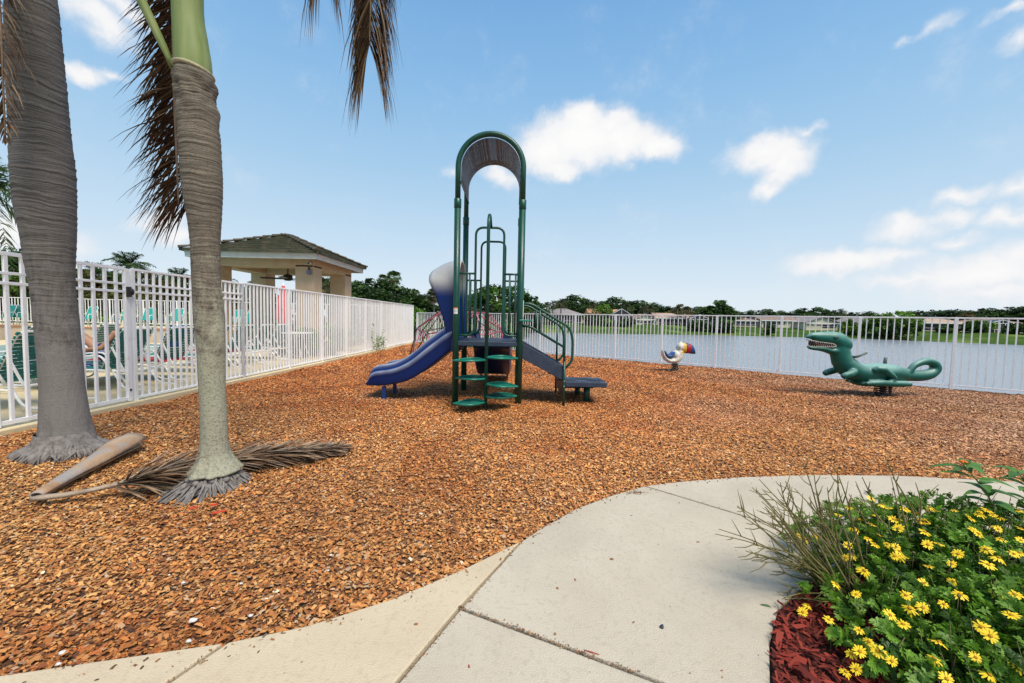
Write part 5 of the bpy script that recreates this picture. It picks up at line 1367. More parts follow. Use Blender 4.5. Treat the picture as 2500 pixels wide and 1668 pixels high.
# ------------------------------------------------------------------ sunbather on a lounger
PX0, PY0 = -6.95, 7.02
place(copy_tree(L0_), PX0, PY0, .02, .05, 'dark green lounger under the sunbather in the white cap')
pr = thing('person', 'person reclining on a lounger in a white cap and dark shoes, one knee raised', 'person', (PX0, PY0, .05))
def Pq(x, y, z): return Vector((PX0+x, PY0+y, .05+z))
bo = MB()
a = math.radians(62); bd = Vector((math.cos(a),0,math.sin(a)))
hip = Pq(-.10,0,.50); chest = Pq(-.10,0,.50)+bd*.42; nk = Pq(-.10,0,.50)+bd*.58; hd = nk+bd*.15+Vector((-.03,0,.02))
fn = Vector((-bd.z,0,bd.x))
bo.eloft([(hip-bd*.10, Vector((0,.14,0)), fn*.09),(hip, Vector((0,.175,0)), fn*.115),(hip+bd*.2, Vector((0,.145,0)), fn*.10),(chest-bd*.06, Vector((0,.175,0)), fn*.115),(chest+bd*.06, Vector((0,.17,0)), fn*.09),(nk-bd*.04, Vector((0,.07,0)), fn*.06),(nk+bd*.06, Vector((0,.055,0)), fn*.06)], 18)
bo.ell(hd+fn*.02, .078,.075,.108, 16, 12, Matrix.Rotation(-.45,3,'Y'))
bo.ell(hd+fn*.095+Vector((0,0,-.01)), .018,.012,.02, 8, 6)
for s in (-1,1):
    bo.ell(hd+Vector((.02,s*.078,0)), .02,.012,.03, 8, 6)
    kn = Pq(-.50, s*.13, .86 if s < 0 else .64); ft = Pq(-.86 if s < 0 else -.98, s*.13, .43)
    hp_ = Pq(-.12, s*.10, .50)
    bo.tube([hp_, hp_.lerp(kn,.5), kn], [.088,.076,.058], 12); bo.ell(kn,.058,.058,.058,12,8)
    bo.tube([kn, kn.lerp(ft,.35), ft], [.056,.058,.036], 12)
    sh = chest+bd*.04+Vector((0,s*.175,0)); el = sh+Vector((-.14,s*.10,-.24)); wr = Pq(-.36, s*.30, .62); hn = wr+Vector((-.08,-s*.02,-.005))
    bo.ell(sh,.06,.06,.06,12,8); bo.tube([sh,el],[.052,.042],10); bo.ell(el,.042,.042,.042,10,8); bo.tube([el,wr],[.042,.028],10)
    bo.ell(wr.lerp(hn,.5),.048,.036,.016,10,8)
    for f in range(4): bo.tube([hn+Vector((.01,(f-1.5)*.018,0)), hn+Vector((-.035,(f-1.5)*.020,.004)), hn+Vector((-.058+.008*abs(f-1.3),(f-1.5)*.021,-.012))], [.0095,.0085,.007], 6)
    bo.tube([wr+Vector((-.02,-s*.03,0)), wr+Vector((-.06,-s*.055,-.01)), wr+Vector((-.085,-s*.058,-.018))], [.011,.010,.008], 6)
M['skin'] = mat('tanned_skin', (.42,.20,.11), (.48,.245,.145), 5, .55, .1)
body = bo.build('body', M['skin'], pr, remesh=.011, smooth_it=3); bake(body)
cp_ = MB(); cp_.eloft([(hd+Vector((.0,0,.035)), Vector((.086,0,.0)), Vector((0,.083,0))),(hd+Vector((.005,0,.08)), Vector((.080,0,0)), Vector((0,.076,0))),(hd+Vector((.012,0,.118)), Vector((.045,0,0)), Vector((0,.042,0)))], 18)
cp_.obox(hd+Vector((-.115,0,.045)), (1,0,.15), (0,1,0), (-.15,0,1), .055, .062, .006); cp_.build('cap', M['frame'], pr)
hr_ = MB(); hr_.eloft([(hd+Vector((.03,0,-.06)), Vector((.06,0,0)), Vector((0,.075,0))),(hd+Vector((.02,0,.03)), Vector((.075,0,0)), Vector((0,.081,0)))], 16); hr_.build('hair', mat('brown_hair', (.06,.035,.02), None, 20, .6), pr)
sh_ = MB(); sh_.eloft([(hip-bd*.11, Vector((0,.15,0)), fn*.10),(hip, Vector((0,.185,0)), fn*.125),(hip+bd*.10, Vector((0,.168,0)), fn*.118)], 18)
for s in (-1,1):
    kn = Pq(-.50, s*.13, .86 if s < 0 else .64); hp_ = Pq(-.12, s*.10, .50); sh_.tube([hp_, hp_.lerp(kn,.45)], [.100,.088], 12)
sh_.build('swim_shorts', M['bluetowel'], pr)
for s in (-1,1):
    ft = Pq(-.86 if s < 0 else -.98, s*.13, .43); f_ = MB(); f_.eloft([(ft+Vector((.05,0,-.01)), Vector((0,.03,0)), Vector((0,0,.03))),(ft+Vector((.01,0,-.02)), Vector((0,.042,0)), Vector((0,0,.05))),(ft+Vector((-.10,0,-.035)), Vector((0,.048,0)), Vector((0,0,.034))),(ft+Vector((-.18,0,-.04)), Vector((0,.03,0)), Vector((0,0,.022)))], 14); f_.build('shoe', M['black'], pr)
# ------------------------------------------------------------------ trees
M['leaf'] = leafmat('tree_leaf', trans=.28, rough=.6, spec=.25)
M['bark'] = mat('tree_bark', (.10,.075,.055), (.17,.135,.10), 9, .9, .5, stretch=(1,1,.25))
M['palmbark'] = mat('palm_bark_far', (.15,.115,.085), (.23,.185,.14), 6, .9, .4, stretch=(1,1,6))
GREENS = {'dark': [(.032,.070,.018),(.048,.098,.024),(.070,.130,.032),(.022,.050,.015)],
 'mid': [(.040,.095,.016),(.062,.135,.022),(.085,.165,.030),(.026,.062,.014)],
 'bright': [(.10,.21,.018),(.13,.26,.028),(.075,.16,.018),(.16,.29,.05)],
 'olive': [(.085,.090,.022),(.11,.105,.030),(.06,.068,.018),(.15,.12,.045)],
 'pine': [(.030,.064,.027),(.044,.088,.040),(.060,.11,.052),(.020,.044,.020)]}
def leaf_cards(C0, cols, size, rng, up=.3):
    n = len(C0); nn = rng.normal(size=(n,3)); nn[:,2] = np.abs(nn[:,2])+up; nn /= np.linalg.norm(nn,axis=1)[:,None]
    t = np.cross(nn, rng.normal(size=(n,3))); t /= np.linalg.norm(t,axis=1)[:,None]+1e-9; b = np.cross(nn, t)
    s = (size*rng.uniform(.55,1.35,n))[:,None]; a = rng.uniform(.35,.75,(n,1))
    V = np.stack([C0-t*s, C0-b*s*a+nn*s*.15, C0+t*s, C0+b*s*a+nn*s*.15], 1).reshape(-1,3)
    Q = np.arange(4*n).reshape(n,4); return V, Q, np.repeat(cols,4,0)
def crown_cloud(rng, R, H, z0, nclump, per, size, pal, shape=1.0, clump=.30):
    Cs, Ks = [], []
    pal = np.array(pal)
    for i in range(nclump):
        u = rng.uniform(-1,1); a = rng.uniform(0,2*PI); rr = rng.uniform(.35,1)**.6
        x, y, z = rr*math.sqrt(1-u*u)*math.cos(a), rr*math.sqrt(1-u*u)*math.sin(a), rr*u
        sc = R*(1-.25*shape*max(0,z)); c = np.array((x*sc, y*sc, z0+H/2+z*H/2))
        rad = clump*R*rng.uniform(.55,1.25)
        m = int(per*rng.uniform(.6,1.4)); d = rng.normal(size=(m,3)); d /= np.linalg.norm(d,axis=1)[:,None]
        p = c + d*(rad*rng.uniform(.25,1,(m,1))**.6)*np.array((1,1,.75))
        k = pal[rng.integers(len(pal))]*rng.uniform(.75,1.25)
        Cs.append(p); Ks.append(np.repeat(k[None],m,0)*rng.uniform(.7,1.3,(m,1)))
    return np.concatenate(Cs), np.concatenate(Ks)
def make_tree(name, label, seed, pal, R=2.6, H=4.9, z0=1.3, nclump=58, per=72, size=.21, shape=1, clump=.30, group=None, cat='tree'):
    rng = np.random.default_rng(seed); root = thing(name, label, cat, (0,0,0), group)
    P, K = crown_cloud(rng, R, H, z0, nclump, per, size, GREENS[pal], shape, clump)
    V, Q, C = leaf_cards(P, K, size, rng); np_obj('crown', V, Q, M['leaf'], parent=root, cols=C)
    t = MB(); t.tube([(0,0,-.4),(.05,.02,z0*.6),(-.05,.05,z0+H*.35),(.05,0,z0+H*.75)], [R*.09,R*.07,R*.05,R*.015], 9)
    for k in range(7):
        a = rng.uniform(0,2*PI); z = z0+H*rng.uniform(.0,.4); d = Vector((math.cos(a),math.sin(a),0))
        t.tube([(0,0,z), Vector((0,0,z+H*.14))+d*R*.35, Vector((0,0,z+H*.30))+d*R*.72], [R*.04,R*.028,R*.008], 6)
    t.build('trunk', M['bark'], root); return root
def set_tree(o, p, h0, h, rz, w=1.0, label=None):
    s = h/h0; o.location = p; o.scale = (s*w, s*w, s); o.rotation_euler = (0,0,rz)
    if label: o['label'] = label
def fan_palm(name, label, seed, hT, R, pal, dead=True, n=30, lean=0, group=None, kind='fan'):
    rng = np.random.default_rng(seed); root = thing(name, label, 'palm tree', (0,0,0), group)
    t = MB(); t.tube([(0,0,-.3),(lean*.3,0,hT*.5),(lean,0,hT)], [.17,.13,.14], 10); t.build('trunk', M['palmbark'], root)
    V, Q, C, off = [], [], [], 0
    top = Vector((lean,0,hT))
    for k in range(n):
        el = rng.uniform(-.95,1.35) if dead else rng.uniform(-.35,1.35); az = rng.uniform(0,2*PI)
        isd = dead and el < -.35
        d = Vector((math.cos(az)*math.cos(el), math.sin(az)*math.cos(el), math.sin(el)))
        cols = [(.16,.11,.055),(.22,.155,.08),(.11,.075,.04)] if isd else pal
        if kind == 'fan':
            c = top+d*R*.42; 
            for j in range(13):
                th = -1.25+2.5*j/12; s_ = d.cross(Vector((0,0,1))).normalized(); dr = (d*math.cos(th)+s_*math.sin(th)); L = R*.62*rng.uniform(.8,1.1)
                u = dr.cross(d.cross(s_)).normalized() if abs(math.sin(th)) > .1 else s_
                u = (d.cross(s_)).cross(dr).normalized(); w_ = R*.05
                m1 = c+dr*L*.55; e = c+dr*L+Vector((0,0,-.22*R*(1 if not isd else .6)))
                V += [c-u*w_*.4, c+u*w_*.4, m1+u*w_, m1-u*w_, m1-u*w_, m1+u*w_, e+u*w_*.1, e-u*w_*.1]
                cc = np.array(cols[rng.integers(len(cols))])*rng.uniform(.75,1.2); C += [cc]*8; Q += [(off,off+1,off+2,off+3),(off+4,off+5,off+6,off+7)]; off += 8
            V += [top, top+Vector((0,0,.03)), c+Vector((0,0,.03)), c]; C += [np.array(cols[0])]*4; Q.append((off,off+1,off+2,off+3)); off += 4
        else:
            pts = [top+d*R*f+Vector((0,0,-R*.75*f*f*(1-.35*max(0,d.z)))) for f in np.linspace(0,1,9)]
            v, q, c = leaflets(pts, rng, R*.30, 22, R*.035, cols, droop=.4, fwd=.75, start=.08, seg=2)
            V += [Vector(tuple(x)) for x in v]; Q += [tuple(off+i for i in r_) for r_ in q]; C += list(c); off += len(v)
    np_obj('crown', np.array([tuple(v) for v in V]), np.array(Q), M['frond'], parent=root, cols=np.array(C)); return root

H0 = 6.2
protos = {}
def proto(k):
    if k not in protos:
        sp_ = {'dark':dict(seed=21,pal='dark'),'dark2':dict(seed=22,pal='dark',R=3.3,H=4.8,z0=1.2,nclump=76),'mid':dict(seed=23,pal='mid',R=2.8),'bright':dict(seed=24,pal='bright',R=3.0,H=5.6,z0=.5,nclump=60),
               'pine':dict(seed=25,pal='pine',R=2.5,H=4.2,z0=2.0,nclump=42,clump=.28),'cone':dict(seed=26,pal='mid',R=2.4,H=5.4,z0=.7,nclump=60,shape=2.6),'olive':dict(seed=27,pal='olive',R=2.8)}[k]
        protos[k] = make_tree('tree', 'tree', **sp_); return protos[k], True
    return protos[k], False
def add_tree(k, px, ytop, Y, label, w=1.0, group=None, zb=None, name='tree'):
    o, first = proto(k)
    if not first: o = copy_tree(o)
    o.name = name
    p = at(px, ytop, Y); zb = float(terrain_h(np.array([p.x]), np.array([p.y]))[0]) if zb is None else zb
    set_tree(o, (p.x, Y, zb-.05), H0, max(1.0, (p.z-zb)), random.uniform(0,6.28), w, label)
    if group: o['group'] = group
    return o
FG = 'trees in the far row beyond the lake'
far = [
 ('mid',1218,690,62,'big bushy green tree seen through the playground tower, left of the right posts',1.15),
 ('dark',1168,718,70,'darker tree behind the big bushy one, beside the peach roofed house',1.1),
 ('dark2',1283,722,92,'dark tree just right of the tower top of the stairs, behind the handrail',1.1),
 ('dark2',1405,723,140,'broad dark tree crown right of the grey roof',1.3),('dark',1385,731,142,'dark tree directly behind the grey roofed house',1.1),('dark2',1440,735,146,'low dark tree between the grey roof and the orange roof',1.3),
 ('bright',1473,741,112,'small bright green tree in front of the orange roofed house',.75),
 ('dark2',1505,728,140,'tallest dark tree behind the orange roofed house',1.25),('dark',1470,736,146,'dark tree left behind the orange roof',1.2),('dark',1535,736,142,'dark tree right behind the white gable screen frame',1.1),
 ('dark',1560,734,140,'round dark tree left of the tan roofed house',1.1),('dark2',1592,741,142,'dark tree behind the left end of the tan roof',1.2),('dark',1625,748,142,'low dark tree behind the middle of the tan roof',1.4),
 ('olive',1664,744,128,'brownish green tree at the right end of the tan roof',1.1),('dark',1705,749,138,'dark tree left of the tall pointed tree',1.1),
 ('cone',1757,731,118,'tall pointed green tree standing alone at the water across the lake',1.15),('mid',1735,745,122,'shorter green tree leaning on the tall pointed one, left side',1.1),('mid',1782,752,120,'lower green tree on the right flank of the tall pointed one',1.1),
 ('dark',1808,762,140,'small dark tree in the gap right of the tall pointed tree',1.2),
 ('dark2',1838,759,140,'dark tree above the brown roof left half',1.2),('dark',1872,755,138,'dark tree above the brown roof right half',1.2),('dark2',1905,760,140,'dark tree between the two brown roofs',1.2),('mid',1930,763,138,'green tree left of the cream gabled house',1.2),
 ('dark',1962,753,134,'dark crown above the left slope of the cream gable',1.2),('dark2',1998,752,136,'broad dark crown right above the cream gable',1.2),('dark',2030,758,136,'thin topped dark tree left of the tall single palm',1.2),
 ('dark',2085,763,136,'low dark tree right of the tall single palm',1.3),('dark2',2118,762,134,'dark tree behind the pale gabled house',1.3),
 ('bright',2185,758,98,'big light green willowy tree on the far bank',1.25),('bright',2152,772,102,'smaller light green tree left of the willowy one',1.0),
 ('pine',2238,757,128,'pine left above the long tan roof',1.5),('pine',2270,759,126,'second pine from the left above the long tan roof',1.5),('pine',2302,756,126,'middle pine above the long tan roof',1.5),('pine',2335,754,124,'tallest pine above the long tan roof',1.5),
 ('olive',2368,763,112,'yellowish green tree right of the long tan roof',1.2),('pine',2372,757,124,'pine behind the yellowish green tree',1.5),('dark',2412,753,118,'dark tree left of the last screened house',1.2),('pine',2448,756,118,'pine above the last screened house',1.4),('dark',2482,750,114,'dark tree at the right edge of the picture',1.3),('dark2',2530,748,112,'dark tree beyond the right edge of the picture',1.3)]
for (k,px,yt,Y,lb,w_) in far: add_tree(k, px, yt, Y, lb, w_*1.25, FG)
# near-left wood beyond the fence corner
LG = 'dark trees beyond the fence corner'
for (k,px,yt,Y,lb,w_) in [('dark2',872,690,58,'dark tree just right of the pavilion eave',1.25),('dark',915,682,60,'dark tree left of the two-headed fan palm',1.3),('dark2',958,692,56,'dark tree in front of the two-headed fan palm',1.3),('dark',1000,706,58,'dark tree left of the sabal palm pair',1.25),('dark2',1030,722,60,'lowest dark tree beside the sabal palm pair',1.2),
   ('dark2',800,683,62,'dark tree seen through the right bay of the pavilion',1.3),('dark',745,705,64,'dark tree behind the near pavilion column',1.2),('dark',840,700,64,'dark tree behind the far pavilion column',1.2),
   ('mid',980,738,44,'low green tree behind the fence corner',1.5),('dark2',900,745,46,'low dark tree hugging the top of the tall fence',1.7),('dark2',940,738,48,'low dark tree left of the fence corner',1.7)]:
    add_tree(k, px, yt, Y, lb, w_, LG)
SGp = 'trees behind the pool'
for (k,px,yt,Y,lb,w_) in [('mid',30,606,24,'green tree rising over the gate at the far left',1.0),('mid',-40,600,24,'green tree outside the left frame edge',1.0),('olive',95,640,26,'olive tree behind the thick grey palm',1.1),('olive',215,662,27,'olive tree left of the date palm',1.1),('dark2',262,668,30,'dark tree behind the date palm trunk',1.2),('olive',362,668,28,'olive tree right of the date palm',1.1),('dark',410,672,30,'dark tree left of the slim palm',1.1),
   ('olive',455,674,31,'olive tree hidden by the slim palm',1.0),('dark2',500,690,33,'dark tree right of the slim palm over the fence',1.1),('olive',560,693,32,'olive tree under the left pavilion beam',1.2),('dark2',610,706,34,'dark tree left of the far pavilion column',1.2),('dark',665,716,34,'dark tree under the ceiling fan',1.2),('dark',155,655,28,'dark tree between thick palm and gate',1.1)]:
    add_tree(k, px, yt, Y, lb, w_, SGp, zb=0)
# palms
pG = [(.045,.095,.022),(.065,.125,.030),(.09,.15,.04),(.035,.07,.018)]
pB = [(.075,.095,.03),(.10,.11,.035),(.13,.10,.05),(.05,.07,.02)]
def put(o, px, py, Y, hT, label=None, zb=None, sw=1):
    p = at(px, py, Y); zb = float(terrain_h(np.array([p.x]), np.array([p.y]))[0]) if zb is None else zb
    s = (p.z-zb)/hT; o.location = (p.x, Y, zb); o.scale = (s*sw,s*sw,s); o.rotation_euler = (0,0,random.uniform(0,6))
    if label: o['label'] = label
    return o
d0 = fan_palm('palm_tree','date palm crown rising above the gate behind the pool',31,5.0,2.5,pG,False,26,kind='pin',group='date palms behind the pool')
put(d0, 316, 652, 30, 5.0, zb=0, sw=.9)
put(copy_tree(d0), 438, 682, 36, 5.0, 'small date palm top left of the slim palm', 0, .8)
put(copy_tree(d0), 545, 692, 38, 5.0, 'small date palm top just right of the slim palm', 0, .8)
put(copy_tree(d0), 625, 706, 40, 5.0, 'date palm top under the pavilion beam', 0, .8)
put(copy_tree(d0), 232, 672, 28, 5.0, 'drooping date palm between the thick palm and the gate latch', 0, .9)
put(copy_tree(d0), -34, 462, 16, 5.0, 'palm crown peeking in at the left edge behind the thick trunk', 0, .55)
f0 = fan_palm('palm_tree','shaggy sabal palm, left one of the pair before the peach roof',32,5.0,1.5,pB,True,44,group='fan palms beyond the fence corner')
put(f0, 1060, 722, 50, 5.0, zb=0)
put(copy_tree(f0), 1078, 712, 52, 5.0, 'shaggy sabal palm, right one of the pair before the peach roof', 0)
put(copy_tree(f0), 782, 700, 40, 5.0, 'sabal palm seen between the pavilion columns', 0, .8)
f1 = fan_palm('palm_tree','two-headed fan palm above the dark trees, taller head',33,7.0,1.35,[(.09,.16,.04),(.12,.19,.05),(.07,.13,.03)],True,34,group='fan palms beyond the fence corner')
put(f1, 962, 678, 61, 7.0, zb=0); put(copy_tree(f1), 940, 684, 62, 7.0, 'two-headed fan palm above the dark trees, shorter left head', 0)
q0 = fan_palm('palm_tree','tall single palm with arching fronds right of the cream gable',34,5.0,1.9,pB,False,26,kind='pin',group='palms along the far bank')
put(q0, 2055, 762, 112, 5.0, sw=.95)
for (px,py,Y,lb) in [(1350,742,112,'brown palm left over the grey roof'),(1370,738,114,'brown palm right over the grey roof'),(1335,745,116,'drooping palm at the left edge of the grey roof'),(1448,744,118,'brown palm between grey roof and orange roof'),(1532,748,118,'palm right of the white gable screen frame'),(1572,750,120,'brown drooping palm left of the tan roof'),(1590,752,121,'brown drooping palm over the left tan roof'),(1655,752,120,'palm at the right end of the tan roof'),(1675,755,121,'brown palm left of the screened porch')]:
    put(copy_tree(q0), px, py, Y, 5.0, lb, sw=1.05)

# shrubs outside the fences
M['shrub'] = M['leaf']
def shrub(label, px, ytop, Y, pal, w, seed, zb=None, per=60, size=.07, group='shrubs outside the fences', cat='shrub'):
    rng = np.random.default_rng(seed); p = at(px, ytop, Y); zb = (float(terrain_h(np.array([p.x]), np.array([p.y]))[0]) if zb is None else zb)
    root = thing('shrub', label, cat, (p.x, Y, zb), group); h = max(.3, p.z-zb)
    P, K = crown_cloud(rng, w, h, 0, 26, per, size, GREENS[pal], .4, .36)
    V, Q, C = leaf_cards(P+np.array((p.x,Y,zb)), K, size, rng); np_obj('foliage', V, Q, M['leaf'], parent=root, cols=C)
    t = MB()
    for k in range(5): t.tube([(p.x,Y,zb-.05),(p.x+rng.normal()*.12*w,Y+rng.normal()*.12*w,zb+h*.4),(p.x+rng.normal()*.3*w,Y+rng.normal()*.3*w,zb+h*.8)], [.025,.018,.008], 5)
    t.build('stems', M['bark'], root)
sl_ = [('bright yellow green shrub poking over the fence corner',1010,750,24,'bright',.8),('light green shrub behind the corner of the lake fence',1040,775,25,'bright',1.3),('dark green shrub behind the climbing dome, left half',1075,778,27,'mid',1.3),('bright green shrub behind the climbing dome, middle',1110,775,29,'bright',1.5),
 ('dark green shrub behind the playground tower',1165,778,31,'dark',1.5),('bright shrub behind the right tower posts',1225,776,33,'bright',1.6),('mid green shrub at the start of the lake view',1262,782,38,'mid',1.4),('dark leafy shrub hugging the fence corner',1003,800,22.6,'dark',.7)]
for i,(lb,px,yt,Y,pal,w_) in enumerate(sl_): shrub(lb, px, yt, Y, pal, w_, 50+i, per=80, size=.085)
for i,(lb,px,yt,Y,pal,w_) in enumerate([('yellow green croton hedge by the pavilion column',735,792,12.55,'bright',.55),('yellow green croton by the round table',790,800,12.9,'bright',.5),('yellow green croton at the right pavilion column',835,800,15.0,'bright',.6),('dark hedge plant behind the lounger row',700,812,13.0,'dark',.5),('dark hedge behind the pavilion, left part',760,770,17.2,'dark',1.0),('dark hedge behind the pavilion, right part',870,772,18.5,'dark',1.1),('green hedge plant near the end of the tall fence',930,785,19.5,'mid',.9)]):
    shrub(lb, px, yt, Y, pal, w_, 70+i, zb=.05, per=70, size=.06, group='hedge plants on the pool deck', cat='hedge')
for i,px in enumerate([60,230,330,390,470,570]):
    shrub(['yellow hedge plant behind the terrace fence, far left','yellow hedge plant left of the gate stile','yellow hedge plant at the gate latch','yellow hedge plant left of the slim palm','yellow hedge plant behind the slim palm','yellow hedge plant right of the slim palm'][i], px, 762, 21.2, 'bright', .9, 90+i, zb=.05, per=60, size=.07, group='hedge plants behind the terrace fence', cat='hedge')
wr = np.random.default_rng(4); wp = at(935,870,12.9+2.6); root = thing('weed', 'tall leafy weed growing through the far part of the tall fence', 'weed', (lfx(15.5)+.1,15.5,0))
t = MB(); VV = []
for k in range(9):
    b0 = Vector((lfx(15.5)+.1+wr.normal()*.05, 15.0+k*.14+wr.normal()*.05, 0)); h = wr.uniform(.45,1.0); top_ = b0+Vector((wr.normal()*.05, wr.normal()*.05, h)); t.tube([b0, b0.lerp(top_,.5), top_], [.006,.005,.003], 5)
    for j in range(14): VV.append(tuple(b0.lerp(top_, wr.uniform(.25,1))+Vector(tuple(wr.normal(size=3)*.05))))
t.build('stems', M['rachis'], root); V, Q, C = leaf_cards(np.array(VV), np.array([GREENS['bright'][i%4] for i in range(len(VV))]), .045, wr); np_obj('leaves', V, Q, M['leaf'], parent=root, cols=C)

# ------------------------------------------------------------------ houses across the lake
M['w_cream'] = mat('cream_house_wall', (.56,.52,.38), (.62,.58,.44), 1, .85); M['w_tan'] = mat('tan_house_wall', (.42,.35,.26), (.48,.40,.31), 1, .85); M['w_pale'] = mat('pale_house_wall', (.52,.57,.52), (.58,.62,.57), 1, .85); M['w_pink'] = mat('pink_house_wall', (.62,.36,.29), (.66,.41,.33), 1, .85)
M['r_grey'] = mat('grey_shingle', (.20,.18,.175), (.27,.245,.24), 1.5, .9); M['r_orange'] = mat('orange_tile', (.42,.20,.10), (.50,.26,.14), 1.5, .85); M['r_tan'] = mat('tan_shingle', (.36,.24,.17), (.42,.30,.22), 1.5, .9); M['r_brown'] = mat('brown_shingle', (.20,.135,.105), (.26,.18,.145), 1.5, .9); M['r_peach'] = mat('peach_tile', (.52,.32,.20), (.58,.38,.25), 1.5, .85)
M['screen'] = mat('dark_porch_screen', (.020,.020,.026), (.045,.042,.055), 2, .35); M['trim'] = mat('white_house_trim', (.72,.72,.70), None, 3, .6)
def house(label, pxl, pxr, ybase, yeave, yridge, Y, wall, roof, kind='hip', depth=8, openings=4, seed=1, gable=None):
    rng = np.random.default_rng(seed)
    a, b = at(pxl, ybase, Y), at(pxr, ybase, Y); x0, x1 = a.x, b.x; xc = (x0+x1)/2; pm = (pxl+pxr)/2
    z0 = at(pm, ybase, Y).z; ze = at(pm, yeave, Y).z; zr = at(pm, yridge, Y).z; o_ = .45
    root = thing('house', label, 'house', (xc, Y+depth/2, z0), 'houses across the lake')
    w = MB(); w.box(x0+o_, Y+o_, z0-1.5, x1-o_, Y+depth-o_, ze+.02); w.build('wall', wall, root)
    r = MB()
    if kind == 'hip':
        k = min(depth/2, (x1-x0)*.42); ins_ = k
        A = [Vector((x0,Y,ze)),Vector((x1,Y,ze)),Vector((x1,Y+depth,ze)),Vector((x0,Y+depth,ze))]; R1, R2 = Vector((x0+ins_,Y+depth/2,zr)), Vector((x1-ins_,Y+depth/2,zr))
        r._add(A+[R1,R2], [(0,1,5,4),(1,2,5),(2,3,4,5),(3,0,4),(3,2,1,0)], False)
    elif kind == 'side':
        A = [Vector((x0,Y,ze)),Vector((x1,Y,ze)),Vector((x1,Y+depth,ze)),Vector((x0,Y+depth,ze))]; R1, R2 = Vector((x0+.2,Y+depth/2,zr)), Vector((x1-.2,Y+depth/2,zr))
        r._add(A+[R1,R2], [(0,1,5,4),(1,2,5),(2,3,4,5),(3,0,4),(3,2,1,0)], False)
    else:
        F0 = [Vector((x0,Y-.1,ze)),Vector((x1,Y-.1,ze)),Vector((xc,Y-.1,zr))]; B0 = [v+Vector((0,depth,0)) for v in F0]; th = Vector((0,0,.16))
        for (i,j) in ((0,2),(2,1)):
            r._add([F0[i],F0[j],B0[j],B0[i],F0[i]+th,F0[j]+th,B0[j]+th,B0[i]+th], [(0,3,2,1),(4,5,6,7),(0,1,5,4),(1,2,6,5),(2,3,7,6),(3,0,4,7)], False)
        w = MB(); w.prism([Vector((x0+o_,Y+o_-.02,ze)),Vector((x1-o_,Y+o_-.02,ze)),Vector((xc,Y+o_-.02,zr-.05))], (0,0,0),(0,.3,0)); w.build('gable_wall', wall, root)
    r.build('roof', roof, root)
    f = MB(); f.box(x0-.02,Y-.06,ze-.14,x1+.02,Y-.005,ze+.05); f.build('fascia', M['trim'], root)
    n = openings; xs_ = np.linspace(x0+o_+.3, x1-o_-.3, n+1)
    for i in range(n):
        if rng.random() < .12 and n > 3: continue
        p0, p1 = xs_[i]+.12, xs_[i+1]-.12; zt = ze-.35; zb_ = z0+.25 if rng.random() < .7 else z0+.9
        q = MB(); q.box(p0, Y+o_-.05, zb_, p1, Y+o_+.04, zt); wi = q.build('window', M['screen'], root)
        q = MB()
        q.box(p0-.05,Y+o_-.08,zt,p1+.05,Y+o_-.01,zt+.07)
        wf = q.build('frame', M['trim'], wi)
        q = MB(); q.box(p0-.02,Y+o_-.085,zb_+(zt-zb_)*.33,p1+.02,Y+o_-.055,zb_+(zt-zb_)*.33+.06); q.build('sill', M['trim'], wi)
    return root
house('peach roofed house behind the climbing dome and the blue slide',1022,1192,792,762,737,92,M['w_pink'],M['r_peach'],'hip',12,5,1)
house('grey roofed house behind the stair handrail',1325,1428,797,768,752,116,M['w_tan'],M['r_grey'],'hip',10,4,2)
house('orange roofed house with trees before it',1436,1528,797,771,754,119,M['w_tan'],M['r_orange'],'side',9,3,3)
house('cream house with a small gable and long tan roof',1600,1688,796,777,764,121,M['w_cream'],M['r_tan'],'side',9,4,4)
house('small cream gable wing at the left of the tan roofed house',1550,1602,796,780,767,118,M['w_cream'],M['r_tan'],'gable',7,3,5)
house('low brown roofed house right of the tall pointed tree',1788,1858,797,783,774,118,M['w_tan'],M['r_brown'],'hip',9,4,6)
house('long brown roofed house left of the cream gable',1858,1962,800,783,772,117,M['w_cream'],M['r_brown'],'side',9,5,7)
house('cream gabled house under the tall single palm',1966,2052,803,789,774,112,M['w_cream'],M['r_grey'],'gable',10,4,8)
house('pale green white gabled house left of the willowy tree',2092,2158,805,789,776,110,M['w_pale'],M['r_grey'],'gable',9,3,9)
house('long tan roofed house under the pines',2226,2378,809,789,774,104,M['w_tan'],M['r_tan'],'hip',11,6,10)
house('dark screened house at the right edge',2408,2520,812,790,777,100,M['w_tan'],M['r_brown'],'hip',11,5,11)
def lanai(label, pxl, pxr, ybase, yeave, yridge, Y):
    a, b = at(pxl,ybase,Y), at(pxr,ybase,Y); pm = (pxl+pxr)/2; z0, ze, zr = (at(pm,y,Y).z for y in (ybase,yeave,yridge)); xc = (a.x+b.x)/2
    root = thing('screen_porch', label, 'screen porch', (xc, Y, z0), 'screened porches across the lake')
    s = MB(); s.prism([(a.x,Y+.1,z0-1),(b.x,Y+.1,z0-1),(b.x,Y+.1,ze),(xc,Y+.1,zr),(a.x,Y+.1,ze)], (0,0,0), (0,2.5,0)); s.build('screen', M['screen'], root)
    f = MB()
    for (p,q) in (((a.x,ze),(xc,zr)),((xc,zr),(b.x,ze)),((a.x,ze),(b.x,ze)),((a.x,z0+.7),(b.x,z0+.7)),((xc,ze),(xc,zr))): f.bar((p[0],Y,p[1]),(q[0],Y,q[1]),.10,.10)
    for k in range(6): x = a.x+(b.x-a.x)*k/5; f.bar((x,Y-.02,z0-1),(x,Y-.02,ze),.10,.10)
    f.build('white_frame', M['trim'], root)
lanai('white framed gable screen porch right of the orange roof',1488,1545,796,771,754,113)
lanai('screened porch left of the tall pointed tree',1682,1734,796,780,768,116)
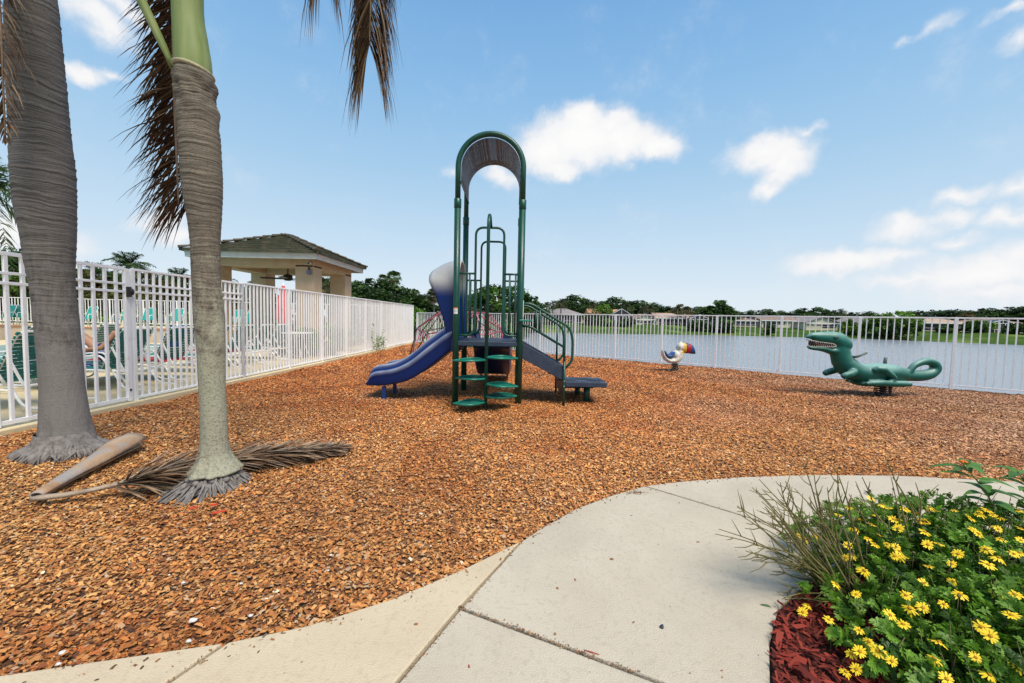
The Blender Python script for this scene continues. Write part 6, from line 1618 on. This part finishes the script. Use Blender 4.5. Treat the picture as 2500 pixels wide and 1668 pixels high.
lanai('screened porch with two flagpoles at the right edge',2415,2478,812,790,781,96)
# shrubs along the far bank
for i,(px,yt,Y,pal,w_) in enumerate([(1300,772,100,'dark',3),(1345,778,108,'mid',2.5),(1445,770,110,'dark',3.2),(1478,780,108,'bright',2),(1505,784,109,'mid',2),(1530,780,110,'dark',2),(1700,782,108,'dark',2.2),(1745,775,108,'dark',3.4),(1770,780,107,'mid',2.6),(1880,788,104,'dark',1.3),(2072,782,105,'bright',2),(2100,786,104,'bright',1.8),(2195,785,95,'dark',3),(2160,780,100,'mid',3),(2225,790,98,'mid',2),(2320,795,98,'dark',2),(2385,785,96,'mid',2.6),(2398,780,97,'bright',2),(2485,792,92,'dark',2.4)]):
    lbs = ['dark shrub at the left end of the far bank','green shrub under the grey roof','dark hedge before the orange roof','bright small shrub before the orange roof','green shrub below the white gable screen frame','dark shrub right of the white gable screen frame','dark shrub under the screened porch','dark thicket left at the foot of the tall pointed tree','green thicket right at the foot of the tall pointed tree','small dark bush on the lawn before the brown roofs','yellow green shrub by the tall single palm','yellow green shrub before the pale gable','dark thicket under the willowy tree','green thicket left of the willowy tree','green shrub at the left of the long tan house','dark shrub before the long tan house','green shrub right of the long tan house','bright shrub between the last two houses','dark shrub at the right edge bank']
    shrub(lbs[i], px, yt, Y, pal, w_, 120+i, per=50, size=.34, group='shrubs along the far bank')
# ------------------------------------------------------------------ flower bed in the right corner
fr_ = np.random.default_rng(77)
bush = thing('daisy_bush', 'yellow flowering daisy bush in the red mulch at the lower right', 'bush', (2.0, 1.75, .03))
M['stem'] = mat('green_brown_stem', (.075,.085,.025), (.14,.12,.045), 20, .7)
M['twig'] = mat('bare_twig', (.13,.125,.030), (.21,.17,.075), 16, .75, .3)
# mounds of foliage: centres (x, y, height, radius)
mounds = [(1.88,2.02,.40,.30),(2.20,2.12,.46,.34),(2.55,2.15,.46,.36),(1.75,1.72,.30,.30),(2.10,1.75,.40,.36),(2.45,1.72,.42,.36),(2.9,2.0,.46,.38),(1.62,1.42,.17,.26),(1.92,1.42,.28,.32),(2.25,1.38,.34,.34),(1.60,1.17,.16,.22),(1.85,1.12,.22,.28),(2.6,1.3,.38,.36)]
mounds = [(a, b, h*(.74 if b > 1.6 else .85), r) for (a, b, h, r) in mounds]
def mound_z(x, y):
    z = 0
    for (mx,my,h,r) in mounds:
        d2 = ((x-mx)**2+(y-my)**2)/(r*r)
        if d2 < 1.6: z = max(z, h*math.sqrt(max(0,1-d2/1.6)))
    return z
BC = np.array([(.080,.185,.012),(.12,.26,.018),(.16,.33,.028),(.035,.095,.010),(.20,.36,.05)])
V, Q, C = [], [], []; off = 0
for (mx,my,h,r) in mounds:
    nsp = int(185*(r/.32)**2)
    for s_ in range(nsp):
        a = fr_.uniform(0,2*PI); rr = r*math.sqrt(fr_.random())*1.12; x, y = mx+rr*math.cos(a), my+rr*math.sin(a)
        zt = mound_z(x,y); 
        if zt < .02: continue
        z = .04+zt*fr_.uniform(.25,1.0)+fr_.normal()*.015
        base = Vector((x,y,z)); ax = Vector((fr_.normal()*.6+ (x-mx)/r*.5, fr_.normal()*.6-.15+(y-my)/r*.4, 1.0)).normalized()
        tone = BC[fr_.integers(len(BC))]*fr_.uniform(.7,1.2)
        nl = 8; L = fr_.uniform(.036,.066)
        for j in range(nl):        # lobed leaf: narrow blades round a sprig, each with side lobes
            th = 2*PI*j/nl*1.6+fr_.uniform(-.4,.4); o1 = ax.orthogonal().normalized(); o2 = ax.cross(o1)
            d = (ax*fr_.uniform(.35,1.1)+(o1*math.cos(th)+o2*math.sin(th))*fr_.uniform(.5,1.0)).normalized()
            p0 = base+ax*(L*.25*fr_.random()); u = d.cross(ax); u = u.normalized() if u.length > .05 else o1
            ll = L*fr_.uniform(.6,1.1)
            def blade(p, d_, l_, w_):
                global off
                q = u if abs(d_.dot(u)) < .8 else d_.cross(ax).normalized()
                q = (q-d_*q.dot(d_)).normalized(); m_ = p+d_*l_*.6; e = p+d_*l_+Vector((0,0,-.12*l_))
                V.extend([p, m_-q*w_, e, m_+q*w_]); Q.append((off,off+1,off+2,off+3)); C.extend([tone*fr_.uniform(.85,1.15)]*4); off += 4
            blade(p0, d, ll, ll*.16)
            for f, sg in ((.35,1),(.45,-1),(.62,1),(.70,-1)):
                blade(p0+d*ll*f, (d*.6+u*sg*.8).normalized(), ll*.40, ll*.09)
M['bushleaf'] = leafmat('daisy_leaf', trans=.30, rough=.5, spec=.35)
WISPS = []
for i in range(90):              # wispy sprigs standing up out of the mound
    m_ = mounds[fr_.integers(len(mounds))]; a = fr_.uniform(0,2*PI); r = m_[3]*fr_.uniform(.2,1.05); x, y = m_[0]+r*math.cos(a), m_[1]+r*math.sin(a); z = mound_z(x,y)
    e = Vector((x+fr_.normal()*.05-.02, y+fr_.normal()*.04, z+fr_.uniform(.05,.16))); b0 = Vector((x,y,max(.03,z-.1))); WISPS.append((b0, e))
    tone = BC[fr_.integers(len(BC))]
    for j in range(10):
        f = .35+.65*j/10; p = b0.lerp(e, f); th = j*2.4; d = Vector((math.cos(th)*.8, math.sin(th)*.8, .55)).normalized(); L = .026*(1.3-f); q = d.cross(Vector((0,0,1))).normalized()
        V.extend([p, p+d*L*.6-q*L*.2, p+d*L, p+d*L*.6+q*L*.2]); Q.append((off,off+1,off+2,off+3)); C.extend([tone*fr_.uniform(.8,1.1)]*4); off += 4
np_obj('leaves', np.array([tuple(v) for v in V]), np.array(Q), M['bushleaf'], parent=bush, cols=np.array(C))
t = MB()
for b0, e in WISPS: t.tube([b0, e], [.0022,.0012], 5)
for k in range(150):
    m_ = mounds[fr_.integers(len(mounds))]; b0 = Vector((m_[0]+fr_.normal()*.10, m_[1]+fr_.normal()*.10, .03)); a = fr_.uniform(0,2*PI); rr = m_[3]*fr_.uniform(.2,1)
    e = Vector((m_[0]+rr*math.cos(a), m_[1]+rr*math.sin(a), .04+m_[2]*fr_.uniform(.5,1.05))); t.tube([b0, b0.lerp(e,.5)+Vector((0,0,.03)), e], [.004,.003,.002], 5)
stems_ = t
# flowers: one built, the rest copies
PET = mat('yellow_petal', (.80,.52,.008), (.86,.62,.02), 30, .6); CEN = mat('flower_centre', (.62,.28,.008), (.74,.38,.015), 90, .8, .6)
def make_flower(n, seed, droop=0.0):
    r2 = np.random.default_rng(seed); mb = MB()
    for k in range(n):
        a = 2*PI*k/n+r2.uniform(-.10,.10); d = Vector((math.cos(a),math.sin(a),0)); s_ = Vector((-d.y,d.x,0)); L = .030*r2.uniform(.75,1.15); up_ = r2.uniform(-.10,.25)-droop; w_ = .0042*r2.uniform(.85,1.2)
        rows = []
        for f, ww in ((.18,.5),(.45,1),(.75,1),(.93,.75),(1,.12)): 
            c = d*(.004+L*f)+Vector((0,0,L*(up_*f-.35*f*f*(.2+droop)))); rows.append([c-s_*w_*ww, c+Vector((0,0,-.0006)), c+s_*w_*ww])
        mb.grid(rows, True)
    return mb
protoF = []
for i,(n,dr) in enumerate(((13,0),(12,.25),(11,.5),(14,.12))):
    fo = make_flower(n, 10+i, dr).build('flower', PET, bush); fo.location = (0,0,0)
    me = fo.data; me.transform(Matrix.Translation(origin_of(bush)))
    c = MB(); c.ell((0,0,.0015), .0088,.0088,.0055, 12, 8); 
    for k in range(26):
        a = k*2.4; r = .0082*math.sqrt(k/26); c.ell((r*math.cos(a), r*math.sin(a), .0058-.0028*(k/26)), .0012,.0012,.0012, 5, 4)
    co = c.build('flower_centre', CEN, fo); co.data.transform(Matrix.Translation(origin_of(fo))); co.location = (0,0,0)
    protoF.append(fo)
# positions measured in the picture (source pixels of the crop), with the rest sprinkled over the mounds
fpx = [(1040,325,'f'),(890,380,'f'),(1120,365,'f'),(820,432,'f'),(930,525,'f'),(1045,500,'f'),(960,465,'f'),(1225,525,'u'),(1020,593,'u'),(1150,630,'u'),(1210,650,'u'),(1200,712,'u'),(885,640,'u'),(870,722,'u'),(995,808,'u'),(1495,630,'f'),(1430,780,'u'),(1585,765,'u'),(1815,665,'u'),(1595,880,'u'),(1395,895,'u'),(1275,975,'u'),(1390,1060,'u'),(1530,1035,'u'),(1300,1062,'u'),(1170,1110,'u'),(1255,1170,'u'),(940,970,'u'),(805,900,'f'),(615,1040,'u'),(580,1090,'u'),(755,1140,'u'),(770,1240,'u'),(960,1210,'u'),(1025,1285,'u'),(965,1355,'u'),(1085,1350,'u'),(1180,1420,'u'),(1500,1290,'f'),(1465,1400,'u'),(1745,1395,'u'),(1785,1190,'u'),(1845,1250,'u'),(1895,965,'u'),(1840,1510,'u'),(1550,1540,'u'),(1830,770,'u'),(1825,405,'f'),(1600,400,'f'),(1435,380,'f'),(1340,425,'f'),(1385,478,'f'),(1710,458,'f'),(1915,455,'f'),(1890,515,'f'),(2050,605,'f'),(2040,400,'f'),(1740,540,'f'),(660,575,'f'),(595,595,'f'),(550,573,'f'),(640,525,'f'),(1090,570,'f'),(905,1370,'f'),(870,1490,'f'),(940,1475,'f'),(2010,970,'f'),(1985,1110,'f'),(1640,970,'f'),(2030,1450,'u'),(1215,465,'f'),(1270,395,'f'),(1160,390,'f'),(1770,430,'f'),(1900,720,'f')]
fpx += [(int(fr_.uniform(900,2060)), int(fr_.uniform(400,720)), 'f') for _ in range(23)]
def bush_hit(px, py):
    d = ray(px, py); o_ = Vector((0,0,CAM_H)); best = None
    for k in range(90, 420):
        p = o_+d*(k*.01)
        if p.z < mound_z(p.x,p.y)+.08: return p
    return o_+d*2.2
camp = Vector((0,0,CAM_H)); fst = MB()
for i,(zx,zy,kd) in enumerate(fpx):
    px, py = 1750+zx*.3623, 1100+zy*.3623
    p = bush_hit(px, py)
    if p.z < .06: p.z = .06
    o = protoF[i] if i < len(protoF) else copy_tree(protoF[[0,3,0,1,2][i % 5]], bush)
    o.parent = bush; o.location = p - origin_of(bush)
    tc_ = (camp-p).normalized(); nv = (Vector((fr_.normal()*.30, fr_.normal()*.30-.1, 1.1))+tc_*(.75 if kd == 'u' else .05)).normalized()
    q = nv.to_track_quat('Z','Y'); o.rotation_mode = 'QUATERNION'; o.rotation_quaternion = q; s_ = fr_.uniform(.52,.78); o.scale = (s_,s_,s_)
    b0 = Vector((p.x+fr_.normal()*.04, p.y+fr_.normal()*.04+.02, max(.03, p.z-.16))); fst.tube([b0, b0.lerp(p,.6)+Vector((0,0,.01)), p-nv*.004], [.0016,.0014,.0012], 5)
for i in range(46):              # seed heads and buds on wiry stalks
    m_ = mounds[fr_.integers(6)]; a = fr_.uniform(0,2*PI); r = m_[3]*fr_.uniform(.3,1.1); x, y = m_[0]+r*math.cos(a), m_[1]+r*math.sin(a); z = mound_z(x,y)+fr_.uniform(.05,.13)
    hd_ = MB(); hd_.tube([(x+.02,y+.02,z-.16),(x,y,z)], .0013, 5); hd_.ell((x,y,z), .0065,.0065,.0055, 8, 6); hd_.build('seed_head', M['stem'], bush)
stems_.v, n_ = stems_.v + fst.v, len(stems_.v); stems_.f += [tuple(i+n_ for i in f) for f in fst.f]; stems_.sm += fst.sm
stems_.build('stems', M['stem'], bush)

# bare twiggy shrub leaning out over the path
bare = thing('bare_shrub', 'leafless twiggy shrub leaning left over the concrete path', 'shrub', (1.72, 1.98, .03))
t = MB(); off_ = 0
tips = [(1755,1292),(1800,1238),(1800,1235),(1836,1190),(1853,1170),(1868,1238),(1905,1178),(1918,1175),(1940,1193),(1960,1128),(1975,1215),(1995,1200),(2045,1140),(2048,1163),(2090,1215),(1820,1345),(1835,1330),(1858,1372),(1895,1440),(1920,1450),(1880,1260),(1895,1300),(2160,1115),(2175,1163),(2235,1178),(2260,1195),(1860,1225),(2020,1190),(2105,1165)]
tips = tips + [(px+int(fr_.normal()*16)+14, py+int(fr_.normal()*14)+22) for (px,py) in tips if px < 2060]
for i,(px,py) in enumerate(tips):
    b0 = Vector((1.66+fr_.normal()*.05, 1.86+fr_.normal()*.05, .03)) if px < 2060 else Vector((2.1+fr_.normal()*.06, 1.95+fr_.normal()*.05, .03))
    Y = fr_.uniform(1.72,2.05) if px < 2060 else fr_.uniform(1.9,2.1)
    e = at(px, py, Y); md = b0.lerp(e,.5)+Vector((fr_.normal()*.02, fr_.normal()*.02, .035+fr_.normal()*.02))
    pts = [Vector(p) for p in spline([tuple(b0), tuple(b0.lerp(md,.5)+Vector((0,0,.015))), tuple(md), tuple(md.lerp(e,.5)+Vector((fr_.normal()*.012,0,.012))), tuple(e)], 14)]
    t.tube(pts, [.0060-.0042*k/13 for k in range(14)], 6)
    for k in range(fr_.integers(3,7)):
        j = fr_.integers(6,13); d = (pts[j+1 if j < 13 else j]-pts[j-1]).normalized(); sd = d.cross(Vector((0,1,0))).normalized()*(1 if fr_.random() < .5 else -1)
        L = fr_.uniform(.012,.085); a = pts[j]; t.tube([a, a+(d*.75+sd*.65)*L*.6, a+(d*1.0+sd*.75)*L+Vector((0,0,.15*L))], [.0026,.0022,.0012], 5)
t.build('twigs', M['twig'], bare)
# tall dark stalk and leafy milkweed stems with orange heads
st2 = thing('milkweed_plant', 'tall leafy milkweed stalk with a small orange flower head', 'plant', (2.42,2.0,.03))
t = MB(); lv = []
def stalk(pts, r):
    P = [Vector(p) for p in spline(pts, 16)]; t.tube(P, [r*(1-.5*k/15) for k in range(16)], 7); return P
P1 = stalk([(2.32,1.95,.03),tuple(at(2430,1330,2.05)),tuple(at(2425,1240,2.1)),tuple(at(2390,1180,2.15)),tuple(at(2352,1135,2.2))], .006)
P2 = stalk([(2.62,2.0,.03),tuple(at(2520,1280,2.15)),tuple(at(2510,1200,2.2)),tuple(at(2485,1150,2.25))], .006)
P3 = stalk([(2.02,1.78,.03),tuple(at(2290,1450,1.92)),tuple(at(2262,1340,1.96)),tuple(at(2225,1240,2.0)),tuple(at(2180,1165,2.02))], .0062)
P4 = stalk([(2.3,1.7,.03),tuple(at(2400,1460,1.85)),tuple(at(2425,1380,1.88)),tuple(at(2420,1330,1.9))], .0065)
t.build('stalks', M['twig'], st2)
V, Q, C = [], [], []
def bigleaf(p, d, L, w_):
    d = Vector(d).normalized(); s_ = d.cross(Vector((0,0,1))).normalized(); up_ = s_.cross(d); b0 = len(V); n = 6; tone = np.array(((.075,.19,.035),(.10,.235,.045),(.06,.15,.03))[fr_.integers(3)])
    for k in range(n+1):
        f = k/n; ww = w_*math.sin(PI*(f**.8))*.5+.0006; c = p+d*L*f+Vector((0,0,-.35*L*f*f)); V.extend([c-s_*ww+up_*ww*.35, c, c+s_*ww+up_*ww*.35]); C.extend([tone*.95, tone*1.15, tone*.95])
    for k in range(n):
        for j in (0,1): Q.append((b0+3*k+j, b0+3*k+j+1, b0+3*k+j+4, b0+3*k+j+3))
for (P, n0, cnt, L) in ((P1,8,17,.175),(P2,8,15,.16)):
    for i in range(cnt):
        j = min(15, n0+i*(16-n0)//cnt); a = i*2.4+fr_.uniform(-.3,.3); bigleaf(P[j], (math.cos(a),math.sin(a),.25+fr_.uniform(-.2,.4)), L*fr_.uniform(.65,1.05), L*.30)
np_obj('leaves', np.array([tuple(v) for v in V]), np.array(Q), M['bushleaf'], parent=st2, cols=np.array(C))
OR = mat('orange_flower', (.80,.16,.01), (.85,.25,.02), 40, .6)
t = MB()
for k in range(7): a = k*.9; t.ell(P1[15]+Vector((.011*math.cos(a), .011*math.sin(a), .016+.004*(k % 2))), .006,.006,.007, 8, 6)
t.build('flower_head', OR, st2)

# ------------------------------------------------------------------ litter on the path
PZ = .0325
def bit(name, label, px, py, cat, m, L, w_, h, ang, grp=None):
    p = g(px, py, PZ); r2 = random.Random(int(px*7+py)); mb = MB(); n = 9; pts = []
    ca, sa = math.cos(ang), math.sin(ang)
    rows = []
    for (s_, zz) in ((.75,0),(1,.35),(.8,.85),(.25,1)):
        row = []
        for k in range(n):
            a = 2*PI*k/n; rr = s_*(1+.22*math.sin(k*2.1+px)); x, y = L/2*rr*math.cos(a), w_/2*rr*math.sin(a)
            row.append((p.x+x*ca-y*sa, p.y+x*sa+y*ca, PZ+h*zz))
        rows.append(row)
    mb.grid(rows, True, True, True); o = mb.build(name, m, loc=p); return tag(o, label, cat, grp)
MB_ = mat('bark_bit', (.24,.10,.04), (.34,.17,.08), 60, .8, .3); MR_ = mat('red_bark_bit', (.30,.04,.025), (.38,.07,.04), 60, .8, .3); MD_ = mat('dark_pebble', (.02,.02,.03), (.05,.05,.07), 40, .4); ML_ = mat('fallen_green_leaf', (.05,.12,.03), (.08,.16,.04), 40, .6)
bit('pebble','dark oval pebble on the grey concrete near the front joint',1616,1532,'pebble',MD_,.026,.017,.010,.9)
bit('fallen_leaf','small green leaf lying on the path by the red mulch',1870,1479,'leaf',ML_,.045,.016,.004,-.3)
bit('bark_chip','square brown bark chip in the middle of the grey slab',1494,1366,'bark chip',MB_,.022,.014,.007,.1)
bit('bark_chip','thin red bark sliver beside the front joint',1445,1594,'bark chip',MR_,.062,.006,.004,-.35)
bit('bark_chip','small brown chip left of the middle of the grey slab',1361,1437,'bark chip',MB_,.016,.012,.006,1.9)
bit('bark_chip','upright red chip left of the middle of the grey slab',1404,1416,'bark chip',MR_,.020,.007,.005,1.7)
bit('bark_chip','red chip on the front left grey slab',1145,1628,'bark chip',MR_,.017,.007,.005,1.8)
bit('bark_chip','brown chip on the cream slab',1016,1525,'bark chip',MB_,.018,.010,.006,.1)
bit('bark_chip','grey brown pair chip near the bare twigs',1704,1324,'bark chip',MB_,.020,.008,.005,.2)
bit('bark_chip','tan chip just above the front joint',1355,1549,'bark chip',MB_,.012,.010,.006,.5)
# scattered crumbs nobody could count
n = 1500; X = fr_.uniform(-1.8,3.2,n); Y = fr_.uniform(1.3,3.4,n); k = inpoly(X,Y,path_poly) & ~inpoly(X,Y,BED)
pd = path_d(X,Y); k &= (fr_.random(n) < np.where(pd < .10, .9, .07)); X, Y = X[k], Y[k]
ex, ey = g(1550,1213).x+fr_.normal(0,.05,120), g(1550,1213).y+fr_.normal(0,.018,120); X, Y = np.concatenate([X,ex]), np.concatenate([Y,ey]); n = len(X)
jl = []
for (a, b, m_) in ((J1a, ext(J1a,J1b,.3), 260), (J2a, J2b, 420), (J3a, J3e, 120), (J4a, J4e, 120)):
    for k_ in range(m_): q = a.lerp(b, fr_.random()); jl.append((q.x+fr_.normal()*.007, q.y+fr_.normal()*.007))
X, Y = np.concatenate([X, [q[0] for q in jl]]), np.concatenate([Y, [q[1] for q in jl]]); n = len(X)
L = .009*fr_.lognormal(0,.45,n); L[-len(jl):] *= .6
edge = np.array(PATH_OUT[2:]+PATH_OUT2[1:-1]); sp_ = []
while len(sp_) < 150:
    j_ = fr_.integers(len(edge)-1); q = edge[j_]+(edge[j_+1]-edge[j_])*fr_.random(); e_ = edge[j_+1]-edge[j_]; nv_ = np.array((e_[1],-e_[0]))/np.hypot(*e_)
    sp_.append(q+nv_*abs(fr_.normal())*.035)
sp_ = np.array(sp_); X = np.concatenate([X, sp_[:,0]]); Y = np.concatenate([Y, sp_[:,1]]); L = np.concatenate([L, fr_.uniform(.008,.022,150)]); n = len(X)
cc = CHIP_PAL[fr_.integers(0,7,n)]*fr_.uniform(.3,.8,(n,1))
V, Q, C = chips(np.stack([X,Y],-1), np.full(n, PZ+.002), L, L*.5, cc, .12, fr_)
o = np_obj('path_crumbs', V, Q, M['chip'], cols=C); tag(o, kind='stuff')
# a few vivid red slivers and white shell bits among the wood chips
for i,(px,py,L,ang,lb) in enumerate([(472,1240,.05,.5,'red bark sliver by the roots of the slim palm'),(522,1232,.045,.2,'second red sliver by the slim palm roots'),(535,1250,.08,.55,'long red sliver right of the slim palm roots')]):
    p = g(px,py,.03); mb = MB(); d = Vector((math.cos(ang),math.sin(ang),.05)); mb.obox(p, d, Vector((-d.y,d.x,0)), (0,0,1), L/2, .006, .005); o = mb.build('red_sliver', mat('vivid_red_bark', (.50,.05,.02), None, 40, .7) if i == 0 else bpy.data.materials['vivid_red_bark'], loc=p, bevel=.002); tag(o, lb, 'bark sliver')
SHL = mat('white_shell', (.70,.68,.64), (.6,.57,.53), 30, .6, .3)
for i,(px,py,s_,lb) in enumerate([(471,1512,.030,'largest white shell bit among the wood chips'),(447,1420,.018,'white shell bit left of a pair in the wood chips'),(588,1422,.016,'white shell bit above the largest one'),(808,1353,.018,'white shell bit nearest the slab joint'),(801,1390,.014,'small white shell bit below another near the slab'),(152,1590,.022,'white shell bit in the lower left corner'),(612,1500,.018,'grey white shell bit right of the largest one'),(142,1618,.018,'flat white shell bit lowest at the left'),(460,1562,.02,'pale shell bit below the largest one')]):
    p = g(px,py,.025); mb = MB(); rows = []
    for (q, zz) in ((.8,0),(1,.3),(.6,.8),(.1,1)): rows.append([(p.x+s_*.6*q*(1+.25*math.sin(k*1.9+i))*math.cos(2*PI*k/9), p.y+s_*.5*q*(1+.25*math.sin(k*2.3+i))*math.sin(2*PI*k/9), .018+s_*.35*zz) for k in range(9)])
    mb.grid(rows, True, True, True); o = mb.build('shell', SHL, loc=p); tag(o, lb, 'shell')
